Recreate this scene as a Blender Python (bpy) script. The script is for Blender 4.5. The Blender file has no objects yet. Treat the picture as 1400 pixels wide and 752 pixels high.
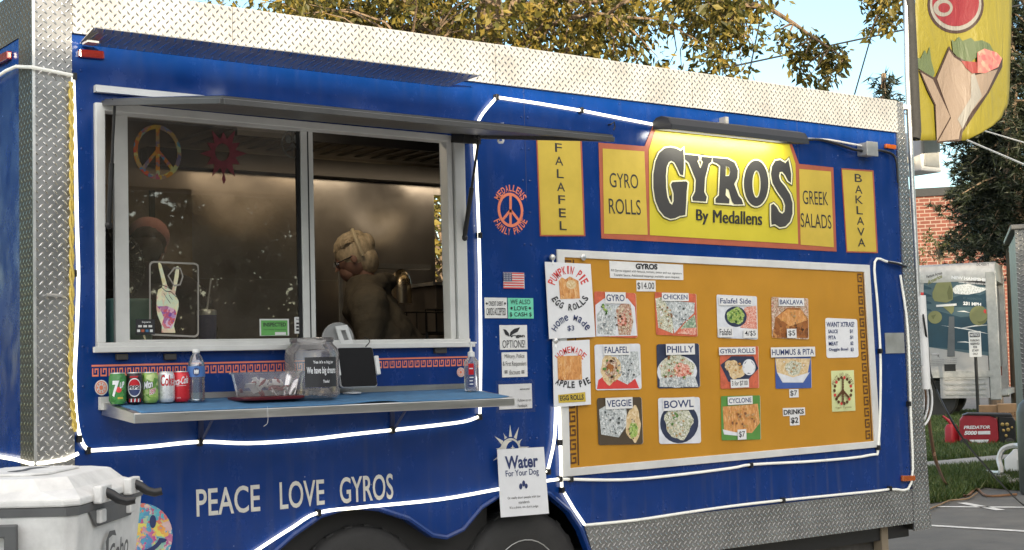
import bpy, bmesh, math, random
from mathutils import Vector, Matrix
from mathutils.geometry import tessellate_polygon
random.seed(7)
S = bpy.context.scene
COL = S.collection
R = math.radians

# ---------------------------------------------------------------- camera
FPX, YAW, PITCH, ROLL = 1965.4, 0.646571, 0.064221, -0.0264884
CAM = Vector((-1.9956, -5.4687, 1.37))
_cy, _sy, _cp, _sp = math.cos(YAW), math.sin(YAW), math.cos(PITCH), math.sin(PITCH)
FW = Vector((_sy*_cp, _cy*_cp, _sp)); RT = Vector((_cy, -_sy, 0)); UP = RT.cross(FW)
_c, _s = math.cos(ROLL), math.sin(ROLL)
RT2 = RT*_c + UP*_s; UP2 = UP*_c - RT*_s
cd = bpy.data.cameras.new('camera'); cam = bpy.data.objects.new('camera', cd); COL.objects.link(cam)
cd.sensor_width = 36; cd.lens = FPX/1400*36; cd.clip_start = .05; cd.clip_end = 3000
M = Matrix((RT2, UP2, -FW)).transposed().to_4x4(); M.translation = CAM
cam.matrix_world = M
S.camera = cam

# ---------------------------------------------------------------- light
SUN_EL, SUN_AZ = 8.0, -20.0        # the sun stands behind the camera, a little left of the wall's normal
sundir = Vector((math.sin(R(SUN_AZ))*math.cos(R(SUN_EL)), -math.cos(R(SUN_AZ))*math.cos(R(SUN_EL)), math.sin(R(SUN_EL))))
w = bpy.data.worlds.new('World'); S.world = w; w.use_nodes = True
nt = w.node_tree; bg = nt.nodes['Background']
sky = nt.nodes.new('ShaderNodeTexSky'); sky.sky_type = 'NISHITA'; sky.sun_disc = False
sky.sun_elevation = R(SUN_EL); sky.sun_rotation = math.atan2(sundir.x, sundir.y)
sky.air_density = 1.0; sky.dust_density = .35; sky.ozone_density = 1.3
# fill light added out of view, overhead and towards the sun's side; the far side of the sky stays clear blue
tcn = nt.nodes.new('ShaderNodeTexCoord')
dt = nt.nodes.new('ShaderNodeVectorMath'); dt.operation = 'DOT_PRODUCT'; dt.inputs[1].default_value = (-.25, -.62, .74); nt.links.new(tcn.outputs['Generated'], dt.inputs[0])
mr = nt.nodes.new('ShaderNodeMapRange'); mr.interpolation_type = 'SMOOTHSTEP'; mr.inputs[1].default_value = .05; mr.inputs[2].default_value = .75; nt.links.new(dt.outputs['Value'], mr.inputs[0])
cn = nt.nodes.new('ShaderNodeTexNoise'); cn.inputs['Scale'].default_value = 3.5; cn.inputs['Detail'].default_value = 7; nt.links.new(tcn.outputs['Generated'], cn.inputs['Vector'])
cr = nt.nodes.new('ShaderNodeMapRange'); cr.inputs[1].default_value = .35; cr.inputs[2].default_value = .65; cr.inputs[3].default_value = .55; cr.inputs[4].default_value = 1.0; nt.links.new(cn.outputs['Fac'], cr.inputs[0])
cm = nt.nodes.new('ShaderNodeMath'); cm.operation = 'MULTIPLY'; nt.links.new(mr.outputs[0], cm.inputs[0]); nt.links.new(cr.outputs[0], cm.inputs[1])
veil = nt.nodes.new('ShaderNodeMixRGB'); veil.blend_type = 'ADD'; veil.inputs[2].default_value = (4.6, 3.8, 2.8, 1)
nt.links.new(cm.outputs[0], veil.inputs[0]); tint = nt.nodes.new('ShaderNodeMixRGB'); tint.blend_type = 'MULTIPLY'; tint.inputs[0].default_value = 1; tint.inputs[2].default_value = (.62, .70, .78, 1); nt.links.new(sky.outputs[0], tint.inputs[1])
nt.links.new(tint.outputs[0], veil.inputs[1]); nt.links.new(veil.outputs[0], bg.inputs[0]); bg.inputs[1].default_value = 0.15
sl = bpy.data.lights.new('sun', 'SUN'); sun = bpy.data.objects.new('sun', sl); COL.objects.link(sun)
sl.energy = 3.0; sl.angle = R(.5); sl.color = (1, .84, .60)
sun.rotation_euler = (-sundir).to_track_quat('-Z', 'Y').to_euler()
S.view_settings.view_transform = 'Standard'; S.view_settings.look = 'None'
S.view_settings.exposure = 1.85; S.view_settings.gamma = 1
S.render.engine = 'CYCLES'; S.cycles.max_bounces = 8; S.cycles.transparent_max_bounces = 12
S.cycles.use_denoising = True; S.cycles.sample_clamp_indirect = 6

# ---------------------------------------------------------------- geometry helpers
def ray(x, y): return FW + RT2*((x-700)/FPX) - UP2*((y-376)/FPX)
class Plane:
    def __init__(s, o, n, u): s.o, s.n, s.u = Vector(o), Vector(n).normalized(), Vector(u).normalized()
    def at(s, x, y, off=0.0):
        d = ray(x, y); t = ((s.o + s.n*off) - CAM).dot(s.n)/d.dot(s.n); return CAM + d*t
    def rect(s, x0, y0, x1, y1, off=0.0):          # an upright rectangle on the plane: tl, tr, br, bl
        xm, ym = (x0+x1)/2, (y0+y1)/2
        zt, zb = s.at(xm, y0, off).z, s.at(xm, y1, off).z
        a, b = s.at(x0, ym, off), s.at(x1, ym, off)
        return [Vector((a.x, a.y, zt)), Vector((b.x, b.y, zt)), Vector((b.x, b.y, zb)), Vector((a.x, a.y, zb))]
    def quad(s, q, off=0.0): return [s.at(p[0], p[1], off) for p in q]
WALL = Plane((0, 0, 0), (0, -1, 0), (1, 0, 0))
def W(x, y, off=0.0): return WALL.at(x, y, off)
def G(x, y, z=0.0):
    d = ray(x, y); return CAM + d*((z-CAM.z)/d.z)
def VY(x, y, Y):
    d = ray(x, y); return CAM + d*((Y-CAM.y)/d.y)
def VX(x, y, X):
    d = ray(x, y); return CAM + d*((X-CAM.x)/d.x)
def DD(x, y, t): return CAM + ray(x, y)*t

_tc = {}
def text_mesh(s, bold=0.0, shear=0.0):
    k = (s, bold, shear)
    if k in _tc: return _tc[k]
    c = bpy.data.curves.new('t', 'FONT'); c.body = s; c.size = 1; c.offset = bold; c.shear = shear; c.resolution_u = 4
    o = bpy.data.objects.new('t', c); COL.objects.link(o)
    dg = bpy.context.evaluated_depsgraph_get(); dg.update()
    m = o.evaluated_get(dg).to_mesh()
    vs = [tuple(v.co) for v in m.vertices]; fs = [tuple(p.vertices) for p in m.polygons]
    o.evaluated_get(dg).to_mesh_clear()
    bpy.data.objects.remove(o); bpy.data.curves.remove(c)
    if not vs: _tc[k] = ([], [], 1); return _tc[k]
    x0, x1 = min(v[0] for v in vs), max(v[0] for v in vs); y0, y1 = min(v[1] for v in vs), max(v[1] for v in vs)
    vs = [((v[0]-x0)/(x1-x0), (v[1]-y0)/(y1-y0)) for v in vs]
    _tc[k] = (vs, fs, (x1-x0)/(y1-y0)); return _tc[k]
ORG = {}
class MB:
    def __init__(s): s.v = []; s.f = []
    def add(s, vs, fs):
        n = len(s.v); s.v += [Vector(v) for v in vs]; s.f += [tuple(i+n for i in f) for f in fs]; return s
    def obox(s, c, a, b, d):
        c, a, b, d = Vector(c), Vector(a), Vector(b), Vector(d)
        vs = [c+a*i+b*j+d*k for k in (-1, 1) for j in (-1, 1) for i in (-1, 1)]
        return s.add(vs, [(0, 2, 3, 1), (4, 5, 7, 6), (0, 1, 5, 4), (2, 6, 7, 3), (0, 4, 6, 2), (1, 3, 7, 5)])
    def box(s, x0, x1, y0, y1, z0, z1):
        return s.obox(((x0+x1)/2, (y0+y1)/2, (z0+z1)/2), ((x1-x0)/2, 0, 0), (0, (y1-y0)/2, 0), (0, 0, (z1-z0)/2))
    def quad(s, q): return s.add(q, [tuple(range(len(q)))])
    def poly(s, pts, holes=()):
        loops = [[Vector(p) for p in pts]]+[[Vector(p) for p in h] for h in holes]
        tr = tessellate_polygon(loops); flat = [p for l in loops for p in l]
        return s.add(flat, [tuple(t) for t in tr])
    def prism(s, pts, d, holes=()):
        d = Vector(d); loops = [[Vector(p) for p in pts]]+[[Vector(p) for p in h] for h in holes]
        tr = tessellate_polygon(loops); flat = [p for l in loops for p in l]; n = len(flat)
        fs = [tuple(t) for t in tr]+[tuple(i+n for i in reversed(t)) for t in tr]; k = 0
        for l in loops:
            m = len(l)
            fs += [(k+i, k+(i+1) % m, k+(i+1) % m+n, k+i+n) for i in range(m)]; k += m
        return s.add(flat+[p+d for p in flat], fs)
    def tube(s, pts, r, n=8, caps=True):
        pts = [Vector(p) for p in pts]; m = len(pts)
        rr = r if isinstance(r, (list, tuple)) else [r]*m
        t0 = (pts[1]-pts[0]).normalized(); ref = Vector((0, 0, 1)) if abs(t0.z) < .9 else Vector((1, 0, 0))
        u = t0.cross(ref).normalized(); vs = []
        for i, p in enumerate(pts):
            t = (pts[min(i+1, m-1)]-pts[max(i-1, 0)]).normalized()
            u = (u - t*u.dot(t)).normalized(); b = t.cross(u)
            vs += [p+(u*math.cos(2*math.pi*k/n)+b*math.sin(2*math.pi*k/n))*rr[i] for k in range(n)]
        fs = [(i*n+k, i*n+(k+1) % n, (i+1)*n+(k+1) % n, (i+1)*n+k) for i in range(m-1) for k in range(n)]
        if caps: fs += [tuple(reversed(range(n))), tuple((m-1)*n+k for k in range(n))]
        return s.add(vs, fs)
    def lathe(s, o, prof, n=24, ax=(0, 0, 1)):
        o = Vector(o); ax = Vector(ax).normalized(); u = ax.orthogonal().normalized(); b = ax.cross(u); vs = []
        for r, z in prof: vs += [o+ax*z+(u*math.cos(2*math.pi*k/n)+b*math.sin(2*math.pi*k/n))*max(r, 1e-4) for k in range(n)]
        m = len(prof)
        fs = [(i*n+k, i*n+(k+1) % n, (i+1)*n+(k+1) % n, (i+1)*n+k) for i in range(m-1) for k in range(n)]
        fs += [tuple(reversed(range(n))), tuple((m-1)*n+k for k in range(n))]
        return s.add(vs, fs)
    def ellipsoid(s, c, rx, ry, rz, n=12, m=8, rot=None):
        vs = []; c = Vector(c)
        for j in range(m+1):
            th = math.pi*j/m
            for k in range(n):
                ph = 2*math.pi*k/n
                p = Vector((rx*math.sin(th)*math.cos(ph), ry*math.sin(th)*math.sin(ph), rz*math.cos(th)))
                vs.append(c+(rot @ p if rot else p))
        return s.add(vs, [(j*n+k, j*n+(k+1) % n, (j+1)*n+(k+1) % n, (j+1)*n+k) for j in range(m) for k in range(n)])
    def warp(s, t, fn, bold=0.0, shear=0.0):
        vs, fs, _ = text_mesh(t, bold, shear)
        return s.add([fn(u, v) for u, v in vs], fs)
    def text(s, t, q, bold=0.0, shear=0.0):        # q = tl, tr, br, bl world corners
        tl, tr, br, bl = q
        return s.warp(t, lambda u, v: (bl*(1-u)+br*u)*(1-v)+(tl*(1-u)+tr*u)*v, bold, shear)
    def build(s, name, mat, parent=None, smooth=False, bevel=0, org=None, closed=True):
        me = bpy.data.meshes.new(name); o = bpy.data.objects.new(name, me); COL.objects.link(o)
        og = ORG[parent.name] if parent else (Vector(org) if org is not None else Vector((0, 0, 0)))
        me.from_pydata([v-og for v in s.v], [], s.f)
        bm = bmesh.new(); bm.from_mesh(me)
        bmesh.ops.remove_doubles(bm, verts=bm.verts, dist=1e-6)
        if closed: bmesh.ops.recalc_face_normals(bm, faces=bm.faces)
        if smooth:
            for f in bm.faces: f.smooth = True
            for e in bm.edges:
                if len(e.link_faces) == 2 and e.calc_face_angle(0) > .75: e.smooth = False
        bm.to_mesh(me); bm.free()
        me.materials.append(mat)
        if parent: o.parent = parent
        else: o.location = og
        ORG[o.name] = og
        if bevel:
            md = o.modifiers.new('bevel', 'BEVEL'); md.width = bevel; md.segments = 2; md.limit_method = 'ANGLE'; md.angle_limit = .6
        return o
def tag(o, label=None, cat=None, group=None, kind=None):
    if label: o['label'] = label
    if cat: o['category'] = cat
    if group: o['group'] = group
    if kind: o['kind'] = kind
    return o
def thing(name, label, cat, loc, group=None):
    o = bpy.data.objects.new(name, None); COL.objects.link(o); o.location = Vector(loc); o.empty_display_size = .1
    ORG[o.name] = Vector(loc); return tag(o, label, cat, group)
def ell(P, cx, cy, rx, ry, off=0.0, n=28, a0=0.0, a1=360.0):     # an ellipse given in photo pixels, on plane P
    c = P.at(cx, cy, off); ex = P.at(cx+rx, cy, off)-c; ex.z = 0; ez = (P.at(cx, cy-ry, off)-c).z
    k = n if a1-a0 >= 360 else n+1
    return [c+ex*math.cos(R(a0+(a1-a0)*i/n))+Vector((0, 0, ez))*math.sin(R(a0+(a1-a0)*i/n)) for i in range(k)]

# ---------------------------------------------------------------- materials
def nmat(name):
    m = bpy.data.materials.new(name); m.use_nodes = True
    return m, m.node_tree.nodes, m.node_tree.links, m.node_tree.nodes['Principled BSDF']
def pos(N, L, scale=(1, 1, 1)):
    g = N.new('ShaderNodeNewGeometry'); mp = N.new('ShaderNodeMapping'); mp.inputs['Scale'].default_value = scale
    L.new(g.outputs['Position'], mp.inputs['Vector']); return mp.outputs[0]
def math_n(N, L, op, a, b=None, clamp=False):
    n = N.new('ShaderNodeMath'); n.operation = op; n.use_clamp = clamp
    for i, x in enumerate((a, b)):
        if x is None: continue
        if isinstance(x, (int, float)): n.inputs[i].default_value = x
        else: L.new(x, n.inputs[i])
    return n.outputs[0]
def ramp(N, L, fac, stops, interp='LINEAR'):
    r = N.new('ShaderNodeValToRGB'); r.color_ramp.interpolation = interp
    e = r.color_ramp.elements
    while len(e) < len(stops): e.new(.5)
    for i, (p, c) in enumerate(stops): e[i].position = p; e[i].color = (*c, 1)
    L.new(fac, r.inputs[0]); return r.outputs[0]
def mat(name, col, rough=.5, metal=0, var=.12, vs=6, bump=0, bs=60, coat=0, em=0, emc=None, spec=.5, stretch=(1, 1, 1)):
    m, N, L, b = nmat(name)
    v = pos(N, L, stretch)
    n = N.new('ShaderNodeTexNoise'); n.inputs['Scale'].default_value = vs; n.inputs['Detail'].default_value = 6; n.inputs['Roughness'].default_value = .65
    L.new(v, n.inputs['Vector'])
    lo = tuple(c*(1-var) for c in col); hi = tuple(min(1, c*(1+var)) for c in col)
    c = ramp(N, L, n.outputs['Fac'], [(.3, lo), (.7, hi)]); L.new(c, b.inputs['Base Color'])
    rr = N.new('ShaderNodeMapRange'); L.new(n.outputs['Fac'], rr.inputs[0])
    rr.inputs[1].default_value = .3; rr.inputs[2].default_value = .7; rr.inputs[3].default_value = max(.02, rough*.85); rr.inputs[4].default_value = min(1, rough*1.15)
    L.new(rr.outputs[0], b.inputs['Roughness'])
    b.inputs['Metallic'].default_value = metal; b.inputs['Specular IOR Level'].default_value = spec
    b.inputs['Coat Weight'].default_value = coat; b.inputs['Coat Roughness'].default_value = .08
    if bump:
        n2 = N.new('ShaderNodeTexNoise'); n2.inputs['Scale'].default_value = bs; n2.inputs['Detail'].default_value = 4; L.new(v, n2.inputs['Vector'])
        bp = N.new('ShaderNodeBump'); bp.inputs['Distance'].default_value = bump; L.new(n2.outputs['Fac'], bp.inputs['Height']); L.new(bp.outputs[0], b.inputs['Normal'])
    if em:
        b.inputs['Emission Color'].default_value = (*(emc or col), 1)
        er = N.new('ShaderNodeMapRange'); L.new(n.outputs['Fac'], er.inputs[0]); er.inputs[1].default_value = .3; er.inputs[2].default_value = .7; er.inputs[3].default_value = em*.72; er.inputs[4].default_value = em*1.2; L.new(er.outputs[0], b.inputs['Emission Strength'])
    return m
def diamond(name, ax, s=.037, col=(.62, .61, .58), metal=.75, rough=.34, h=.003, top=(.8, .8, .78), k=.35, met2=1.0, r2=.16):
    m, N, L, b = nmat(name)
    g = N.new('ShaderNodeNewGeometry'); sx = N.new('ShaderNodeSeparateXYZ'); L.new(g.outputs['Position'], sx.inputs[0])
    a, c = sx.outputs['XYZ'.index(ax[0])], sx.outputs['XYZ'.index(ax[1])]
    u = math_n(N, L, 'DIVIDE', math_n(N, L, 'ADD', a, c), s); v = math_n(N, L, 'DIVIDE', math_n(N, L, 'SUBTRACT', a, c), s)
    par = math_n(N, L, 'ABSOLUTE', math_n(N, L, 'MODULO', math_n(N, L, 'ADD', math_n(N, L, 'FLOOR', u), math_n(N, L, 'FLOOR', v)), 2))
    fu = math_n(N, L, 'SUBTRACT', math_n(N, L, 'FRACT', u), .5); fv = math_n(N, L, 'SUBTRACT', math_n(N, L, 'FRACT', v), .5)
    d = math_n(N, L, 'SUBTRACT', fv, fu)
    p = math_n(N, L, 'ADD', fu, math_n(N, L, 'MULTIPLY', par, d)); q = math_n(N, L, 'SUBTRACT', fv, math_n(N, L, 'MULTIPLY', par, d))
    e = math_n(N, L, 'ADD', math_n(N, L, 'POWER', math_n(N, L, 'DIVIDE', math_n(N, L, 'ABSOLUTE', p), .5), 2), math_n(N, L, 'POWER', math_n(N, L, 'DIVIDE', math_n(N, L, 'ABSOLUTE', q), .16), 2))
    hh = math_n(N, L, 'SUBTRACT', 1.0, e, True)
    hh = math_n(N, L, 'POWER', hh, .6)
    bp = N.new('ShaderNodeBump'); bp.inputs['Distance'].default_value = h; L.new(hh, bp.inputs['Height']); L.new(bp.outputs[0], b.inputs['Normal'])
    n = N.new('ShaderNodeTexNoise'); n.inputs['Scale'].default_value = 5; n.inputs['Detail'].default_value = 7; L.new(g.outputs['Position'], n.inputs['Vector'])
    cc = ramp(N, L, n.outputs['Fac'], [(.3, tuple(x*.82 for x in col)), (.7, tuple(min(1, x*1.1) for x in col))])
    mx = N.new('ShaderNodeMixRGB'); L.new(math_n(N, L, 'MULTIPLY', hh, k), mx.inputs[0]); L.new(cc, mx.inputs[1]); mx.inputs[2].default_value = (*top, 1)
    L.new(mx.outputs[0], b.inputs['Base Color'])
    rr = N.new('ShaderNodeMapRange'); L.new(n.outputs['Fac'], rr.inputs[0]); rr.inputs[1].default_value = .3; rr.inputs[2].default_value = .7
    rr.inputs[3].default_value = rough*.8; rr.inputs[4].default_value = rough*1.25
    m2 = N.new('ShaderNodeMixRGB'); L.new(hh, m2.inputs[0]); L.new(rr.outputs[0], m2.inputs[1]); m2.inputs[2].default_value = (r2, r2, r2, 1); L.new(m2.outputs[0], b.inputs['Roughness'])
    m3 = N.new('ShaderNodeMapRange'); L.new(hh, m3.inputs[0]); m3.inputs[3].default_value = metal; m3.inputs[4].default_value = met2; L.new(m3.outputs[0], b.inputs['Metallic'])
    return m
def vor(name, cols, scale=60, kind='F1', rough=.5, stretch=(1, 1, 1), warp=.4):
    """a printed photograph / mottled pattern: cells of several colours"""
    m, N, L, b = nmat(name)
    v = pos(N, L, stretch)
    nz = N.new('ShaderNodeTexNoise'); nz.inputs['Scale'].default_value = scale*.8; nz.inputs['Detail'].default_value = 3; L.new(v, nz.inputs['Vector'])
    mx = N.new('ShaderNodeVectorMath'); mx.operation = 'MULTIPLY_ADD'; L.new(nz.outputs['Color'], mx.inputs[0]); mx.inputs[1].default_value = (warp/scale*4,)*3; L.new(v, mx.inputs[2])
    t = N.new('ShaderNodeTexVoronoi'); t.inputs['Scale'].default_value = scale; L.new(mx.outputs[0], t.inputs['Vector'])
    sp = N.new('ShaderNodeSeparateColor'); L.new(t.outputs['Color'], sp.inputs[0])
    f = math_n(N, L, 'ADD', math_n(N, L, 'MULTIPLY', sp.outputs[0], .75), math_n(N, L, 'MULTIPLY', nz.outputs['Fac'], .25))
    n = len(cols)
    c = ramp(N, L, f, [(.08+.84*i/max(1, n-1), cols[i]) for i in range(n)])
    L.new(c, b.inputs['Base Color']); b.inputs['Roughness'].default_value = rough
    return m

BLUE = None
def blue_paint():
    m, N, L, b = nmat('blue_paint')
    v = pos(N, L)
    n = N.new('ShaderNodeTexNoise'); n.inputs['Scale'].default_value = 1.6; n.inputs['Detail'].default_value = 3; L.new(v, n.inputs['Vector'])
    n2 = N.new('ShaderNodeTexNoise'); n2.inputs['Scale'].default_value = 5; n2.inputs['Detail'].default_value = 8; n2.inputs['Roughness'].default_value = .7
    mp = N.new('ShaderNodeMapping'); mp.inputs['Scale'].default_value = (1.6, 1, 1); L.new(v, mp.inputs[0]); L.new(mp.outputs[0], n2.inputs['Vector'])
    c = ramp(N, L, n2.outputs['Fac'], [(.3, (.002, .030, .16)), (.6, (.0025, .034, .19)), (.8, (.007, .042, .205))])
    # little scuffs and stone chips
    vo = N.new('ShaderNodeTexVoronoi'); vo.inputs['Scale'].default_value = 7; L.new(v, vo.inputs['Vector'])
    chip = math_n(N, L, 'LESS_THAN', vo.outputs['Distance'], .028)
    mx = N.new('ShaderNodeMixRGB'); L.new(math_n(N, L, 'MULTIPLY', chip, .55), mx.inputs[0]); L.new(c, mx.inputs[1]); mx.inputs[2].default_value = (.35, .4, .5, 1)
    # rain streaks and road dirt: thin runs of grey-brown, thicker low on the wall
    st = N.new('ShaderNodeTexNoise'); st.inputs['Scale'].default_value = 9; st.inputs['Detail'].default_value = 5; L.new(pos(N, L, (2.2, 1, .16)), st.inputs['Vector'])
    sz = N.new('ShaderNodeSeparateXYZ'); L.new(v, sz.inputs[0]); zr = N.new('ShaderNodeMapRange'); L.new(sz.outputs[2], zr.inputs[0]); zr.inputs[1].default_value = 1.3; zr.inputs[2].default_value = .4; zr.inputs[3].default_value = .10; zr.inputs[4].default_value = .5
    sm = N.new('ShaderNodeMapRange'); L.new(st.outputs['Fac'], sm.inputs[0]); sm.inputs[1].default_value = .52; sm.inputs[2].default_value = .78
    m4 = N.new('ShaderNodeMixRGB'); L.new(math_n(N, L, 'MULTIPLY', sm.outputs[0], zr.outputs[0]), m4.inputs[0]); L.new(mx.outputs[0], m4.inputs[1]); m4.inputs[2].default_value = (.10, .105, .12, 1)
    L.new(m4.outputs[0], b.inputs['Base Color'])
    rr = N.new('ShaderNodeMapRange'); L.new(n2.outputs['Fac'], rr.inputs[0]); rr.inputs[1].default_value = .3; rr.inputs[2].default_value = .75; rr.inputs[3].default_value = .16; rr.inputs[4].default_value = .34
    L.new(rr.outputs[0], b.inputs['Roughness'])
    bp = N.new('ShaderNodeBump'); bp.inputs['Distance'].default_value = .022; L.new(n.outputs['Fac'], bp.inputs['Height'])
    bp2 = N.new('ShaderNodeBump'); bp2.inputs['Distance'].default_value = .0002; L.new(n2.outputs['Fac'], bp2.inputs['Height']); L.new(bp.outputs[0], bp2.inputs['Normal'])
    L.new(bp2.outputs[0], b.inputs['Normal'])
    return m
def leafmat(name, cols, trans=.35):
    m, N, L, b = nmat(name)
    g = N.new('ShaderNodeNewGeometry')
    n = N.new('ShaderNodeTexNoise'); n.inputs['Scale'].default_value = .9; n.inputs['Detail'].default_value = 2; L.new(g.outputs['Position'], n.inputs['Vector'])
    f = math_n(N, L, 'ADD', math_n(N, L, 'MULTIPLY', g.outputs['Random Per Island'], .55), math_n(N, L, 'MULTIPLY', n.outputs['Fac'], .45))
    k = len(cols); c = ramp(N, L, f, [(.15+.7*i/(k-1), cols[i]) for i in range(k)])
    L.new(c, b.inputs['Base Color']); b.inputs['Roughness'].default_value = .55
    t = N.new('ShaderNodeBsdfTranslucent'); L.new(c, t.inputs[0]); mx = N.new('ShaderNodeMixShader'); mx.inputs[0].default_value = trans
    L.new(b.outputs[0], mx.inputs[1]); L.new(t.outputs[0], mx.inputs[2]); L.new(mx.outputs[0], N['Material Output'].inputs[0])
    return m
def glass(name, tint=(.8, .8, .78), refl=.14, rough=0.0, extra=0.0, haze=0.0, hazec=(.8, .8, .8)):
    """thin sheet: lets light straight through, mirrors a little more at grazing angles"""
    m, N, L, b = nmat(name); N.remove(b)
    t = N.new('ShaderNodeBsdfTransparent'); t.inputs[0].default_value = (*tint, 1)
    gl = N.new('ShaderNodeBsdfGlossy'); gl.inputs['Roughness'].default_value = rough; gl.inputs[0].default_value = (1, 1, 1, 1)
    fr = N.new('ShaderNodeFresnel'); fr.inputs[0].default_value = 1.5
    f = math_n(N, L, 'ADD', fr.outputs[0], refl-.04, True)
    mx = N.new('ShaderNodeMixShader'); L.new(f, mx.inputs[0]); L.new(t.outputs[0], mx.inputs[1]); L.new(gl.outputs[0], mx.inputs[2])
    out = mx.outputs[0]
    if haze:
        d = N.new('ShaderNodeBsdfDiffuse'); d.inputs[0].default_value = (*hazec, 1)
        n = N.new('ShaderNodeTexNoise'); n.inputs['Scale'].default_value = 9; n.inputs['Detail'].default_value = 6; L.new(pos(N, L), n.inputs['Vector'])
        m2 = N.new('ShaderNodeMixShader'); L.new(math_n(N, L, 'MULTIPLY', n.outputs['Fac'], haze*2), m2.inputs[0]); L.new(out, m2.inputs[1]); L.new(d.outputs[0], m2.inputs[2]); out = m2.outputs[0]
    L.new(out, N['Material Output'].inputs[0]); return m

def dent(m, c, r_, depth):
    N, L, b = m.node_tree.nodes, m.node_tree.links, m.node_tree.nodes['Principled BSDF']
    g = N.new('ShaderNodeNewGeometry'); d = N.new('ShaderNodeVectorMath'); d.operation = 'DISTANCE'; L.new(g.outputs['Position'], d.inputs[0]); d.inputs[1].default_value = tuple(c)
    mr = N.new('ShaderNodeMapRange'); mr.interpolation_type = 'SMOOTHERSTEP'; L.new(d.outputs['Value'], mr.inputs[0]); mr.inputs[1].default_value = 0; mr.inputs[2].default_value = r_; mr.inputs[3].default_value = 0; mr.inputs[4].default_value = 1
    bp = N.new('ShaderNodeBump'); bp.inputs['Distance'].default_value = depth; L.new(mr.outputs[0], bp.inputs['Height'])
    old = b.inputs['Normal'].links[0].from_socket if b.inputs['Normal'].links else None
    if old: L.new(old, bp.inputs['Normal'])
    L.new(bp.outputs[0], b.inputs['Normal'])
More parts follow.
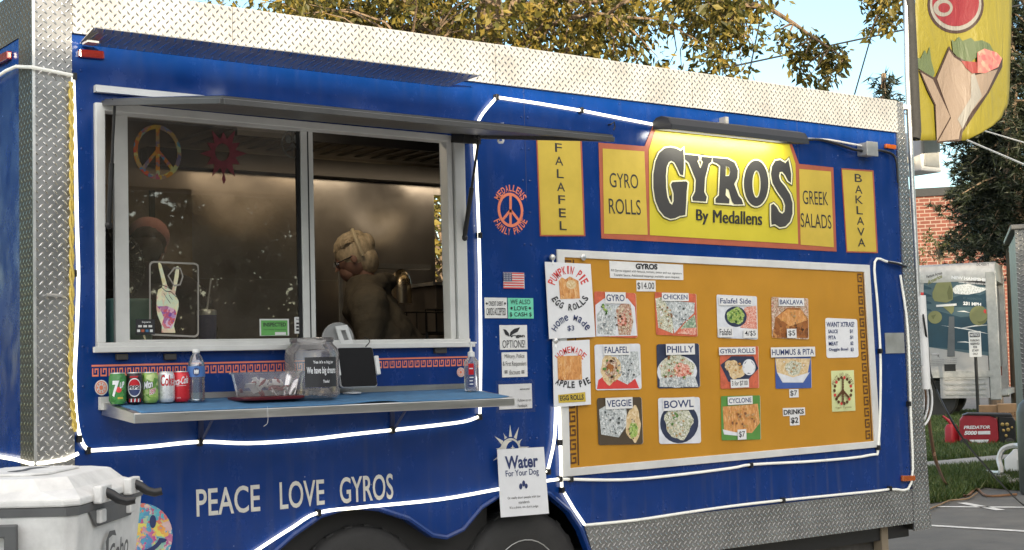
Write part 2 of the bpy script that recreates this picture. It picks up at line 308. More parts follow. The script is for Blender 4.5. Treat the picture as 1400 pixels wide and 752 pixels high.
MT = dict(
    blue=blue_paint(),
    trim=diamond('diamond_plate_side', 'XZ', col=(.37, .37, .365), metal=.30, rough=.45, top=(.26, .26, .255), k=.75, r2=.25),
    plate=diamond('diamond_plate_corner', 'XZ', col=(.33, .33, .33), metal=.8, rough=.34, top=(.70, .70, .69), k=.75),
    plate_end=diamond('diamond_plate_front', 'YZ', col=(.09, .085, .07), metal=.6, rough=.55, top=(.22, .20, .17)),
    steel=mat('brushed_steel', (.55, .55, .54), .32, .95, .15, 4, .0002, 200, stretch=(1, 1, 12)),
    alu=mat('aluminium', (.62, .62, .61), .38, .8, .15, 8, .0003, 40),
    white_alu=mat('white_painted_aluminium', (.66, .66, .64), .42, .1, .10, 5, .0002, 30),
    grey_alu=mat('grey_weathered_aluminium', (.40, .40, .39), .45, .5, .18, 7),
    black=mat('black_plastic', (.012, .012, .013), .4, 0, .3, 20),
    rubber=mat('tyre_rubber', (.030, .029, .028), .75, 0, .25, 30, .002, 60),
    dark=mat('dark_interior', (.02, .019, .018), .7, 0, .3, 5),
    paper=mat('laminated_paper', (.74, .75, .77), .35, 0, .04, 14, .0006, 9),
    paper2=mat('matt_card', (.70, .70, .69), .6, 0, .05, 18),
    sleeve=glass('clear_sleeve', (.97, .97, .98), .01, .2),
    yellow=mat('sign_yellow', (.58, .42, .055), .45, 0, .10, 5),
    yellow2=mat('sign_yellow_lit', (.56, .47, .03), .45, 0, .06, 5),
    orange=mat('sign_orange', (.40, .10, .05), .5, 0, .12, 8),
    coral=mat('coral_vinyl', (.78, .22, .12), .5, 0, .10, 8),
    ochre=mat('ochre_vinyl', (.48, .225, .012), .5, 0, .10, 2.2, .006, 2.5),
    ink=mat('black_ink', (.022, .022, .026), .5, 0, .2, 30),
    charcoal=mat('charcoal_vinyl', (.045, .042, .040), .5, 0, .15, 6),
    cream=mat('cream_vinyl', (.80, .76, .50), .5, 0, .06, 8),
    navy=mat('navy_ink', (.025, .04, .13), .5, 0, .1, 20),
    red=mat('red_ink', (.62, .05, .045), .5, 0, .12, 20),
    brown=mat('brown_ink', (.10, .04, .01), .5, 0, .15, 10),
    silver_vinyl=mat('pale_vinyl', (.62, .60, .54), .45, 0, .15, 18),
    teal=mat('mint_card', (.16, .62, .42), .5, 0, .06, 10),
    green=mat('green_card', (.13, .40, .10), .5, 0, .08, 10),
    rope_on=mat('lit_rope', (1, 1, .95), .4, 0, .01, 5, em=.85, emc=(1, .93, .74)),
    rope_dim=mat('dim_rope', (.75, .75, .70), .3, 0, .05, 12, em=.045, emc=(1, .96, .8)),
    rope_off=mat('unlit_rope', (.55, .55, .55), .3, 0, .08, 12),
    yellow_cord=mat('yellow_cord', (.62, .46, .10), .6, 0, .25, 90),
    lens_red=mat('red_lens', (.13, .008, .005), .2, 0, .2, 60, coat=.6),
    lens_amber=mat('amber_lens', (.38, .08, .008), .2, 0, .2, 60, coat=.6),
    mat_blue=mat('blue_cloth', (.065, .18, .34), .85, 0, .2, 25, .002, 160),
    screen=mat('tablet_glass', (.005, .005, .006), .35, 0, .1, 5, spec=.2),
    white_pl=mat('white_plastic', (.72, .72, .71), .35, 0, .05, 12),
    clear=glass('clear_plastic', (.88, .87, .87), .06, .05, haze=.12, hazec=(.75, .70, .70)),
    water=glass('bottle_plastic', (.74, .84, .93), .16, .03, haze=.06),
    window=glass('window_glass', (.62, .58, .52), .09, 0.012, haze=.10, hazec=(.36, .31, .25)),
    foil=vor('foil_print', [(.10, .11, .11), (.62, .66, .66), (.25, .28, .28), (.78, .8, .8), (.40, .43, .43)], 170, stretch=(1, 1, .6), warp=1.2),
    meat=vor('meat_print', [(.11, .045, .02), (.55, .42, .30), (.30, .12, .06), (.72, .66, .54), (.48, .08, .05)], 150),
    pita=vor('pita_print', [(.50, .30, .12), (.72, .58, .36), (.60, .42, .2), (.8, .7, .5)], 70, warp=.8),
    fries=vor('golden_print', [(.40, .13, .03), (.70, .36, .12), (.55, .22, .06), (.78, .52, .26)], 60, stretch=(2, 1, .6), warp=1),
    rice=vor('rice_print', [(.42, .42, .30), (.75, .74, .62), (.22, .24, .12), (.8, .78, .7)], 170),
    salad=vor('greens_print', [(.05, .12, .03), (.25, .42, .08), (.40, .52, .15), (.6, .66, .3)], 160),
    syrup=vor('syrup_print', [(.09, .025, .006), (.36, .13, .03), (.20, .06, .012), (.6, .28, .08)], 38, warp=.8),
    tomato=vor('tomato_print', [(.5, .07, .05), (.7, .3, .22), (.75, .6, .5)], 170),
    tablecl=mat('red_tray_print', (.55, .12, .06), .5, 0, .25, 40),
    plate_w=mat('plate_print', (.66, .68, .72), .4, 0, .12, 16),
    plate_n=mat('dark_plate_print', (.03, .04, .08), .4, 0, .2, 16),
    gingham=vor('gingham_print', [(.05, .16, .09), (.5, .55, .42), (.1, .22, .12)], 130, warp=.05),
    tiedye=vor('tie_dye', [(.08, .12, .42), (.10, .42, .50), (.70, .62, .12), (.75, .25, .08), (.45, .06, .25), (.75, .72, .55)], 30, warp=1.2),
    tiedye_d=vor('tie_dye_dark', [(.02, .04, .16), (.32, .20, .02), (.30, .02, .02), (.03, .14, .22), (.40, .34, .05)], 34, warp=1.0),
    handprint=vor('tie_dye_pale', [(.72, .70, .48), (.6, .72, .55), (.72, .65, .35), (.78, .74, .5), (.55, .2, .2)], 26, warp=.9),
    swirl=vor('tie_dye_swirl', [(.08, .08, .42), (.62, .1, .12), (.7, .5, .65), (.2, .08, .4), (.75, .3, .2)], 55, warp=.9),
    asphalt=mat('asphalt', (.125, .122, .114), .9, 0, .25, 3, .004, 120),
    linep=mat('worn_line_paint', (.62, .62, .60), .8, 0, .25, 14),
    concrete=mat('pavement_concrete', (.27, .26, .24), .9, 0, .18, 3, .002, 60),
    soil=mat('lawn_soil', (.045, .062, .022), .95, 0, .4, 2.5, .01, 20),
    grass=leafmat('grass_blades', [(.035, .075, .012), (.07, .11, .02), (.14, .15, .05)], .2),
    oak=leafmat('oak_leaves', [(.030, .034, .006), (.085, .082, .014), (.19, .150, .026), (.32, .22, .045)], .35),
    oak2=leafmat('green_leaves', [(.02, .035, .010), (.045, .065, .015), (.09, .09, .02)], .3),
    pine=leafmat('pine_needles', [(.006, .012, .005), (.014, .022, .009), (.03, .036, .014)], .15),
    bark=mat('bark', (.17, .12, .08), .9, 0, .45, 7, .03, 14, stretch=(1, 1, .25)),
)
for px, py, r_, dp in ((272, 124, .16, .016), (500, 130, .22, .010), (700, 150, .3, .010), (620, 690, .3, .010), (980, 675, .35, .012), (190, 620, .3, .012)): dent(MT['blue'], W(px, py), r_, dp)
# ---------------------------------------------------------------- setting: ground
def sheet(name, pts, m, z, kind='structure'):
    b = MB(); b.poly([Vector((p[0], p[1], z)) for p in pts]); return tag(b.build(name, m), kind=kind)
sheet('ground', [(-400, -400), (400, -400), (400, 400), (-400, 400)], MT['asphalt'], 0)
def ext(a, b, k0, k1): d = (b-a); return a-d*k0, b+d*k1
# pavement strip, lawns either side
p0, p1 = ext(G(1283, 645), G(1400, 633), 6, 10); q0, q1 = ext(G(1283, 633), G(1400, 622), 6, 10)
sheet('bounce_paving', [(-40, -13.9), (6.5, -13.9), (6.5, .8), (-40, .8)], mat('pale_bounce_paving', (.34, .33, .31), .9, 0, .12, 2), .004)  # unseen pale paving added to bounce light up onto the trailer
t0, t1 = ext(G(1262, 563), G(1400, 560), 5, 8)
sheet('far_lawn', [q0, q1, t1, t0], MT['soil'], .008)
m = MB(); m.prism([Vector((p.x, p.y, .0)) for p in (p0, p1, q1, q0)], (0, 0, .03)); tag(m.build('pavement', MT['concrete']), kind='structure')
edge = [G(1240, 692), G(1271, 689), G(1304, 685), G(1346, 667), G(1400, 672), G(1500, 676), G(1700, 690)]
e0 = ext(G(1240, 692), G(1271, 689), 8, 0)[0]
lawn2 = [e0]+edge+[p1, p0]
sheet('near_lawn', lawn2, MT['soil'], .006)
def line(a, b, wd):
    d = (b-a).normalized(); n = Vector((-d.y, d.x, 0))*wd/2; return [a-n, b-n, b+n, a+n]
for i, (a, b) in enumerate([((1180, 713.5), (1700, 745)), ((1315, 688), (1368, 698)), ((1279, 693.3), (1640, 696))]):
    sheet('parking_line', line(G(*a), G(*b), .09), MT['linep'], .005)

# ---------------------------------------------------------------- trailer
XL, XR, ZT, ZF = -.15, 5.225, 2.915, .46
TR = thing('food_trailer', 'long blue food trailer with silver diamond plate edges, an open serving window and twin wheels', 'food trailer', (2.5, 1.1, 0))
def part(b, name, m, parent=TR, **k): return b.build(name, m, parent, **k)
wx0, wx1, wz0, wz1 = W(129, 300).x, W(635, 330).x, W(380, 476).z, 2.455
arch_px = [(352, 800), (372, 760), (400, 735), (437, 709), (478, 696), (516, 699), (557, 712), (590, 735), (609, 738), (632, 727), (657, 697), (685, 679), (715, 671), (750, 678), (777, 701), (793, 726), (803, 752), (812, 790)]
arch = [W(*p) for p in arch_px]; arch = [Vector((p.x, 0, p.z)) for p in arch]
b = MB()
TH = Vector((0, .035, 0))
V3 = lambda x, z, y=0.0: Vector((x, y, z))
b.prism([V3(0, .387), V3(arch[0].x, .387)]+arch+[V3(arch[-1].x, .387), V3(5.1, .387), V3(5.1, wz0), V3(0, wz0)], TH)
b.prism([V3(0, wz0), V3(wx0, wz0), V3(wx0, wz1), V3(0, wz1)], TH)
b.prism([V3(wx1, wz0), V3(5.1, wz0), V3(5.1, wz1), V3(wx1, wz1)], TH)
b.prism([V3(0, wz1), V3(5.1, wz1), V3(5.1, 2.87), V3(0, 2.87)], TH)
for zz_ in (2.70, .62):
    for i in range(17): b.lathe((.06+i*.31 if zz_ > 2 else 2.62+i*.15, 0, zz_), [(.007, .001), (.006, -.003), (.003, -.0045)], 8, (0, 1, 0))
for xx_ in (.035, W(722, 350).x-.02, W(722, 350).x+.02, W(1091, 210).x-.02, W(1091, 210).x+.02, 5.03):
    for i in range(13): b.lathe((xx_, 0, .72+i*.155), [(.006, .001), (.005, -.0028), (.002, -.004)], 8, (0, 1, 0))
part(b, 'side_wall', MT['blue'])
# vertical sheet seams of the wall
b = MB()
for px in ((722, 350), (1091, 210)):
    x = W(*px).x; b.box(x-.0015, x+.0015, -.0012, .004, 2.17, 2.72)
part(b, 'wall_seam', MT['navy'])
# front end (faces -X)
b = MB(); b.box(XL, XL+.03, .151, 2.25, .4, 2.72); part(b, 'front_wall', MT['blue'])
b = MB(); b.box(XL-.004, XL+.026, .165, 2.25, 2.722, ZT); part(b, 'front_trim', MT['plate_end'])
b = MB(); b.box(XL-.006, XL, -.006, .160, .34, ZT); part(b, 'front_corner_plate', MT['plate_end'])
b = MB(); b.box(XL-.006, -.005, -.012, -.006, .34, ZT); part(b, 'corner_plate', MT['plate'])
b = MB(); b.box(XL-.012, XL-.001, -.018, -.0125, .34, ZT); part(b, 'corner_edge', MT['alu'])
# roof trim of the serving side, in lapped sheets
b = MB(); xs = [-.004, .68, 1.30, 2.05, 2.72, 3.35, 4.0, 4.62, 5.06]
for i in range(len(xs)-1):
    b.prism([V3(xs[i]+.0008, 2.722, -.020-.002*(i % 2)), V3(xs[i+1]-.0008, 2.722, -.020-.002*(i % 2)), V3(xs[i+1]-.0008, ZT, -.020-.002*(i % 2)), V3(xs[i]+.0008, ZT, -.020-.002*(i % 2))], (0, .018, 0))
part(b, 'roof_trim', MT['trim'])
# hood plate that leans out over the flap
hx = 1.785
b = MB()
b.prism([V3(.03, 2.719, -.15), V3(hx+.08, 2.719, -.15), V3(hx, 2.685, -.003), V3(.03, 2.685, -.003)], (0, 0, .004))
part(b, 'awning_hood', MT['plate'])
b = MB(); b.box(.03, .075, -.09, -.03, 2.676, 2.684); part(b, 'hood_bracket', MT['alu'])
b = MB(); b.box(XL+.001, XR-.001, .002, 2.26, 2.88, 2.905); part(b, 'roof', MT['white_alu'])
b = MB(); b.box(XL+.03, XR-.02, 2.22, 2.25, .4, 2.38-.45); b.box(XL+.03, 3.19, 2.22, 2.25, 1.931, 2.879); b.box(3.36, XR-.02, 2.22, 2.25, 1.931, 2.879); b.box(3.191, 3.359, 2.22, 2.25, 2.5, 2.879)
inner = mat('stainless_sheet', (.33, .31, .29), .33, .9, .12, 3, .010, 1.1)
for px, py, r_, dp in ((515, 284, .30, .03), (330, 262, .35, .025), (470, 300, .6, .02)): dent(inner, VY(px, py, 2.22), r_, dp)
part(b, 'rear_wall', inner)
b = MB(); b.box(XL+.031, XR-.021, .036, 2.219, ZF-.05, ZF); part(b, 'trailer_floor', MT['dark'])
b = MB(); b.box(5.14, 5.17, .01, 2.25, .4, 2.879); part(b, 'tail_wall', MT['blue'])
b = MB(); b.box(XL+.04, 5.13, .04, 2.215, 2.862, 2.878); part(b, 'ceiling', mat('ceiling_panel', (.30, .27, .23), .5, .2))
# end corner strip, right
ct, cb = W(1222, 160).x, W(1250, 660).x
b = MB(); b.prism([V3(5.062, .34, -.012), V3(XR, .34, -.012), V3(5.135, ZT, -.012), V3(5.062, ZT, -.012)], (0, .010, 0)); part(b, 'end_corner_plate', MT['plate'])
b = MB(); b.prism([V3(5.1, .34, 0), V3(XR, .34, 0), V3(5.135, ZT, 0), V3(5.1, ZT, 0)], (0, .3, 0)); part(b, 'end_corner_return', MT['plate_end'])
# diamond plate skirt
sk = [W(800, 719), W(812, 790)]
b = MB(); b.prism([V3(sk[0].x-.01, .588, -.008), V3(5.061, .588, -.008), V3(5.061, .385, -.008), V3(sk[0].x+.06, .385, -.008)], (0, .007, 0)); part(b, 'skirt_plate', MT['plate'])
# fender trim round the arches
b = MB(); b.tube([p+Vector((0, -.006, .012)) for p in arch], .011, 6); part(b, 'arch_trim', MT['blue'], smooth=True)
b = MB(); b.box(.5, 2.75, .52, .54, .1, .95); b.box(.5, 2.75, .036, .52, .93, .95); b.box(.5, .52, .036, .52, .1, .93); b.box(2.73, 2.75, .036, .52, .1, .93); part(b, 'wheel_well', MT['dark'])
b = MB(); b.box(.0, 5.1, .06, .12, .30, .40); b.box(.0, 5.1, 2.0, 2.06, .30, .40); part(b, 'chassis_rail', MT['black'])
for wxc in (1.30, 2.205):
    c = Vector((wxc, .05, .345))
    ww = MB(); ax = (0, 1, 0)
    ww.lathe(c, [(.20, .0), (.225, -.008), (.30, -.012), (.332, .004), (.345, .03), (.345, .17), (.332, .2), (.22, .21), (.20, .2)], 40, ax)
    wh = part(ww, 'wheel', MT['rubber'], smooth=True)
    tr = MB()
    for k in range(44):
        a = 2*math.pi*k/44; d = Vector((math.cos(a), 0, math.sin(a))); t = Vector((-d.z, 0, d.x))
        tr.obox(c+d*.343+Vector((0, .06+.05*(k % 2), 0)), t*.018, Vector((0, .035, 0)), d*.006)
    part(tr, 'tread', MT['rubber'], wh)
    rm = MB(); rm.lathe(c, [(.19, .012), (.202, -.004), (.207, .004), (.195, .03), (.16, .05), (.09, .03), (.05, .02), (.05, 0), (.0, -.004)], 32, ax); part(rm, 'rim', MT['white_alu'], wh, smooth=True)
    nn = MB()
    for k in range(5):
        a = 2*math.pi*k/5; nn.lathe(c+Vector((.075*math.cos(a), .028, .075*math.sin(a))), [(.011, 0), (.011, -.018), (.006, -.022)], 6, ax)
    part(nn, 'lug_nuts', MT['alu'], wh)
# tank / step box under the skirt and a landing leg
b = MB(); a0, a1 = W(1060, 740, -.12), W(1200, 730, -.12); b.box(a0.x, a1.x, .12, .62, .12, .383)
part(b, 'water_tank', mat('stained_tank', (.075, .07, .065), .7, 0, .5, 9, stretch=(2, 1, .15)), bevel=.012)
b = MB(); x = W(1210, 740, -.05).x; b.box(x-.03, x+.03, .05, .11, .02, .383); b.box(x-.09, x+.09, .0, .17, .0, .02); part(b, 'landing_leg', mat('dusty_leg', (.25, .2, .14), .7, .2))
# --- clearance lights
def clearance(q, m, P=WALL, off=.0):
    b = MB(); pts = P.quad(q, off); n = P.n
    b.prism(pts, n*.022); return part(b, 'clearance_light', m, bevel=.006)
clearance([(105, 68), (140, 71), (141, 82), (106, 79)], MT['lens_red'])
clearance([(1208, 197), (1222, 199), (1222, 205), (1208, 203)], MT['lens_amber'])
clearance([(1231, 650), (1248, 650), (1248, 657), (1231, 658)], MT['lens_amber'])
FRONT = Plane((XL, 0, 0), (-1, 0, 0), (0, -1, 0))
clearance([(-4, 80), (17, 70), (17, 81), (-4, 92)], MT['lens_red'], FRONT, .001)
# small handle on the corner plate
b = MB(); b.tube([W(62, 405, .012), W(64, 403, .035), W(84, 404, .035), W(87, 406, .012)], .006, 6); part(b, 'grab_handle', MT['alu'], smooth=True)
b = MB(); b.prism(WALL.rect(1210, 455, 1236, 483, .003), (0, -.003, 0)); part(b, 'utility_plate', MT['alu'])

# --- window
X = lambda x, y=320: W(x, y).x
fr = MB()
zb, zbt = W(380, 477).z, W(380, 466).z
fr.box(wx0, wx1, -.030, .05, zb, zbt)                                   # sill
fr.box(wx0, wx0+.035, -.022, .05, zbt, wz1)
fr.box(X(612), X(619), -.010, .05, zbt, wz1); fr.box(X(620.5), wx1, -.022, .05, zbt, wz1)
fr.box(wx0+.035, X(612), -.022, .05, wz1-.03, wz1)
window = part(fr, 'serving_window', MT['white_alu'], bevel=.003)
b = MB(); b.box(wx0-.02, wx1+.02, -.04, -.022, zb-.005, zb+.018); part(b, 'sill', MT['white_alu'], window, bevel=.003)
s0, s1 = X(164), X(437)
gx0, gx1, gz0, gz1 = X(183), X(416), W(300, 463).z, W(300, 164).z
b = MB(); b.box(s0, gx0, .052, .075, zbt-.01, wz1-.03); b.box(gx1+.016, s1, .045, .075, zbt-.01, wz1-.03); b.box(gx0, gx1+.016, .052, .075, zbt-.01, gz0); b.box(gx0, gx1+.016, .052, .075, gz1, wz1-.03)
sash = part(b, 'sliding_sash', MT['white_alu'], window, bevel=.002)
b = MB(); b.box(gx1, gx1+.016, .055, .072, gz0, gz1); b.box(gx1+.046, gx1+.052, .0440, .0449, gz0, gz1); part(b, 'gasket', MT['black'], window)
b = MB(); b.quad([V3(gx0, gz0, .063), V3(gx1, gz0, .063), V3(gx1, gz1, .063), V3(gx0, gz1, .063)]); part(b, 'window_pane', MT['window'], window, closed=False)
for px in ((165, 488), (231, 488), (600, 479)):
    b = MB(); q = WALL.rect(px[0]-8, px[1]-4, px[0]+8, px[1]+4, 0); b.prism(q, (0, -.02, 0)); part(b, 'window_latch', MT['charcoal'], bevel=.003)
# --- flap
fl = [W(141, 140), W(631, 187)]; FZ, FD, FB = 2.462, 1.06, .166
fx0, fx1 = fl[0].x, fl[1].x
dn = Vector((0, -FD, -FB)); nrm = Vector((0, -FB, FD)).normalized()
b = MB(); o = V3(fx0, FZ, -.012); e = V3(fx1, FZ, -.012)
b.prism([o, e, e+dn, o+dn], nrm*.012)
flap = part(b, 'serving_flap', mat('flap_underside', (.11, .11, .11), .4, .3, .12, 5, .004, 3))
b = MB()
for A in (o, e): b.obox(A+dn*.5-nrm*.006, (.012, 0, 0), dn*.5, nrm*.010)
b.obox((o+e)/2+dn-nrm*.006, ((fx1-fx0)/2, 0, 0), dn.normalized()*.012, nrm*.010)
part(b, 'flap_frame', mat('flap_frame_grey', (.10, .10, .10), .45, .3), flap, bevel=.002)
b = MB(); b.obox((o+e)/2+dn*.5+nrm*.0135, ((fx1-fx0)/2-.002, 0, 0), dn*.5, nrm*.001); part(b, 'flap_skin', MT['blue'], flap)
b = MB(); b.box(fx0-.04, fx1-.5, -.03, -.003, FZ+.035, FZ+.062); part(b, 'hinge_strip', MT['white_alu'])
for (p, q, X0) in (((157, 138), (130, 307), fx0+.01), ((655, 187), (635, 325), fx1-.01)):
    a = VX(*p, X0); c = W(q[0], q[1], .02); c.x = X0 if c.x < .5 else c.x
    m = (a+c)/2; b = MB(); b.tube([a, m], .006, 8); b.tube([m, c], .011, 8); b.ellipsoid(a, .014, .014, .014); b.ellipsoid(c, .016, .016, .016)
    part(b, 'gas_strut', MT['black'], smooth=True)
b = MB(); b.obox(e+dn*.05+Vector((-.02, 0, -.02)), (.05, 0, 0), dn.normalized()*.05, nrm*.02); part(b, 'flap_latch', MT['black'])
# hooks on the flap edge
hk = VX(684, 168, fx1+.02); b = MB()
hx_, hz_ = hk.x, hk.z
out = [(-.016, .0), (.016, .0), (.020, -.02), (.012, -.035), (.016, -.05), (.016, -.085), (.010, -.095), (-.010, -.095), (-.016, -.085), (-.016, -.05), (-.012, -.035), (-.020, -.02)]
hol = [(-.006, -.052), (.006, -.052), (.006, -.083), (-.006, -.083)]
b.prism([hk+RT*x_+Vector((0, 0, z_)) for x_, z_ in out], FW*.004, [[hk+RT*x_+Vector((0, 0, z_)) for x_, z_ in hol]]); part(b, 'hanging_hook', MT['white_pl'])
b = MB(); p = W(835, 170, .02); b.tube([p+Vector((0, .02, 0)), p, p+Vector((.015, -.01, .012)), p+Vector((.02, -.01, -.012)), p+Vector((.01, -.01, -.03))], .004, 6); part(b, 'wall_hook', MT['black'])

# --- counter
cx0 = .105; cdp = .33; cx1 = W(704, 545, .33).x
def cz(off): return 1.278-.125*off                  # the shelf droops a little outwards
b = MB(); b.prism([V3(cx0, cz(.003), -.003), V3(cx0, cz(cdp), -cdp), V3(cx0, cz(cdp)-.038, -cdp), V3(cx0, cz(.003)-.05, -.003)], (cx1-cx0, 0, 0))
counter = part(b, 'serving_counter', MT['steel'], bevel=.004)
b = MB(); b.box(cx0+.30, wx1-.02, -.012, -.0035, cz(0), cz(0)+.024); part(b, 'upstand', MT['steel'], counter)
b = MB(); b.box(cx0-.012, cx0+.045, -.03, -.004, cz(0)-.03, cz(0)+.02); part(b, 'end_bracket', MT['white_alu'], counter)
for px in (275, 537):
    x = W(px, 585, .01).x
    b = MB(); b.box(x-.010, x+.010, -.012, -.002, 1.09, cz(0)-.05); b.tube([V3(x, 1.10, -.010), V3(x, cz(.14)-.047, -.14)], .006, 6); part(b, 'counter_bracket', MT['navy'], counter)
# --- painted decals of the body
def keys(b, P, x0, x1, ztop, zbot, n, off):      # Greek key band along X between two edges
    rs = [(.0, 1.0, .84, 1.0), (.06, .2, 0, .70), (.2, .84, 0, .15), (.70, .84, .15, .70), (.36, .70, .56, .70), (.36, .49, .30, .56)]
    for i in range(n):
        for (a, c, d, e_) in rs:
            xa, xb = x0+(x1-x0)*(i+a)/n, x0+(x1-x0)*(i+c)/n
            q = []
            for xx, t in ((xa, d), (xb, d), (xb, e_), (xa, e_)):
                f = (xx-x0)/(x1-x0); zt = ztop[0]*(1-f)+ztop[1]*f; zb_ = zbot[0]*(1-f)+zbot[1]*f
                q.append(V3(xx, zb_+(zt-zb_)*t, -off))
            b.quad(q)
b = MB(); l, r = W(125, 499), W(640, 487); l2, r2 = W(125, 515), W(640, 500)
keys(b, WALL, l.x, r.x, (l.z, r.z), (l2.z, r2.z), 54, .0015); part(b, 'greek_key_stripe', MT['coral'], closed=False)
for s_, q in (('PEACE', [(268, 669), (355, 662), (356, 699), (269, 707)]), ('LOVE', [(382, 659), (443, 655), (444, 690), (383, 697)]), ('GYROS', [(464, 653), (537, 647), (538, 682), (465, 689)])):
    b = MB(); b.text(s_, WALL.quad(q, .0015), .012); part(b, 'slogan_word', MT['silver_vinyl'], closed=False)
# smiley
b = MB(); b.poly(ell(WALL, 190, 736, 46, 48, .0015, 40)); smile = part(b, 'smiley_decal', MT['tiedye'], closed=False)
b = MB(); b.poly(ell(WALL, 209, 713, 4.5, 9, .003)); b.poly(ell(WALL, 172, 713, 4.5, 9, .003))
arc = ell(WALL, 190, 735, 34, 24, .003, 24, 190, 350); arc2 = ell(WALL, 190, 735, 28, 18, .003, 24, 190, 350); b.poly(arc+arc2[::-1]); b.poly(ell(WALL, 222, 739, 6, 3, .0036))
part(b, 'smiley_face', MT['navy'], smile, closed=False)
# sun and moon decal
b = MB(); cxp, cyp = 698, 616
b.poly(ell(WALL, cxp, cyp, 14, 17, .0015, 30, 0, 360), [ell(WALL, cxp, cyp, 11.5, 14.5, .0015, 30)])
b.poly(ell(WALL, cxp-1, cyp, 11, 14, .0016, 20, 70, 290)+ell(WALL, cxp+3, cyp-1, 9, 12, .0016, 20, 110, 250)[::-1])
for k in range(13):
    a = R(k*360/13+90); rr = 36 if k % 2 == 0 else 28
    pp = lambda r_, da: W(cxp+r_*.72*math.cos(a+da), cyp-r_*math.sin(a+da), .0015)
    b.poly([pp(19, -.16), pp(rr*.8, -.02), pp(rr, .03), pp(rr*.8, .06), pp(19, .16)])
for (sx_, sy_) in ((701, 612), (706, 618), (700, 622)):
    b.poly([W(sx_, sy_-4, .0016), W(sx_+.8, sy_-.8, .0016), W(sx_+3, sy_, .0016), W(sx_+.8, sy_+.8, .0016), W(sx_, sy_+4, .0016), W(sx_-.8, sy_+.8, .0016), W(sx_-3, sy_, .0016), W(sx_-.8, sy_-.8, .0016)])
part(b, 'sun_moon_decal', MT['silver_vinyl'], closed=False)
# maker's logo: ring with peace sign and lettering on two arcs
b = MB(); cxp, cyp = 698, 287
b.poly(ell(WALL, cxp, cyp, 17.5, 23.5, .0015, 40), [ell(WALL, cxp, cyp, 14, 19.5, .0015, 40)])
for a in (90, 270, 222, 318):
    d = (math.cos(R(a)), math.sin(R(a))); n_ = (-d[1]*1.7, d[0]*1.7)
    P = lambda t, k: W(cxp+d[0]*15*t+n_[0]*k, cyp-d[1]*21*t-n_[1]*k, .0016)
    b.poly([P(0, -1), P(1, -1), P(1, 1), P(0, 1)])
def arctext(b, P, s_, cx, cy, rx, ry, h, a0, a1, off, bold=.02, down=False):
    n = len(s_)
    for i, ch in enumerate(s_):
        if ch == ' ': continue
        a = R(a0+(a1-a0)*(i+.5)/n); wd = abs(R(a1-a0))/n*.40*(.5 if ch in "I'1.," else 1)
        def fn(u, v):
            sgn = -1 if down else 1
            th = a-sgn*(u-.5)*2*wd; k = (v-.5)*h
            rr = (rx-k*sgn*-1 if not down else rx-k); r2 = (ry+k if not down else ry-k)
            if not down: rr = rx+k
            return P.at(cx+rr*math.cos(th), cy-r2*math.sin(th), off)
        b.warp(ch, fn, bold)
arctext(b, WALL, 'MEDALLENS', cxp, cyp, 21.5, 30, 9, 152, 28, .0015, .02)
arctext(b, WALL, 'FAMILY PRIDE', cxp, cyp, 21.5, 30, 9, 205, 335, .0015, .02, True)
part(b, 'ring_logo', MT['coral'], closed=False)

# ---------------------------------------------------------------- light rope
def spline(p, n=4):
    if len(p) < 3: return p
    q = [p[0]*2-p[1]]+p+[p[-1]*2-p[-2]]; o = []
    for i in range(1, len(q)-2):
        for k in range(n):
            t = k/n; a, b_, c, d = q[i-1], q[i], q[i+1], q[i+2]
            o.append(.5*((2*b_)+(c-a)*t+(2*a-5*b_+4*c-d)*t*t+(3*b_-a-3*c+d)*t**3))
    return o+[q[-2]]
def rope(label, pts, m, clips=(), r=.0072, sm=True, off=.014):
    P = [p if isinstance(p, Vector) else W(p[0], p[1], off) for p in pts]
    t = thing('light_rope', label, 'light rope', P[0], 'light ropes clipped round the trailer')
    b = MB(); b.tube(spline(P) if sm else P, r, 8); b.build('glow_tube', m, t, smooth=True)
    for c in clips:
        p = W(c[0], c[1], off); k = MB(); k.obox(p+Vector((0, -.002, 0)), (.008, 0, 0), (0, .014, 0), (0, 0, .014)); k.build('clip', MT['black'], t, bevel=.002)
    return t
rope('glowing white rope light running down the left corner plate', [(100, 106), (103, 200), (105, 300), (107, 380), (105, 450), (102, 520), (105, 575), (112, 604), (120, 615)], MT['rope_on'], [(101, 105), (101, 374), (108, 600)])
rope('short white rope light crossing the left corner plate near the roof', [W(99, 103, .03), W(70, 97, .03), W(44, 92, .03), VX(22, 91, XL-.02), VX(8, 97, XL-.02), VX(-20, 116, XL-.02)], MT['rope_dim'], sm=False)
rope('glowing white rope light sagging under the serving counter', [(122, 616), (200, 611), (273, 604), (340, 606), (420, 601), (480, 594), (536, 588), (600, 581), (636, 576), (654, 570)], MT['rope_on'], [(120, 616), (273, 605), (536, 588), (655, 570)])
rope('glowing white rope light running up the wall right of the window', [(656, 568), (657, 480), (656, 380), (654, 300), (651, 230), (649, 186), (657, 160), (678, 134)], MT['rope_on'], [(655, 322), (650, 184)])
rope('glowing white rope light between flap and black sign lamp', [(680, 133), (740, 142), (794, 151), (850, 162), (903, 172)], MT['rope_on'], [(678, 133), (794, 151), (901, 172)], sm=False)
rope('glowing white rope light curving along the top of the wheel arches', [(340, 760), (370, 740), (400, 721), (435, 701), (500, 693), (600, 683), (680, 669), (722, 661), (765, 655)], MT['rope_on'], [(435, 701), (765, 655)])
rope('dim pale rope light running under the menu board to its right side', [(766, 655), (850, 656), (920, 650), (1000, 640), (1030, 635), (1120, 630), (1190, 622), (1201, 608), (1204, 500), (1200, 420), (1196, 358), (1214, 358), (1232, 361)], MT['rope_dim'], [(780, 655), (1026, 636), (1200, 612), (1203, 480)])
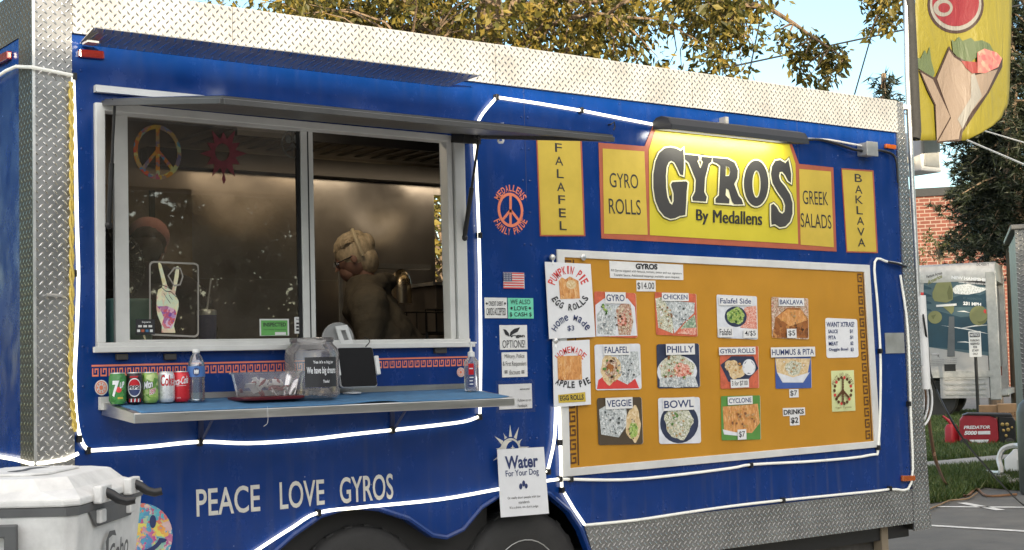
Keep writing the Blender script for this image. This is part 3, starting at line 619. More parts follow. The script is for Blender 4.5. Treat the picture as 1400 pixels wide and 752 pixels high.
rope('glowing white rope light slanting down from the apple pie poster to the skirt', [(764, 556), (766, 610), (768, 668), (784, 695), (799, 717)], MT['rope_on'], [(765, 605), (768, 670)], sm=False)
rope('short curved glowing rope light beside the lower menu frame', [(760, 556), (758, 600), (752, 630), (748, 646)], MT['rope_on'], [(749, 645)])
rope('thin pale rope light along the skirt and up the right corner', [(800, 718), (870, 711), (930, 702), (1000, 692), (1070, 684), (1150, 676), (1215, 669), (1246, 660), (1245, 560), (1241, 450), (1231, 376)], MT['rope_dim'], [(1070, 684), (1216, 668), (1242, 552)], r=.007)
rope('white rope light lying across the foot of the left corner plate', [W(107, 620, .03), W(90, 628, .03), W(60, 633, .03), VX(42, 634, XL-.02), VX(20, 628, XL-.02), VX(-15, 622, XL-.02)], MT['rope_on'], sm=False)
b = MB()
base = [W(97, 112, .03), W(98, 200, .03), W(98, 300, .03), W(98, 420, .03), W(97, 520, .03), W(103, 590, .03)]
sp = spline(base, 14)
for ph in (0, math.pi):
    b.tube([p+Vector((math.cos(i*1.1+ph)*.006, math.sin(i*1.1+ph)*.006, 0)) for i, p in enumerate(sp)], .0055, 6)
tag(b.build('twisted_cord', MT['yellow_cord'], smooth=True, org=base[-1]), 'twisted yellow cord hanging beside the left rope light', 'cord')

# ---------------------------------------------------------------- signs
class Sign:
    def __init__(s, name, label, cat, shape, m, group=None, off=.002, th=.002, P=WALL, pn='panel', world=None):
        s.P, s.off = P, off+th
        pts = world if world else (P.rect(*shape, off) if not isinstance(shape[0], (tuple, list)) else P.quad(shape, off))
        c = sum(pts, Vector())/len(pts); zb = min(p.z for p in pts)
        s.t = thing(name, label, cat, (c.x, c.y, zb), group)
        if m:
            b = MB(); b.prism(pts, P.n*th); s.panel = b.build(pn, m, s.t)
        s.layers = {}; s.n = 0
    def L(s, name, m):
        s.n += 1; k = (name, m.name, s.n if name in ('face', 'caption_strip', 'price_strip', 'picture') else 0)
        if k not in s.layers: s.layers[k] = (MB(), m)
        return s.layers[k][0], m, s.off+.0009+.00028*s.n
    def text(s, t, box, m='ink', bold=.008, name='lettering', shear=0):
        b, _, o = s.L(name, MT[m]); q = s.P.rect(*box, o) if not isinstance(box[0], (tuple, list)) else s.P.quad(box, o)
        b.text(t, q, bold, shear); return s
    def arc(s, t, a, m='ink', bold=.01, down=False, name='lettering'):
        b, _, o = s.L(name, MT[m]); arctext(b, s.P, t, *a, o, bold, down); return s
    def shape(s, px, m, name='print', holes=()):
        b, _, o = s.L(name, MT[m] if isinstance(m, str) else m); b.poly([s.P.at(p[0], p[1], o) for p in px], [[s.P.at(p[0], p[1], o) for p in h] for h in holes]); return s
    def ell(s, cx, cy, rx, ry, m, name='print', hole=None):
        b, _, o = s.L(name, MT[m]); b.poly(ell(s.P, cx, cy, rx, ry, o, 26), [ell(s.P, cx, cy, *hole, o, 26)] if hole else []); return s
    def rect(s, x0, y0, x1, y1, m, name='print'):
        b, _, o = s.L(name, MT[m]); b.quad(s.P.rect(x0, y0, x1, y1, o)); return s
    def done(s):
        for (n, _, _k), (b, m) in s.layers.items():
            if b.v: b.build(n, m, s.t, closed=False)
        return s.t
def letters(s, word, pts, w_, h_, m='ink', bold=.005):
    for ch, (x, y) in zip(word, pts):
        k = .9 if ch in 'FEL' else 1.05
        s.text(ch, (x-w_/2*k, y-h_/2, x+w_/2*k, y+h_/2), m, bold)
s = Sign('wall_sign', 'tall yellow sign reading FALAFEL downwards', 'sign', [(733, 188), (795, 191), (800, 323), (738, 323)], MT['orange'])
s.shape([(735, 190), (793, 193), (798, 321), (740, 321)], 'yellow', 'face')
letters(s, 'FALAFEL', [(763.5, 202), (764.5, 220), (766, 237.5), (767, 255.5), (768, 273), (769, 291), (770, 308.5)], 10.5, 12); s.done()
s = Sign('wall_sign', 'narrow yellow sign reading BAKLAVA downwards at the right end', 'sign', [(1150, 230), (1194, 233), (1200, 346), (1157, 345)], MT['orange'])
s.shape([(1151.5, 232), (1192.5, 235), (1198.2, 344.3), (1158.5, 343.2)], 'yellow', 'face')
letters(s, 'BAKLAVA', [(1173.5, 243.5), (1174, 259), (1174.6, 273), (1175.3, 287.5), (1176.4, 302), (1177.2, 317), (1178, 331.5)], 9.5, 11); s.done()
# the big sign
s = Sign('main_sign', 'large stepped yellow sign with orange border reading GYROS in heavy black letters', 'sign', [(818, 195), (881, 200), (894, 168), (1081, 193), (1092, 224), (1139, 229), (1143.5, 344), (822, 326)], MT['orange'])
s.shape([(824, 203), (881, 207), (885.5, 321), (826, 319.5)], 'yellow', 'face')
s.shape([(887, 205), (898, 172), (1079, 197), (1087.5, 224), (1091.3, 333.5), (888.5, 321.5)], 'yellow2', 'face_centre')
s.shape([(1092.6, 231), (1136, 234.5), (1140, 338), (1094.6, 334.5)], 'yellow', 'face')
s.text('GYRO', [(833, 236), (872, 238.5), (873, 258), (834, 256)], 'ink', 0); s.text('ROLLS', [(832, 271), (875.5, 273.5), (876.5, 294), (833, 292)], 'ink', 0)
s.text('GREEK', [(1097, 260), (1131.5, 262.5), (1132.5, 281), (1098, 279)], 'ink', 0); s.text('SALADS', [(1094.5, 291), (1136, 294), (1137, 313), (1095, 310.5)], 'ink', 0)
for dx in (-.3, .2, .7):
    s.text('By', [(952+dx, 286), (968+dx, 287), (968+dx, 307.5), (952+dx, 306)], 'ink', 0); s.text('Medallens', [(975+dx, 287), (1041.5+dx, 290), (1041.5+dx, 308), (975+dx, 304.5)], 'ink', 0)
zz = lambda p: (870+p[0]/3.7606, 150+p[1]/3.7606)
GL = [([(242, 198), (228, 212), (205, 199), (175, 193), (145, 198), (118, 222), (99, 265), (88, 330), (88, 400), (98, 465), (118, 515), (145, 548), (175, 561), (200, 557), (222, 546), (252, 541), (257, 470), (259, 420), (264, 376), (256, 368), (186, 372), (178, 385), (183, 402), (192, 430), (192, 470), (184, 489), (172, 480), (160, 450), (153, 400), (152, 340), (156, 295), (166, 270), (180, 262), (195, 270), (212, 300), (226, 332), (241, 338), (244, 300), (245, 250)], []),
      ([(248, 230), (319, 237), (322, 255), (314, 264), (329, 302), (343, 268), (334, 258), (336, 241), (389, 247), (386, 268), (372, 278), (353, 352), (349, 422), (362, 448), (358, 472), (290, 467), (288, 450), (303, 420), (306, 360), (270, 272), (250, 255)], []),
      ([(392, 246), (470, 253), (505, 272), (522, 312), (520, 350), (503, 382), (526, 442), (541, 460), (550, 486), (503, 486), (490, 470), (475, 412), (461, 404), (459, 440), (479, 460), (478, 482), (408, 478), (407, 458), (425, 440), (432, 290), (413, 275), (394, 268)], [[(461, 288), (478, 297), (483, 318), (476, 340), (459, 342)]]),
      ([(616+63*math.cos(R(a)), 378+118*math.sin(R(a))) for a in range(0, 360, 12)], [[(618+21*math.cos(R(a)), 382+70*math.sin(R(a))) for a in range(0, 360, 12)]]),
      ([(782, 256), (766, 275), (740, 258), (715, 262), (698, 290), (692, 330), (700, 375), (725, 420), (755, 462), (765, 492), (762, 524), (750, 535), (735, 525), (722, 500), (705, 484), (693, 490), (693, 560), (695, 592), (713, 588), (737, 604), (766, 600), (790, 575), (803, 535), (803, 480), (790, 435), (765, 395), (740, 365), (733, 340), (738, 320), (750, 318), (765, 335), (780, 365), (795, 376), (796, 330), (789, 290)], [])]
def offs(p, d):
    n = len(p); A = sum(p[i][0]*p[(i+1) % n][1]-p[(i+1) % n][0]*p[i][1] for i in range(n)); sg = 1 if A > 0 else -1; o = []
    for i in range(n):
        a, b_, c = p[i-1], p[i], p[(i+1) % n]
        e1 = Vector((b_[0]-a[0], b_[1]-a[1])).normalized(); e2 = Vector((c[0]-b_[0], c[1]-b_[1])).normalized()
        n1 = Vector((e1.y, -e1.x)); n2 = Vector((e2.y, -e2.x)); m_ = n1+n2
        if m_.length < .3: m_ = n1
        k = min(1.6, 1/max(.35, m_.normalized().dot(n1))); m_ = m_.normalized()*k*d*sg
        o.append((b_[0]+m_.x, b_[1]+m_.y))
    return o
for dd, m_, nm in ((11, 'ink', 'letter_outline'), (7.5, 'cream', 'letter_halo'), (0, 'charcoal', 'letter_fill')):
    for gi, (outer, holes) in enumerate(GL):
        if gi == 2 and dd: outer = [(392, 246), (470, 253), (505, 272), (522, 312), (520, 350), (508, 384), (526, 442), (541, 460), (550, 486), (503, 486), (478, 483), (408, 478), (407, 458), (425, 440), (432, 290), (413, 275), (394, 268)]; holes = [[(463, 292), (477, 300), (480, 318), (474, 336), (462, 338)]]
        s.shape([zz(p) for p in offs(outer, dd)], m_, nm, [[zz(p) for p in (offs(h, -min(dd*.8, 5)) if len(h) > 8 else h)] for h in holes])
s.done()

# menu board
s = Sign('menu_board', 'long ochre menu board in a white metal frame', 'menu board', [(764, 346), (1184, 367), (1198, 606), (771, 647)], MT['ochre'], th=.004)
b = MB(); outer = WALL.quad([(760, 341), (1187, 362.5), (1202, 611), (767, 652)], .002); inner_ = WALL.quad([(770, 352), (1180, 372), (1193.5, 603), (778, 640)], .002)
for i in range(4):
    j = (i+1) % 4; b.prism([outer[i], outer[j], inner_[j], inner_[i]], (0, -.012, 0))
b.build('frame', MT['white_alu'], s.t, bevel=.002)
def vkeys(tl, tr, br, bl, n, off):
    b = MB(); rs = [(.0, 1.0, .84, 1.0), (.06, .2, 0, .70), (.2, .84, 0, .15), (.70, .84, .15, .70), (.36, .70, .56, .70), (.36, .49, .30, .56)]
    q = WALL.quad([tl, tr, br, bl], off)
    for i in range(n):
        for (a, c, d, e_) in rs:
            pts = []
            for t, u in ((a, d), (c, d), (c, e_), (a, e_)):
                t = (i+t)/n; L_ = q[0]*(1-t)+q[3]*t; R_ = q[1]*(1-t)+q[2]*t; pts.append(L_*(1-u)+R_*u)
            b.quad(pts)
    return b
vkeys((1172, 373), (1180.5, 373.5), (1193, 602), (1184, 603), 15, .008).build('key_border', MT['brown'], s.t, closed=False)
vkeys((772, 354), (785, 355), (792, 636), (780, 638), 15, .008).build('key_border', MT['brown'], s.t, closed=False)
s.done()
BO = .007
s = Sign('menu_card', 'wide white heading card reading GYROS on the menu board', 'menu card', [(832.7, 356.5), (933.5, 362), (934, 383), (834, 380)], MT['paper2'], 'paper cards on the menu board', BO)
s.text('GYROS', (869, 360.5, 899, 368.3), bold=.05); s.text('All Gyros topped with lettuce, tomato, onion and our signature', [(835, 367.5), (932, 372.3), (932, 376.2), (835, 371.8)], bold=.0); s.text('Tzatziki Sauce. Additional toppings available upon request', [(839, 374), (929, 377.5), (929, 381.3), (839, 378)], bold=0); s.done()
s = Sign('menu_card', 'white price card reading $14.00 under the heading card', 'menu card', (870, 383.5, 896, 398.5), MT['paper2'], 'paper cards on the menu board', BO); s.text('$14.00', (871.5, 386, 894.5, 396.5), bold=.0); s.done()
for n_, c_ in dict(m_green=(.10, .22, .05), m_dgreen=(.03, .08, .02), m_lime=(.36, .46, .12), m_brown=(.22, .10, .045), m_dbrown=(.06, .028, .014), m_cream=(.62, .54, .38), m_white=(.70, .70, .68), m_tan=(.45, .28, .13), m_red=(.48, .09, .06), m_gold=(.52, .27, .07), m_foil=(.45, .48, .49), m_grey=(.22, .24, .25), m_dgrey=(.07, .08, .08)).items(): MT[n_] = mat('print_'+n_[2:], c_, .4, 0, .3, 120)
def photo(label, q, lab, labbox, layers, prices=()):
    s = Sign('food_photo', label, 'food photo', q, MT['paper2'], 'food photos on the menu board', BO, .0015)
    for l in layers:
        if l[0] == 'r': s.shape(l[1], l[2], 'picture')
        elif l[0] == 'e':
            cx, cy, rx, ry = l[1]; rg_ = random.Random(int(cx*7+cy*3)); ph = [rg_.uniform(0, 6.28) for _ in range(3)]
            f = lambda a: 1+.07*math.sin(3*a+ph[0])+.06*math.sin(5*a+ph[1])+.04*math.sin(9*a+ph[2])
            s.shape([(cx+rx*f(R(a))*math.cos(R(a)), cy+ry*f(R(a))*math.sin(R(a))) for a in range(0, 360, 12)], l[2], 'picture') if len(l) < 4 and not l[2].startswith('plate') else s.ell(cx, cy, rx, ry, l[2], 'picture', l[3] if len(l) > 3 else None)
        elif l[0] == 'c':
            (cx, cy, rx, ry), n, ms = l[1:]; rg_ = random.Random(int(cx*5+cy))
            for i in range(n):
                a, q = rg_.uniform(0, 6.28), math.sqrt(rg_.random()); x, y = cx+rx*q*math.cos(a), cy+ry*q*math.sin(a); z = rg_.uniform(.9, 2.4); e_ = rg_.uniform(.4, 1); t_ = rg_.uniform(0, 3.14)
                pts = []
                for k in range(7):
                    b_ = k*.898; u, v = z*math.cos(b_)*rg_.uniform(.7, 1.1), z*e_*math.sin(b_)*rg_.uniform(.7, 1.1); pts.append((x+u*math.cos(t_)-v*math.sin(t_), y+u*math.sin(t_)+v*math.cos(t_)))
                m_ = MT[ms[i % len(ms)]]; k_ = ('morsels', m_.name, 0)
                if k_ not in s.layers: s.layers[k_] = (MB(), m_)
                s.layers[k_][0].poly([s.P.at(p[0], p[1], s.off+.0050+.00002*i) for p in pts])
    s.n += 16
    if labbox:
        s.rect(*labbox, 'paper2', 'caption_strip'); x0, y0, x1, y1 = labbox
        s.text(lab, (x0+1.6, y0+(y1-y0)*.2, x1-1.6, y1-(y1-y0)*.2), 'navy', .016)
    for t, bx in prices:
        s.rect(*bx, 'paper2', 'price_strip'); x0, y0, x1, y1 = bx; s.text(t, (x0+1.8, y0+(y1-y0)*.18, x1-1.8, y1-(y1-y0)*.18), 'ink', .012)
    s.done(); return s
def Q(x0, y0, x1, y1, r=2.0, lean=0.0):
    pts = []
    for cx, cy, a in ((x1-r, y0+r, -90), (x1-r, y1-r, 0), (x0+r, y1-r, 90), (x0+r, y0+r, 180)):
        for k in range(4): t = R(a+30*k); pts.append((cx+r*math.cos(t)+lean*(cy-y0)/(y1-y0), cy+r*math.sin(t)+.045*(cx-(x0+x1)/2)*(1 if cy < 470 else -.5)))
    return pts
g = Q(812, 399.5, 869, 461, 3, 2.5)
photo('GYRO photo card showing a foil wrapped gyro on a white tray', g, 'GYRO', (827.5, 399.5, 855.5, 415), [('r', g, 'tablecl'), ('r', [(814, 417), (826, 408), (858, 408), (868, 420), (871, 459), (815, 460)], 'plate_w'), ('r', [(816, 430), (828, 416), (846, 418), (843, 440), (841, 459), (817, 456)], 'foil'), ('r', [(842, 424), (850, 414), (862, 416), (866, 440), (862, 458), (846, 458)], 'meat'), ('e', (851, 439, 6, 8), 'tomato'), ('c', (828, 421, 7, 8), 16, ('m_green', 'm_dgreen', 'm_lime')), ('c', (852, 436, 11, 19), 34, ('m_brown', 'm_cream', 'm_dbrown', 'm_cream', 'm_red')), ('c', (830, 442, 11, 14), 30, ('m_foil', 'm_white', 'm_grey'))])
g = Q(895, 400.5, 951.5, 459, 2, 2)
photo('CHICKEN photo card with foil cone over chicken pieces', g, 'CHICKEN', (905, 400.5, 941.5, 411.5), [('r', g, 'tablecl'), ('r', [(896, 408), (915, 404), (922, 430), (920, 456), (900, 448)], 'rice'), ('r', [(908, 410), (950, 414), (949, 428), (936, 440), (922, 456), (918, 430)], 'foil'), ('r', [(936, 442), (950, 430), (952.5, 449), (930, 450)], 'gingham'), ('r', [(926, 456), (934, 449), (952, 448), (952, 458)], 'tomato'), ('c', (909, 432, 10, 18), 38, ('m_cream', 'm_tan', 'm_white', 'm_brown')), ('c', (931, 431, 12, 13), 30, ('m_foil', 'm_white', 'm_grey', 'm_dgrey'))])
g = Q(812.5, 470.5, 875, 533, 3, 2)
photo('FALAFEL photo card with dark falafel in foil on red cloth', g, 'FALAFEL', (825, 471, 861, 485.5), [('r', g, 'plate_w'), ('r', [(818, 520), (828, 512), (866, 512), (874, 531), (816, 532)], 'red'), ('r', [(846, 482), (872, 480), (875, 512), (858, 526), (842, 518)], 'foil'), ('e', (835, 505, 14, 20), 'pita'), ('e', (836, 505, 9, 14), 'meat'), ('e', (834, 503, 5, 6), 'syrup'), ('c', (836, 506, 12, 17), 30, ('m_tan', 'm_dbrown', 'm_cream', 'm_green')), ('c', (859, 503, 13, 17), 34, ('m_foil', 'm_white', 'm_grey', 'm_dgrey'))])
g = Q(897.5, 470, 955.5, 530.5, 3, 1.5)
photo('PHILLY photo card with chopped meat heaped on a pale plate', g, 'PHILLY', (910.5, 470, 950, 485), [('r', g, 'plate_n'), ('e', (926, 508, 27, 22), 'plate_w'), ('e', (925, 503, 24, 18), 'rice'), ('e', (932, 506, 11, 10), 'tomato'), ('r', [(902, 517), (950, 514), (955, 529), (902, 529)], 'foil'), ('c', (926, 503, 23, 17), 60, ('m_cream', 'm_red', 'm_tan', 'm_white', 'm_brown', 'm_green')), ('c', (928, 523, 22, 6), 22, ('m_foil', 'm_white', 'm_grey'))])
g = Q(816, 543.5, 877, 608, 3, 2.2)
photo('VEGGIE photo card with foil and a pale wrap on dark wood', g, 'VEGGIE', (828, 543.5, 865, 559), [('r', g, mat('photo_brown', (.07, .05, .03), .5)), ('r', [(819, 560), (836, 550), (856, 556), (858, 580), (846, 598), (822, 594)], 'foil'), ('e', (866, 580, 10, 24), 'pita'), ('e', (866, 588, 6, 11), 'salad'), ('c', (838, 576, 17, 18), 44, ('m_foil', 'm_white', 'm_grey', 'm_dgrey')), ('c', (866, 586, 6, 14), 16, ('m_lime', 'm_cream', 'm_dbrown'))])
g = Q(899.5, 543.5, 956.5, 606.5, 3, 1.8)
photo('BOWL photo card showing a white salad bowl on navy', g, 'BOWL', (906.5, 543.5, 950, 561), [('r', g, 'plate_w'), ('e', (929, 578, 26, 28), 'plate_n'), ('e', (928, 578, 19, 22), 'rice'), ('c', (928, 578, 17, 20), 60, ('m_white', 'm_cream', 'm_green', 'm_white', 'm_tan'))])
g = Q(979.5, 404, 1034.5, 463, 2, 1.5)
photo('small falafel side photo card with a green falafel ball', g, 'Falafel Side', (983, 405.5, 1028.5, 417.5), [('r', g, 'plate_w'), ('r', [(1018, 420), (1034, 418), (1035, 450), (1012, 448)], 'tomato'), ('e', (1006, 433, 15, 14), 'plate_n'), ('e', (1006, 432, 12, 11), 'salad'), ('c', (1006, 432, 10, 9), 30, ('m_lime', 'm_green', 'm_lime', 'm_dgreen'))], [('Falafel', (982, 447, 1002, 461)), ('4/$5', (1016.5, 450, 1035, 462))])
g = Q(1054.5, 407, 1104.5, 463, 1.5, 1)
photo('BAKLAVA photo card with brown syrupy pastry and $5 price', g, 'BAKLAVA', (1064.5, 407.5, 1099.5, 418.5), [('r', g, 'meat'), ('r', [(1060, 434), (1076, 421), (1094, 421), (1105, 436), (1105, 462), (1056, 462)], 'syrup'), ('r', [(1062, 433), (1076, 423), (1096, 424), (1103, 438), (1080, 446)], 'fries'), ('c', (1082, 450, 18, 9), 18, ('m_dbrown', 'm_brown')), ('c', (1084, 433, 16, 7), 12, ('m_gold', 'm_tan'))], [('$5', (1076, 449.5, 1089, 462))])
g = Q(984, 474, 1036.5, 531, 1.5, 1)
photo('GYRO ROLLS photo card with wraps beside a sauce cup', g, 'GYRO ROLLS', (983, 474.5, 1033, 485), [('r', g, 'tablecl'), ('r', [(985, 499), (1000, 487), (1030, 487), (1037, 504), (1018, 524), (996, 522)], 'plate_n'), ('e', (1000, 500, 9, 8), 'pita'), ('e', (1007, 508, 11, 10), 'pita'), ('e', (1024, 502, 9, 11), 'plate_w', (7, 9)), ('e', (1024, 502, 7, 9), 'paper'), ('c', (1004, 505, 11, 10), 20, ('m_tan', 'm_gold', 'm_cream'))], [('3 for $7.00', (999, 518.5, 1024, 530))])
g = Q(1059.5, 484, 1108.5, 531, 1.5, 1)
photo('HUMMUS & PITA photo card with a white basket on blue', g, 'HUMMUS & PITA', (1054, 474.5, 1114.5, 488), [('r', g, mat('photo_blue', (.05, .10, .33), .5)), ('r', [(1060, 490), (1108, 490), (1104, 512), (1092, 522), (1070, 520), (1062, 508)], 'pita'), ('e', (1085, 503, 11, 10), 'rice'), ('r', [(1062, 509), (1084, 516), (1107, 509), (1098, 523), (1070, 523)], 'plate_w'), ('c', (1084, 500, 18, 9), 18, ('m_cream', 'm_tan', 'm_white'))])
s = Sign('menu_card', 'small $7 price card under the pita photo', 'menu card', (1079, 532, 1091.5, 543.5), MT['paper2'], 'paper cards on the menu board', BO); s.text('$7', (1080.5, 533.7, 1090, 542)); s.done()
g = Q(985.5, 541, 1039, 601.5, 1.5, 1)
photo('CYCLONE photo card with golden spiral potatoes on green', g, 'CYCLONE', (995, 542, 1029, 553), [('r', g, mat('photo_green', (.09, .25, .05), .5)), ('r', [(988, 556), (1036, 552), (1039, 578), (1028, 592), (990, 590)], 'fries'), ('r', [(988, 587), (1010, 592), (1010, 596), (990, 594)], 'plate_w'), ('c', (1013, 572, 20, 15), 46, ('m_gold', 'm_tan', 'm_brown', 'm_gold'))], [('$7', (1008.5, 587, 1020.5, 601))])
s = Sign('menu_card', 'white DRINKS $2 card low on the menu board', 'menu card', [(1070, 558), (1100, 557), (1100.5, 567.5), (1092.5, 568), (1093, 581), (1080, 582), (1079.5, 568.6), (1070.5, 569)], MT['paper2'], 'paper cards on the menu board', BO)
s.text('DRINKS', (1071.5, 559.7, 1099, 566.5), bold=.03); s.text('$2', (1081.5, 570.5, 1091.5, 579.5), bold=.02); s.done()
s = Sign('menu_card', 'rounded white WANT XTRAS? list card on the menu board', 'menu card', Q(1128, 435.5, 1171.5, 489, 3, 2), MT['paper'], 'paper cards on the menu board', BO)
s.text('WANT XTRAS?', (1130, 440, 1168, 447), 'navy', .02)
for i, (a, c) in enumerate((('SAUCE', '$1'), ('PITA', '$1'), ('MEAT', '$2'), ('Doggie Bowl', '$3'))):
    y = 450.5+i*8.3; s.text(a, (1132.5+i*.4, y, 1132.5+i*.4+(13, 10, 12.5, 26)[i], y+5.2), 'navy', .02); s.text(c, (1162+i*.4, y-.3, 1166+i*.4, y+5.2), 'navy', .02)
s.done()
s = Sign('menu_card', 'pale green card with a brown peace sign made of vegetables', 'menu card', [(1136, 507), (1167, 506), (1169.3, 561.5), (1137.5, 563)], mat('pale_green_card', (.62, .66, .33), .5), 'paper cards on the menu board', BO)
for k in range(18):
    a = R(k*20); s.ell(1152.5+11.5*math.cos(a), 534-18*math.sin(a), 1.7, 2.2, ('brown', 'red', 'brown')[k % 3], 'print')
for a in (90, 270, 218, 322):
    for t in (.08, .28, .48, .68, .86): s.ell(1152.5+11*t*math.cos(R(a)), 534-17*t*math.sin(R(a)), 1.3, 2.2, 'brown', 'print')
s.text('Vegan  Options', (1142, 555.5, 1164, 559), 'brown', .0); s.arc('PEACE AND VEGGIES', (1152.5, 534, 14.2, 22.5, 4, 160, 20), 'brown', 0); s.done()

# posters hung over the board edge
s = Sign('poster', 'white PUMPKIN PIE EGG ROLLS poster overlapping the menu board', 'poster', [(744.5, 358), (807, 361), (813.5, 460.5), (750.6, 463.5)], MT['paper'], None, .022, .003)
s.arc('PUMPKIN PIE', (777, 399, 25, 30, 11, 160, 22), 'red', .02); s.shape([(764, 384), (768, 379), (773, 382), (779, 378), (791, 384), (793, 408), (766, 409)], 'fries', 'picture'); s.ell(781, 389, 7, 6, 'pita', 'picture'); s.ell(778, 401, 8, 6, 'fries', 'picture')
s.arc('EGG ROLLS', (779, 396, 24, 24, 9, 205, 338), 'ink', .03, True); s.arc('Home Made', (781, 470, 28, 36, 8, 150, 32), 'navy', .01); s.text('$3', (776, 445, 785, 453), 'navy', .01); s.done()
s = Sign('poster', 'plastic sleeved HOMEMADE APPLE PIE EGG ROLLS poster under the pumpkin pie one', 'poster', [(755, 467), (805.5, 464.5), (807.5, 553), (757, 557)], MT['paper'], None, .022, .003)
s.arc('HOMEMADE', (781, 520, 28, 42, 9, 135, 47), 'red', .01); s.shape([(762, 487), (795, 486), (796, 519), (763, 520)], 'fries', 'picture')
s.arc('APPLE PIE', (782, 480, 46, 46, 9, 242, 302), 'ink', .03, True); s.shape([(763, 540), (800, 536), (801, 549), (764, 551)], 'yellow', 'print'); s.text('EGG ROLLS', [(765, 541), (798, 539), (798, 546.5), (766, 548)], 'ink', .03); s.done()
for (c, lb, grp) in (((755, 352), 'shiny round clip at the top left of the pumpkin pie poster', 0), ((798, 352), 'small brass ring holding the right top of the pumpkin pie poster', 1), ((759, 466), 'pale round clip between the two posters', 0)):
    b = MB(); p = W(c[0], c[1], .02)
    if grp: b.lathe(p+Vector((0, -.004, 0)), [(.012, 0), (.016, .003), (.016, .007), (.012, .01), (.010, .005)], 16, (0, 1, 0))
    else: b.ellipsoid(p, .016, .016, .016); b.tube([p, p+Vector((.0, -.006, -.035))], .004, 6)
    tag(b.build('poster_clip', MT['alu'], smooth=True, org=p), lb, 'clip', 'clips holding the posters')
s = Sign('paper_sign', 'white Water For Your Dog sheet hanging above the right wheel', 'paper sign', [(679.4, 614.5), (743, 611), (750, 702), (684.4, 707.5)], MT['paper'], None, .035, .003)
s.text('Water', [(690, 624), (735, 620.5), (736, 638.5), (691, 642)], 'navy', .03); s.text('For Your Dog', [(691, 643.5), (736, 640), (737, 651), (692, 654.5)], 'navy', .01)
for (x, y, rx, ry) in ((712, 665, 2.2, 4.2), (716, 661, 2, 4.2), (719.5, 664.5, 2, 3.4)): s.ell(x, y, rx, ry, 'navy', 'print')
s.text('Or really short people with low', [(694, 679.5), (739, 676.5), (739, 680.5), (694, 683.8)], 'ink', 0); s.text('standards', [(709, 685), (724, 684), (724, 687.5), (709, 688.7)], 'ink', 0); s.text("It's a drink, we don't judge", [(697, 692.3), (736, 690), (736, 694), (697, 696.5)], 'ink', 0); s.done()
# little stickers between window and board
s = Sign('flag_sticker', 'small american flag sticker above the payment stickers', 'sticker', (688, 372.5, 716.5, 394.5), MT['paper2'])
for i in range(7): s.rect(688.2, 372.8+i*3.34, 716.3, 372.8+i*3.34+1.67, 'red')
s.rect(688.2, 372.8, 700, 384.5, 'navy', 'canton')
for i in range(4):
    for j in range(5): s.ell(689.8+j*2.1, 374.5+i*2.7, .55, .7, 'paper2', 'star_field')
s.done()
s = Sign('sticker', 'white sticker reading CREDIT DEBIT CARDS ACCEPTED', 'sticker', (662.5, 407, 693, 435), MT['paper2']); s.text('CREDIT DEBIT', (668, 412, 688, 418)); s.text('CARDS ACCEPTED', (665, 421, 691.5, 431)); s.ell(665.5, 415, 1.4, 1.6, 'ink'); s.ell(690.5, 415, 1.4, 1.6, 'ink'); s.done()
s = Sign('sticker', 'mint green sticker reading WE ALSO LOVE CASH', 'sticker', (694.3, 407.5, 729, 435.5), MT['teal']); s.text('WE ALSO', (698, 409.5, 725, 416)); s.text('LOVE', (703, 418.5, 721, 424.5)); s.text('$ CASH $', (697, 427, 727, 433.5)); s.ell(699.5, 421.3, 1.6, 1.8, 'ink'); s.ell(724.5, 421.3, 1.6, 1.8, 'ink'); s.done()
s = Sign('sticker', 'white vegan OPTIONS! sticker with black leaves', 'sticker', (683, 444.5, 720.5, 478), MT['paper2']); s.text('vegan', (697, 458, 717.5, 462.5), bold=.05); s.text('OPTIONS!', (687, 465, 718, 475.5), bold=.0)
s.shape([(688, 450), (692, 451), (696, 456), (696, 460), (691, 457.5)], 'ink'); s.shape([(696.5, 460), (698, 454), (703, 449.5), (711, 447.5), (708, 453.5), (702, 456.5)], 'ink'); s.done()
s = Sign('sticker', 'white Military, Police & First Responders discount sticker', 'sticker', (686, 481.5, 720.5, 515.5), MT['paper2']); s.text('Military, Police', (690, 484, 717, 491.5), 'charcoal', 0); s.text('& First Responders', (687.5, 494, 719.5, 502), 'charcoal', 0); s.text('discount', (696, 505.5, 711, 512), 'charcoal', 0); s.text('=', (690, 506.5, 694, 510.5), 'charcoal', 0.02); s.text('=', (713, 506.5, 717, 510.5), 'charcoal', 0.02); s.done()
s = Sign('sleeved_card', 'clear plastic sleeve with a white Facebook card behind the counter end', 'card', (682, 525, 727, 559), MT['paper2'], off=.003); s.text('Follow us on', (708, 545, 726, 549), 'charcoal', 0); s.text('Facebook', (708, 552, 721, 556.5), 'charcoal', 0); s.text('MEDALLENS', (711, 531, 724, 533), 'ink', .02)
b = MB(); b.quad(WALL.rect(678, 519.5, 731.5, 564, .009)); b.build('clear_sleeve', MT['sleeve'], s.t, closed=False); s.done()
for (x, y, rx, lb) in ((138.5, 530, 9, 'round pale badge sticker left of the soda cans'), (630, 509, 5.5, 'round pale badge sticker behind the hand sanitiser')):
    s = Sign('badge_sticker', lb, 'sticker', [(x+rx*math.cos(R(a)), y+rx*1.18*math.sin(R(a))) for a in range(0, 360, 15)], MT['paper2'])
    s.ell(x, y, rx*.85, rx*1.0, 'coral', 'print', (rx*.72, rx*.85)); s.ell(x, y, rx*.3, rx*.36, 'coral', 'print')
    for k in range(8): s.ell(x+rx*.55*math.cos(R(k*45)), y+rx*.62*math.sin(R(k*45)), rx*.09, rx*.16, 'coral', 'print')
    s.done()
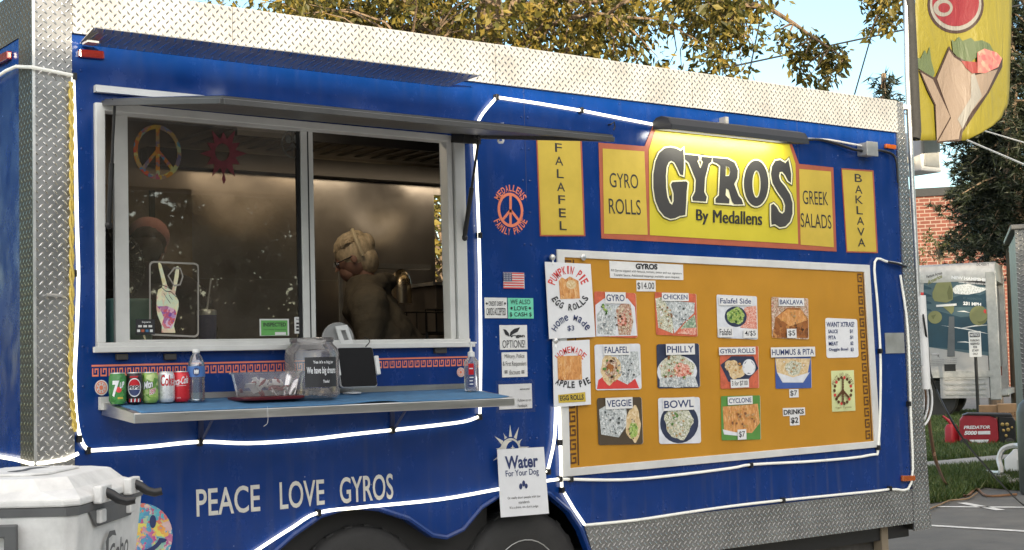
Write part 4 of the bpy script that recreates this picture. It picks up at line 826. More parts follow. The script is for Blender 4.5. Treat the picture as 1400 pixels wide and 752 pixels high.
# stickers on the window glass
PANE = Plane((0, .0615, 0), (0, -1, 0), (1, 0, 0))
s = Sign('peace_sticker', 'dark tie dye peace sign sticker on the window glass', 'sticker', (215, 207, 216, 208), None, P=PANE, off=0, th=0)
s.ell(215.5, 208, 32.5, 37.5, 'tiedye_d', 'ring', (27, 31.5))
s.shape([(213, 175), (218, 175), (218.5, 240), (213, 240)], 'tiedye_d', 'bar'); s.shape([(213, 205), (218, 205), (239, 231), (236, 236)], 'tiedye_d', 'bar'); s.shape([(213, 205), (218, 205), (196, 234), (193, 229)], 'tiedye_d', 'bar'); s.done()
dred = mat('faded_red_film', (.15, .03, .04), .5, 0, .3, 30)
s = Sign('sun_sticker', 'faded red sun face sticker beside the peace sign on glass', 'sticker', (305, 209, 306, 210), None, P=PANE, off=0, th=0)
MT['dred'] = dred; MT['smoke'] = mat('grey_film', (.10, .10, .09), .5, 0, .5, 60)
PO = [(305.5+(17 if k % 2 else (32 if k % 4 == 0 else 26))*math.cos(R(k*15)), 210-(20 if k % 2 else (37 if k % 4 == 0 else 30))*math.sin(R(k*15))) for k in range(24)]; PI_ = [(304+10*math.cos(R(k*15)), 208-12*math.sin(R(k*15))) for k in range(24)]
for k in range(24): s.shape([PO[k], PO[(k+1) % 24], PI_[(k+1) % 24], PI_[k]], 'dred')
s.shape([(303, 245), (306, 236), (309, 246), (306, 252)], 'dred'); s.done()
s = Sign('grey_sticker', 'small round grey sticker at the upper right of the glass', 'sticker', (399, 196, 400, 197), None, P=PANE, off=0, th=0)
s.ell(399.5, 197, 15, 19, 'smoke', 'print', (13, 17)); s.shape([(398.7, 180), (400.3, 180), (400.3, 214), (398.7, 214)], 'smoke'); s.shape([(399, 196), (400.5, 196), (411, 208), (409.5, 209.5)], 'smoke'); s.shape([(399, 196), (400.5, 196), (390, 209.5), (388.5, 208)], 'smoke'); s.ell(394, 190, 4, 6, 'smoke'); s.ell(405, 190, 4, 6, 'smoke'); s.done()
MT['clearline'] = mat('frosted_line', (.30, .28, .25), .5)
s = Sign('hand_sticker', 'tie dye hand giving a peace sign in a clear framed sticker', 'sticker', (237, 410, 238, 411), None, P=PANE, off=0, th=0)
s.shape(Q(204, 358, 272, 460, 6), 'clearline', 'frame_line', [Q(206, 360.5, 270, 457.5, 5)])
z7 = lambda x, y: (180+x/5.373, 330+y/5.373)
s.shape([z7(*p) for p in [(195, 160), (205, 155), (218, 170), (245, 265), (262, 325), (280, 350), (296, 360), (305, 320), (320, 225), (328, 185), (340, 180), (350, 195), (345, 260), (328, 340), (320, 385), (345, 440), (345, 480), (325, 560), (310, 620), (320, 660), (320, 672), (220, 670), (222, 620), (190, 540), (182, 490), (185, 400), (195, 355), (222, 340), (228, 320), (212, 250), (198, 190)]], 'handprint', 'hand')
s.shape([z7(*p) for p in [(185, 478), (260, 475), (318, 500), (330, 530), (310, 600), (290, 640), (240, 640), (222, 610), (235, 560), (215, 510)]], 'swirl', 'swirl')
for pl in ([(222, 340), (250, 365), (290, 370), (330, 410)], [(228, 322), (262, 335), (285, 352)], [(235, 380), (260, 420), (285, 455)], [(275, 395), (300, 430)]):
    for i in range(len(pl)-1):
        a, c = pl[i], pl[i+1]; s.shape([z7(a[0], a[1]-3), z7(c[0], c[1]-3), z7(c[0], c[1]+3), z7(a[0], a[1]+3)], 'ink', 'outline')
s.shape([(229, 377), (238, 365), (247, 366), (251, 378), (247, 390), (238, 392)], 'clearline', 'frame_line', [[(231, 377), (239, 367.5), (246, 368), (249, 378), (245.5, 388), (238.5, 389.5)]])
s.done()
s = Sign('payment_card', 'black payment logos card at the lower left of the glass', 'card', (185.5, 436.5, 211.5, 457.5), MT['ink'], P=PANE, off=.0005, th=.001)
s.text('Square', (194, 439, 206, 442), 'paper2', .02)
for i in range(4): s.rect(187.5+i*5.8, 450.5, 191.5+i*5.8, 454, ('paper2', 'orange', 'mat_blue', 'paper2')[i], 'logos')
for i in range(3): s.rect(189+i*7, 444.5, 194+i*7, 447.5, 'paper2', 'logos')
s.done()
s = Sign('inspection_card', 'green INSPECTED card at the lower right of the glass', 'card', (355, 436, 395, 459), MT['paper2'], P=PANE, off=.0005, th=.001)
s.rect(357, 438, 393, 458.5, 'green', 'face'); s.text('INSPECTED', (360, 441, 391, 446.5), 'ink', .03); s.text('Your Health Department', (360, 449.5, 391, 452), 'ink', 0); s.rect(376, 454, 391, 458, 'paper2', 'stub'); s.done()
s = Sign('payment_card', 'small white payment logos card beside the green inspection card', 'card', (402.5, 433.5, 416.5, 456), MT['paper2'], P=PANE, off=.0005, th=.001)
s.text('Square', (405, 435.5, 414, 438), 'ink', .01)
for i in range(3):
    for j in range(2): s.rect(405+j*5.5, 441+i*4.6, 408.7+j*5.5, 443.5+i*4.6, 'ink', 'logos')
s.done()
# ---------------------------------------------------------------- sign lamp and its wiring
la, lb = W(907, 172, .11), W(1094, 192, .11); lz = (la.z+lb.z)/2
LT = thing('sign_lamp', 'long black trough lamp shining down on the big yellow sign', 'lamp', (la.x, -.11, lz))
b = MB(); prof = [(.035, -.01), (.035, .03), (.06, .048), (.10, .052), (.145, .036), (.168, .0), (.172, -.028), (.164, -.028), (.160, -.002), (.14, .028), (.10, .043), (.063, .04), (.043, .026), (.043, -.01)]
b.prism([V3(la.x, lz+z, -y) for y, z in prof], (lb.x-la.x, 0, 0)); b.build('lamp_hood', MT['black'], LT)
for x in (la.x, lb.x):
    b = MB(); b.prism([V3(x-.004, lz+z, -y) for y, z in prof[:7]], (.008, 0, 0)); b.build('end_cap', MT['black'], LT)
b = MB(); b.tube([V3(la.x+.03, lz+.008, -.10), V3(lb.x-.03, lz+.008, -.10)], .012, 8); b.build('lamp_tube', mat('lamp_tube', (1, 1, .95), .4, em=1, emc=(1, .98, .85)), LT, smooth=True)
x = W(985, 168).x
b = MB(); b.box(x-.012, x+.012, -.05, -.002, lz+.05, lz+.10); b.box(x-.03, x+.03, -.006, -.001, lz+.055, lz+.075); b.build('lamp_bracket', MT['grey_alu'], LT)
al = bpy.data.lights.new('sign_tube_light', 'AREA'); al.shape = 'RECTANGLE'; al.size = lb.x-la.x-.1; al.size_y = .03; al.energy = 1.05; al.color = (1, .97, .84)
ao = bpy.data.objects.new('sign_tube_light', al); COL.objects.link(ao); ao.parent = LT; ao.location = Vector(((lb.x-la.x)/2, .012, -.012)); ao.rotation_euler = (R(38), 0, 0)
jb = W(1178, 206, .0)
JB = thing('junction_box', 'small grey junction box wired between sign lamp and corner', 'junction box', (jb.x, 0, jb.z-.035))
b = MB(); b.box(jb.x-.045, jb.x+.045, -.075, -.002, jb.z-.038, jb.z+.038); b.build('box', MT['grey_alu'], JB, bevel=.004)
b = MB(); b.box(jb.x-.05, jb.x+.05, -.082, -.0755, jb.z-.043, jb.z+.043); b.build('cover', MT['grey_alu'], JB, bevel=.003)
def cord(name, label, pts, r, m, cat='cable', n=5):
    b = MB(); b.tube(spline(pts, n), r, 6); o = b.build(name, m, smooth=True, org=min(pts, key=lambda p: p.z)); return tag(o, label, cat)
cord('cable', 'black lamp cable drooping from the sign lamp past the junction box', [V3(lb.x, lz+.005, -.09), W(1120, 191, .03), W(1145, 197, .02), W(1166, 204, .03), V3(jb.x-.046, jb.z-.01, -.04)], .008, MT['black'])
cord('cable', 'grey lamp cable running straight to the junction box top', [V3(lb.x, lz+.02, -.06), W(1130, 191, .015), W(1160, 196, .02), V3(jb.x-.046, jb.z+.02, -.04)], .006, MT['rope_off'])
cord('cable', 'black cable from junction box to the right corner plate', [V3(jb.x+.046, jb.z, -.04), W(1205, 206, .02), W(1220, 211, .02), W(1226, 222, .03), W(1228, 250, .03)], .008, MT['black'])

# ---------------------------------------------------------------- things on the counter
CL = .12
mb = MB(); nx, ny = 90, 8
mx0, mx1 = cx0+.03, W(690, 545, .3).x
for i in range(nx+1):
    for j in range(ny+1):
        x = mx0+(mx1-mx0)*i/nx; off = .02+.312*j/ny
        zz_ = cz(off)+.003
        if j >= 5 and x > 1.0: zz_ += max(0, math.sin(x*7.3)*.5+math.sin(x*17)*.35)*.012*(j-4)/4
        if j <= 1: zz_ += .0
        mb.v.append(V3(x, zz_, -off))
mb.f += [(i*(ny+1)+j, (i+1)*(ny+1)+j, (i+1)*(ny+1)+j+1, i*(ny+1)+j+1) for i in range(nx) for j in range(ny)]
o = mb.build('counter_mat', MT['mat_blue'], smooth=True, org=V3(mx0, cz(0), -.1), closed=False)
md = o.modifiers.new('thick', 'SOLIDIFY'); md.thickness = .003; md.offset = 1
tag(o, 'blue cloth runner lying along the steel counter', 'cloth')
def atoff(px, off=CL): return V3(W(px, 550, off).x, cz(off)+.0065, -off)
vdir = lambda p: math.atan2((CAM-p).y, (CAM-p).x)
MT['cangreen'] = vor('can_green', [(.02, .12, .03), (.05, .25, .06), (.03, .16, .03), (.12, .35, .10)], 40, rough=.25)
MT['canblack'] = mat('can_black', (.03, .025, .028), .25, .3, .3, 40)
MT['candew'] = vor('can_lime', [(.10, .28, .05), (.35, .5, .12), (.06, .2, .03), (.5, .6, .25)], 45, rough=.25)
MT['cansilver'] = mat('can_silver', (.66, .66, .67), .28, .35, .05, 30)
MT['canred'] = mat('can_red', (.55, .02, .03), .25, .2, .06, 30)
def on_cyl(p, r, a0, z0):       # maps (s metres round, t metres up) onto the can
    return lambda s_, t: Vector((p.x+(r+.0005)*math.cos(a0+s_/r), p.y+(r+.0005)*math.sin(a0+s_/r), p.z+z0+t))
def cut_add(mb, vs, fs, fn, dx=.0035):      # flat artwork sliced into narrow strips so that it follows the round surface
    bm = bmesh.new(); bv = [bm.verts.new((x, z, 0)) for x, z in vs]
    for f in fs:
        try: bm.faces.new([bv[i] for i in f])
        except ValueError: pass
    x0, x1 = min(v[0] for v in vs), max(v[0] for v in vs); x = math.ceil(x0/dx)*dx
    while x < x1: bmesh.ops.bisect_plane(bm, geom=bm.verts[:]+bm.edges[:]+bm.faces[:], plane_co=(x, 0, 0), plane_no=(1, 0, 0)); x += dx
    bm.verts.index_update(); mb.add([fn(v.co.x, v.co.y) for v in bm.verts], [tuple(v.index for v in f.verts) for f in bm.faces]); bm.free()
def cut_poly(mb, pts, fn): cut_add(mb, pts, tessellate_polygon([[Vector((x, z, 0)) for x, z in pts]]), fn)
def can(px, label, bm_, art):
    p = atoff(px); t = thing('soda_can', label, 'soda can', p, 'soda cans lined up on the counter')
    b = MB(); b.lathe(p, [(.024, 0), (.026, .002), (.0325, .012), (.0331, .016), (.0331, .103), (.030, .111), (.0275, .1165)], 28); b.build('can_body', bm_, t, smooth=True)
    b = MB(); b.lathe(p, [(.0272, .1160), (.0278, .119), (.0270, .1205), (.0250, .1185), (.001, .1180)], 28); b.build('lid', MT['alu'], t, smooth=True)
    a0 = vdir(p); F = on_cyl(p, .0331, a0, 0)
    class A: pass
    art_b = {}
    def bb(m): return art_b.setdefault(m, MB())
    # s runs to the viewer's right as the angle grows the other way
    nn = [0]
    def tx(s_, x0, z0, x1, z1, m, bold=.03, shear=0, rot=0.0):
        nn[0] += 1; F = on_cyl(p, .0331+.00012*nn[0], a0, 0)
        tv, tf, _ = text_mesh(s_, bold, shear)
        cut_add(bb(m), [(x0+(x1-x0)*u, z0+(z1-z0)*v+rot*(u-.5)*(x1-x0)) for u, v in tv], tf, F)
    def pl(pts, m): nn[0] += 1; F = on_cyl(p, .0331+.00012*nn[0], a0, 0); cut_poly(bb(m), pts, F)
    def el(x, z, rx, rz, m, a0_=0, a1_=360): pl([(x+rx*math.cos(R(a0_+(a1_-a0_)*i/24)), z+rz*math.sin(R(a0_+(a1_-a0_)*i/24))) for i in range(24 if a1_-a0_ >= 360 else 25)], m)
    art(tx, pl, el)
    for m, b in art_b.items(): b.build('can_print', MT[m], t, closed=False)
def art_up(tx, pl, el):
    el(.004, .055, .011, .011, 'red'); tx('7', -.021, .028, .006, .09, 'paper', .05, .1); tx('UP', .008, .062, .027, .085, 'paper', .04, .2, .3); pl([(.0, .02), (.02, .02), (.02, .027), (.0, .027)], 'yellow')
def art_ps(tx, pl, el):
    el(0, .062, .0265, .036, 'paper'); el(0, .064, .023, .030, 'canred', 12, 168); el(0, .060, .023, .030, 'navy', 192, 348); tx('PEPSI', -.023, .055, .023, .070, 'ink', .04)
    for i in range(7): pl([(-.022+i*.007, .006), (-.018+i*.007, .006), (-.017+i*.007, .02), (-.021+i*.007, .018)], 'paper' if i % 2 else 'canred')
    pl([(-.02, .1), (.012, .1), (.016, .106), (-.016, .106)], 'canred')
def art_mw(tx, pl, el):
    tx('Mtn', -.025, .055, .012, .088, 'ink', .09, .1, .25); tx('Mtn', -.024, .057, .011, .086, 'paper', .03, .1, .25); tx('DEW', -.002, .034, .026, .056, 'paper', .11, .1, .25); tx('DEW', -.001, .036, .025, .055, 'canred', .02, .1, .25)
def art_dc(tx, pl, el): tx('Coke', -.022, .064, .034, .108, 'canred', .02, .1); tx('DIET', -.02, .106, -.004, .11, 'ink', .0)
def art_cc(tx, pl, el):
    tx('Coca-Cola', -.040, .068, .030, .098, 'paper', .02, .3, .15); pl([(-.02, .062), (.02, .064), (.02, .0655), (-.02, .0635)], 'paper'); tx('classic', -.018, .014, -.002, .019, 'paper', 0)
can(161, 'green lemon lime soda can, leftmost on the counter', MT['cangreen'], art_up)
can(184, 'dark soda can with a red white and blue globe', MT['canblack'], art_ps)
can(205, 'lime green soda can with jagged lettering', MT['candew'], art_mw)
can(227.5, 'silver soda can with red lettering', MT['cansilver'], art_dc)
can(248, 'red soda can with white script lettering beside the bottle', MT['canred'], art_cc)
p = atoff(269, .13)
t = thing('water_bottle', 'clear plastic water bottle with blue label beside the cans', 'bottle', p)
prof = [(.028, 0), (.033, .006)]
for i in range(9): prof += [(.0335 if i % 2 else .0318, .012+i*.009)]
prof += [(.0335, .095), (.0335, .142), (.031, .155), (.022, .178), (.013, .190), (.0125, .194)]
b = MB(); b.lathe(p, prof, 28); b.build('bottle_body', MT['water'], t, smooth=True)
b = MB(); b.lathe(p, [(.0142, .194), (.0146, .196), (.0146, .206), (.013, .2085)], 20); b.build('cap', MT['white_pl'], t, smooth=True)
b = MB(); F = on_cyl(p, .0342, vdir(p), 0); k = 24
b.f += []; vs = [F((i/k-.5)*2*math.pi*.0342, z) for i in range(k) for z in (.098, .140)]
b.add(vs, [(2*i, (2*i+2) % (2*k), (2*i+3) % (2*k), 2*i+1) for i in range(k)]); b.build('label_band', mat('label_blue', (.06, .16, .42), .4), t, smooth=True, closed=False)
b = MB(); F = on_cyl(p, .0348, vdir(p), 0)
cut_poly(b, [(.013*math.cos(R(a)), .118+.016*math.sin(R(a))) for a in range(0, 360, 15)], F); b.build('label_badge', MT['navy'], t, closed=False)
b = MB(); F = on_cyl(p, .0353, vdir(p), 0)
for dx in (-.006, 0, .006): b.poly([F(dx-.0025, .11), F(dx+.0015, .11), F(dx+.003, .122), F(dx, .128), F(dx-.003, .122)])
b.build('badge_mark', MT['paper'], t, closed=False)
# clear tub with packets on its red lid
p = atoff(364, .15); q0, q1 = W(323, 530, .15).x, W(406, 530, .15).x; hw = (q1-q0)/2
t = thing('packet_tub', 'clear plastic tub of wrapped packets standing on a dark red lid', 'tub', p)
def rrect(c, hx, hy, r, z, n=5):
    o = []
    for sx, sy, a in ((1, 1, 0), (-1, 1, 90), (-1, -1, 180), (1, -1, 270)):
        for k in range(n+1):
            th = R(a+90*k/n); o.append(Vector((c.x+sx*(hx-r)+r*math.cos(th), c.y+sy*(hy-r)+r*math.sin(th), c.z+z)))
    return o
def loft(b, loops, cap0=True, cap1=True):
    n = len(loops[0]); b.add([p for l in loops for p in l], [(i*n+k, i*n+(k+1) % n, (i+1)*n+(k+1) % n, (i+1)*n+k) for i in range(len(loops)-1) for k in range(n)]+([tuple(range(n))] if cap0 else [])+([tuple((len(loops)-1)*n+k for k in range(n))] if cap1 else []))
b = MB(); loft(b, [rrect(p, hw*.98, .085, .03, 0), rrect(p, hw*1.02, .09, .03, .006), rrect(p, hw*1.02, .09, .03, .013), rrect(p, hw*.95, .08, .03, .014)]); b.build('tub_lid', mat('dark_red_plastic', (.12, .012, .014), .35), t, smooth=True)
b = MB(); loft(b, [rrect(p, hw*.80, .065, .025, .016), rrect(p, hw*.86, .07, .025, .06), rrect(p, hw*.93, .078, .028, .106), rrect(p, hw*.98, .084, .028, .107), rrect(p, hw*.98, .084, .028, .114)], True, False)
b.build('tub_body', MT['clear'], t, smooth=True)
rng = random.Random(3)
for i in range(34):
    c = p+Vector((rng.uniform(-.72, .72)*hw, rng.uniform(-.05, .05), .026+rng.random()*.05)); rot = Matrix.Rotation(rng.uniform(0, 6.28), 3, 'Z') @ Matrix.Rotation(rng.uniform(-1.2, 1.2), 3, 'X') @ Matrix.Rotation(rng.uniform(-1, 1), 3, 'Y')
    b = MB()
    kind = i % 3
    if kind == 0: b.obox(c, rot @ Vector((.020, 0, 0)), rot @ Vector((0, .014, 0)), rot @ Vector((0, 0, .002)))
    else: b.ellipsoid(c, .024, .011, .006, 10, 6, rot)
    o = b.build('packet', MT['paper'] if kind == 0 else (mat('packet_maroon', (.28, .06, .07), .4) if 'packet_maroon' not in bpy.data.materials else bpy.data.materials['packet_maroon']) if kind == 1 else MT['clear'] if i % 2 else MT['white_pl'], smooth=True, bevel=.0006, org=c)
    tag(o, ('white paper packet lying among others in the clear tub', 'maroon wrapped packet lying among others in the clear tub', 'rounded pale packet lying among others in the clear tub')[kind], 'packet', ('white packets in the tub', 'maroon packets in the tub', 'pale packets in the tub')[kind])
# tip jar
pj = V3(W(427, 520, .15).x, cz(.15)+.0065, -.15); x0j = W(391, 520, .15).x; rj = (W(461, 520, .15).x-x0j)/2*.93
t = thing('tip_jar', 'large clear plastic jar with a black label beside the tablet', 'jar', pj)
b = MB(); b.lathe(pj, [(rj*.9, 0), (rj, .012), (rj, .185), (rj*.95, .205), (rj*.80, .222), (rj*.78, .23), (rj*.82, .235), (rj*.82, .247), (rj*.78, .25)], 36); b.build('jar_body', MT['clear'], t, smooth=True)
b = MB(); F = on_cyl(pj, rj*1.005, vdir(pj), 0); aw = rj*1.05
b.add([F(-.030+(i/20)*(aw+.03), z) for i in range(21) for z in (.045, .168)], [(2*i, 2*i+2, 2*i+3, 2*i+1) for i in range(20)]); b.build('jar_label', MT['ink'], t, closed=False)
b = MB(); F = on_cyl(pj, rj*1.012, vdir(pj), 0)
def jt(s_, xa, za, xb, zb_, bold): b.warp(s_, lambda u, v: F(xa+(xb-xa)*u, za+(zb_-za)*v), bold)
jt("Yes it's a big jar", .004, .138, .098, .154, .02); jt('We have big dreams', -.022, .092, .112, .128, .02); jt('Thanks!', .045, .062, .075, .074, .02); b.build('jar_lettering', MT['paper'], t, closed=False)
b = MB()
for i in range(60):
    a, r_ = rng.uniform(0, 6.28), rj*.85*math.sqrt(rng.random()); b.lathe(pj+Vector((r_*math.cos(a), r_*math.sin(a), .014+rng.random()*.02)), [(.011, 0), (.012, .0015), (.011, .002)], 10, (rng.uniform(-.8, .8), rng.uniform(-.8, .8), 1))
tag(b.build('jar_coins', mat('coin_metal', (.35, .33, .30), .35, .8, .3, 90), org=pj+Vector((0, 0, .014))), 'loose coins lying in the bottom of the clear jar', 'coins', kind='stuff')
# tablet on a white stand
pt = V3(W(488, 505, .10).x, 0, -.10); tz = (W(488, 474, .1).z, W(488, 530, .1).z)
hwx = (W(513, 500, .1).x-W(463, 500, .1).x)/2
t = thing('tablet', 'black tablet in white grips propped below the window sill', 'tablet', (pt.x, pt.y, tz[1]))
tl = Vector((0, .22, 1)).normalized(); nn_ = Vector((0, -1, .22)).normalized(); cc = V3(pt.x, sum(tz)/2, -.10); hh = (tz[0]-tz[1])/2
def rr3(c, hx, hz, r): return [c+Vector((1, 0, 0))*q.x+tl*q.y for q in [Vector((v.x, v.y, 0)) for v in rrect(Vector((0, 0, 0)), hx, hz, r, 0)]]
b = MB(); b.prism(rr3(cc, hwx, hh, .014), -nn_*.009); b.build('tablet_case', MT['rope_off'], t)
b = MB(); b.prism(rr3(cc+nn_*.0045, hwx*.965, hh*.965, .012), -nn_*.004); b.build('tablet_screen', MT['screen'], t)
for sg in (-1, 1):
    b = MB(); b.obox(cc+Vector((sg*(hwx+.008), 0, 0))+tl*.005, (.010, 0, 0), tl*.042, nn_*.014); b.build('grip', MT['white_pl'], t, bevel=.004)
b = MB(); b.obox(cc-nn_*.02, (.02, 0, 0), tl*.05, nn_*.012); b.tube([cc-nn_*.02-tl*.03, V3(pt.x, cz(.05)+.02, -.05)], .012, 8); b.lathe(V3(pt.x, cz(.055)+.004, -.055), [(.04, 0), (.04, .006), (.012, .012)], 20); b.build('stand', MT['white_pl'], t, bevel=.002)
a, c = W(470, 447, .02), W(474, 478, .05)
t2 = thing('card_reader', 'white round backed card stand leaning out over the window sill', 'stand', W(463, 466, .02))
ct_ = W(461, 463, -.01); b = MB(); rx = (W(482, 463).x-W(440, 463).x)/2
b.prism([ct_+Vector((rx*math.cos(R(k)), 0, rx*.92*math.sin(R(k)))) for k in range(-12, 193, 8)], (0, -.012, 0)); b.build('round_plate', mat('frosted_disc', (.30, .30, .30), .4), t2, bevel=.003)
fr_ = WALL.quad([(459, 446), (475, 444), (485, 474), (468, 476)], .035); ho_ = WALL.quad([(466, 452), (473, 451), (478, 465), (471, 466)], .035)
b = MB(); b.prism(fr_, (0, .008, 0), [ho_]); b.tube([W(464, 450, .01), W(464, 450, .034)], .008, 6); b.build('arm', MT['white_pl'], t2, bevel=.001)
cord('cable', 'thin black wire curling behind the tablet top', [W(500, 474, .10), W(505, 468, .09), W(504, 464, .06), W(498, 461, .04)], .0025, MT['black'])
# sanitiser
ps = V3(W(645, 520, .13).x, cz(.13)+.006, -.13)
t = thing('sanitiser_bottle', 'clear hand sanitiser pump bottle at the right of the counter', 'bottle', ps)
b = MB(); loft(b, [rrect(ps, .030, .02, .012, 0), rrect(ps, .032, .022, .012, .004), rrect(ps, .032, .022, .012, .135), rrect(ps, .016, .014, .010, .152), rrect(ps, .013, .013, .010, .158)]); b.build('bottle_body', MT['clear'], t, smooth=True)
b = MB(); b.lathe(ps, [(.016, .156), (.016, .176), (.008, .180), (.006, .184), (.0045, .2), (.0045, .212), (.010, .214), (.010, .222), (.004, .224)], 18); b.obox(ps+Vector((.014, 0, .219)), (.016, 0, 0), (0, .005, 0), (0, 0, .003)); b.build('pump', MT['white_pl'], t, smooth=True)
b = MB(); b.box(ps.x-.0325, ps.x-.004, ps.y-.0232, ps.y-.0224, ps.z+.075, ps.z+.125); b.build('red_label', MT['canred'], t)
b = MB(); b.box(ps.x-.0325, ps.x-.004, ps.y-.0232, ps.y-.0224, ps.z+.02, ps.z+.074); b.build('blue_label', MT['navy'], t)
b = MB(); lp = [V3(ps.x-.030, ps.z+z, ps.y-.0238) for z in (0, 1)]
for zt, wd in ((.10, .02), (.06, .022), (.045, .018), (.03, .02)): b.box(ps.x-.029, ps.x-.029+wd, ps.y-.0242, ps.y-.0234, ps.z+zt, ps.z+zt+.005)
b.build('label_print', MT['paper'], t)
cord('loose_thread', 'loose white thread hanging from the counter edge', [V3(W(366, 556, .335).x, cz(.33)+.004, -.332), V3(W(367, 560, .34).x, cz(.33)-.03, -.336), V3(W(366, 566, .34).x, cz(.33)-.06, -.336), V3(W(361, 572, .34).x, cz(.33)-.072, -.336)], .0007, MT['paper'], 'thread')

# ---------------------------------------------------------------- inside the trailer
hl, hr = .2, 5.0
KH = thing('extractor_hood', 'dark extractor hood with slanted baffle bars over the cooking line', 'extractor hood', (3.0, 2.215, 2.53))
b = MB(); b.box(1.2, 5.0, 1.0, 1.03, 2.56, 2.86); b.box(1.2, 5.0, 2.12, 2.214, 2.56, 2.66); b.box(1.2, 5.0, 1.03, 2.12, 2.80, 2.86); b.build('hood_shell', mat('hood_steel', (.03, .028, .026), .5, .5, .3, 4), KH)
for i in range(30):
    x = 1.35+i*.12; b = MB(); b.obox(V3(x, 2.69, 1.575), (.022, 0, .0), (.0, .53, 0), (.012, 0, .006)); b.build('baffle', mat('baffle_steel', (.10, .085, .065), .4, .7) if i == 0 else bpy.data.materials['baffle_steel'], KH)
b = MB(); b.box(1.6, 3.6, 1.04, 1.08, 2.66, 2.70); b.build('hood_lamp', mat('hood_lamp', (1, .8, .5), .4, em=.8, emc=(1, .72, .38)), KH)
hlg = bpy.data.lights.new('hood_light', 'AREA'); hlg.shape = 'RECTANGLE'; hlg.size = 1.9; hlg.size_y = .06; hlg.energy = 1.3; hlg.color = (1, .80, .56)
ho = bpy.data.objects.new('hood_light', hlg); COL.objects.link(ho); ho.parent = KH; ho.location = (-.4, -.30, .06); ho.rotation_euler = (R(25), 0, 0)
clp = thing('fill_lamp', 'added warm strip lamp on the trailer ceiling, out of view above the serving window', 'lamp', (1.2, .55, 2.80))  # unseen lamp added to brighten the person inside
b = MB(); b.box(.6, 1.8, .50, .60, 2.82, 2.861); b.build('lamp_housing', MT['white_pl'], clp); b = MB(); b.box(.62, 1.78, .51, .59, 2.80, 2.819); b.build('lamp_diffuser', mat('lamp_diffuser', (1, .85, .6), .4, em=.8, emc=(1, .8, .5)), clp)
cl2 = bpy.data.lights.new('fill_light', 'AREA'); cl2.shape = 'RECTANGLE'; cl2.size = 1.1; cl2.size_y = .08; cl2.energy = 1.6; cl2.color = (1, .86, .66)
co2 = bpy.data.objects.new('fill_light', cl2); COL.objects.link(co2); co2.parent = clp; co2.location = (0, 0, -.012)
WBT = mat('worktop_steel', (.30, .28, .26), .35, .9)
t = thing('cooking_line', 'long steel cooking worktop along the back of the kitchen', 'worktop', (3.2, 1.9, ZF))
b = MB(); b.box(.3, 4.9, 1.65, 2.2, 1.36, 1.40); b.build('worktop', WBT, t)
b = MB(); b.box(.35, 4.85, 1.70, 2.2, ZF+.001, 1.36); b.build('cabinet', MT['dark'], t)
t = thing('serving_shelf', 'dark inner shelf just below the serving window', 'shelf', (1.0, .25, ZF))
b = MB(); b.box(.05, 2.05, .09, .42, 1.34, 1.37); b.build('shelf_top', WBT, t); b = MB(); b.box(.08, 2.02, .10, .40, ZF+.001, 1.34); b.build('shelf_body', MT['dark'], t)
# heat lamp
hp = VY(598*1.0-60, 398, 1.9)
t = thing('heat_lamp', 'domed metal heat lamp shade hanging behind the person', 'heat lamp', VY(549, 415, 1.85))
c = VY(549, 415, 1.85); rw = (VY(563, 400, 1.85).x-VY(533, 400, 1.85).x)/2*.8; hgt = VY(549, 368, 1.85).z-c.z
b = MB(); b.lathe(c, [(rw, 0), (rw, hgt*.45), (rw*.93, hgt*.68), (rw*.7, hgt*.88), (rw*.3, hgt*.98), (.01, hgt)], 24); b.build('lamp_shade', mat('lamp_dome', (.55, .45, .30), .28, .9), t, smooth=True)
b = MB(); b.box(c.x-.45, c.x+.2, c.y-.03, c.y+.03, c.z+hgt, c.z+hgt+.03); b.tube([c+Vector((0, 0, hgt)), c+Vector((0, .0, hgt+.03))], .01, 6); b.box(c.x-.43, c.x-.41, c.y-.01, c.y+.01, 1.401, c.z+hgt); b.build('lamp_rail', MT['grey_alu'], t)
# wire basket rack near the back window
c = VY(592, 455, 1.2)
t = thing('wire_rack', 'black wire basket rack at the right of the serving opening', 'rack', VY(595, 460, 1.25))
A0, A1 = VY(575, 426, 1.25), VY(612, 426, 1.25); zz0, zz1 = VY(590, 455, 1.25).z, VY(590, 424, 1.25).z
b = MB()
for y in (1.2, 1.5):
    for z in (zz0, zz1): b.tube([V3(A0.x, z, y), V3(A0.x+.55, z, y)], .006, 6)
    for i in range(9): x = A0.x+.55*i/8; b.tube([V3(x, zz0, y), V3(x, zz1, y)], .0035, 5)
b.build('wire_basket', MT['black'], t)
b = MB()
for x in (A0.x+.005, A0.x+.545):
    for y in (1.2, 1.5): b.tube([V3(x, ZF+.001, y), V3(x, zz0, y)], .008, 6)
b.build('rack_legs', MT['black'], t)
t = thing('counter_warmer', 'pale steel box shelf beside the back window', 'warmer', VY(597, 430, 1.8))
q = VY(578, 392, 1.8); b = MB(); b.box(q.x, q.x+.6, 1.66, 2.0, 1.402, q.z); b.build('warmer_body', mat('warmer_grey', (.16, .14, .12), .5, .4), t, bevel=.005); b = MB(); b.box(q.x-.03, q.x+.63, 1.64, 2.02, q.z, q.z+.02); b.build('warmer_top', MT['alu'], t)
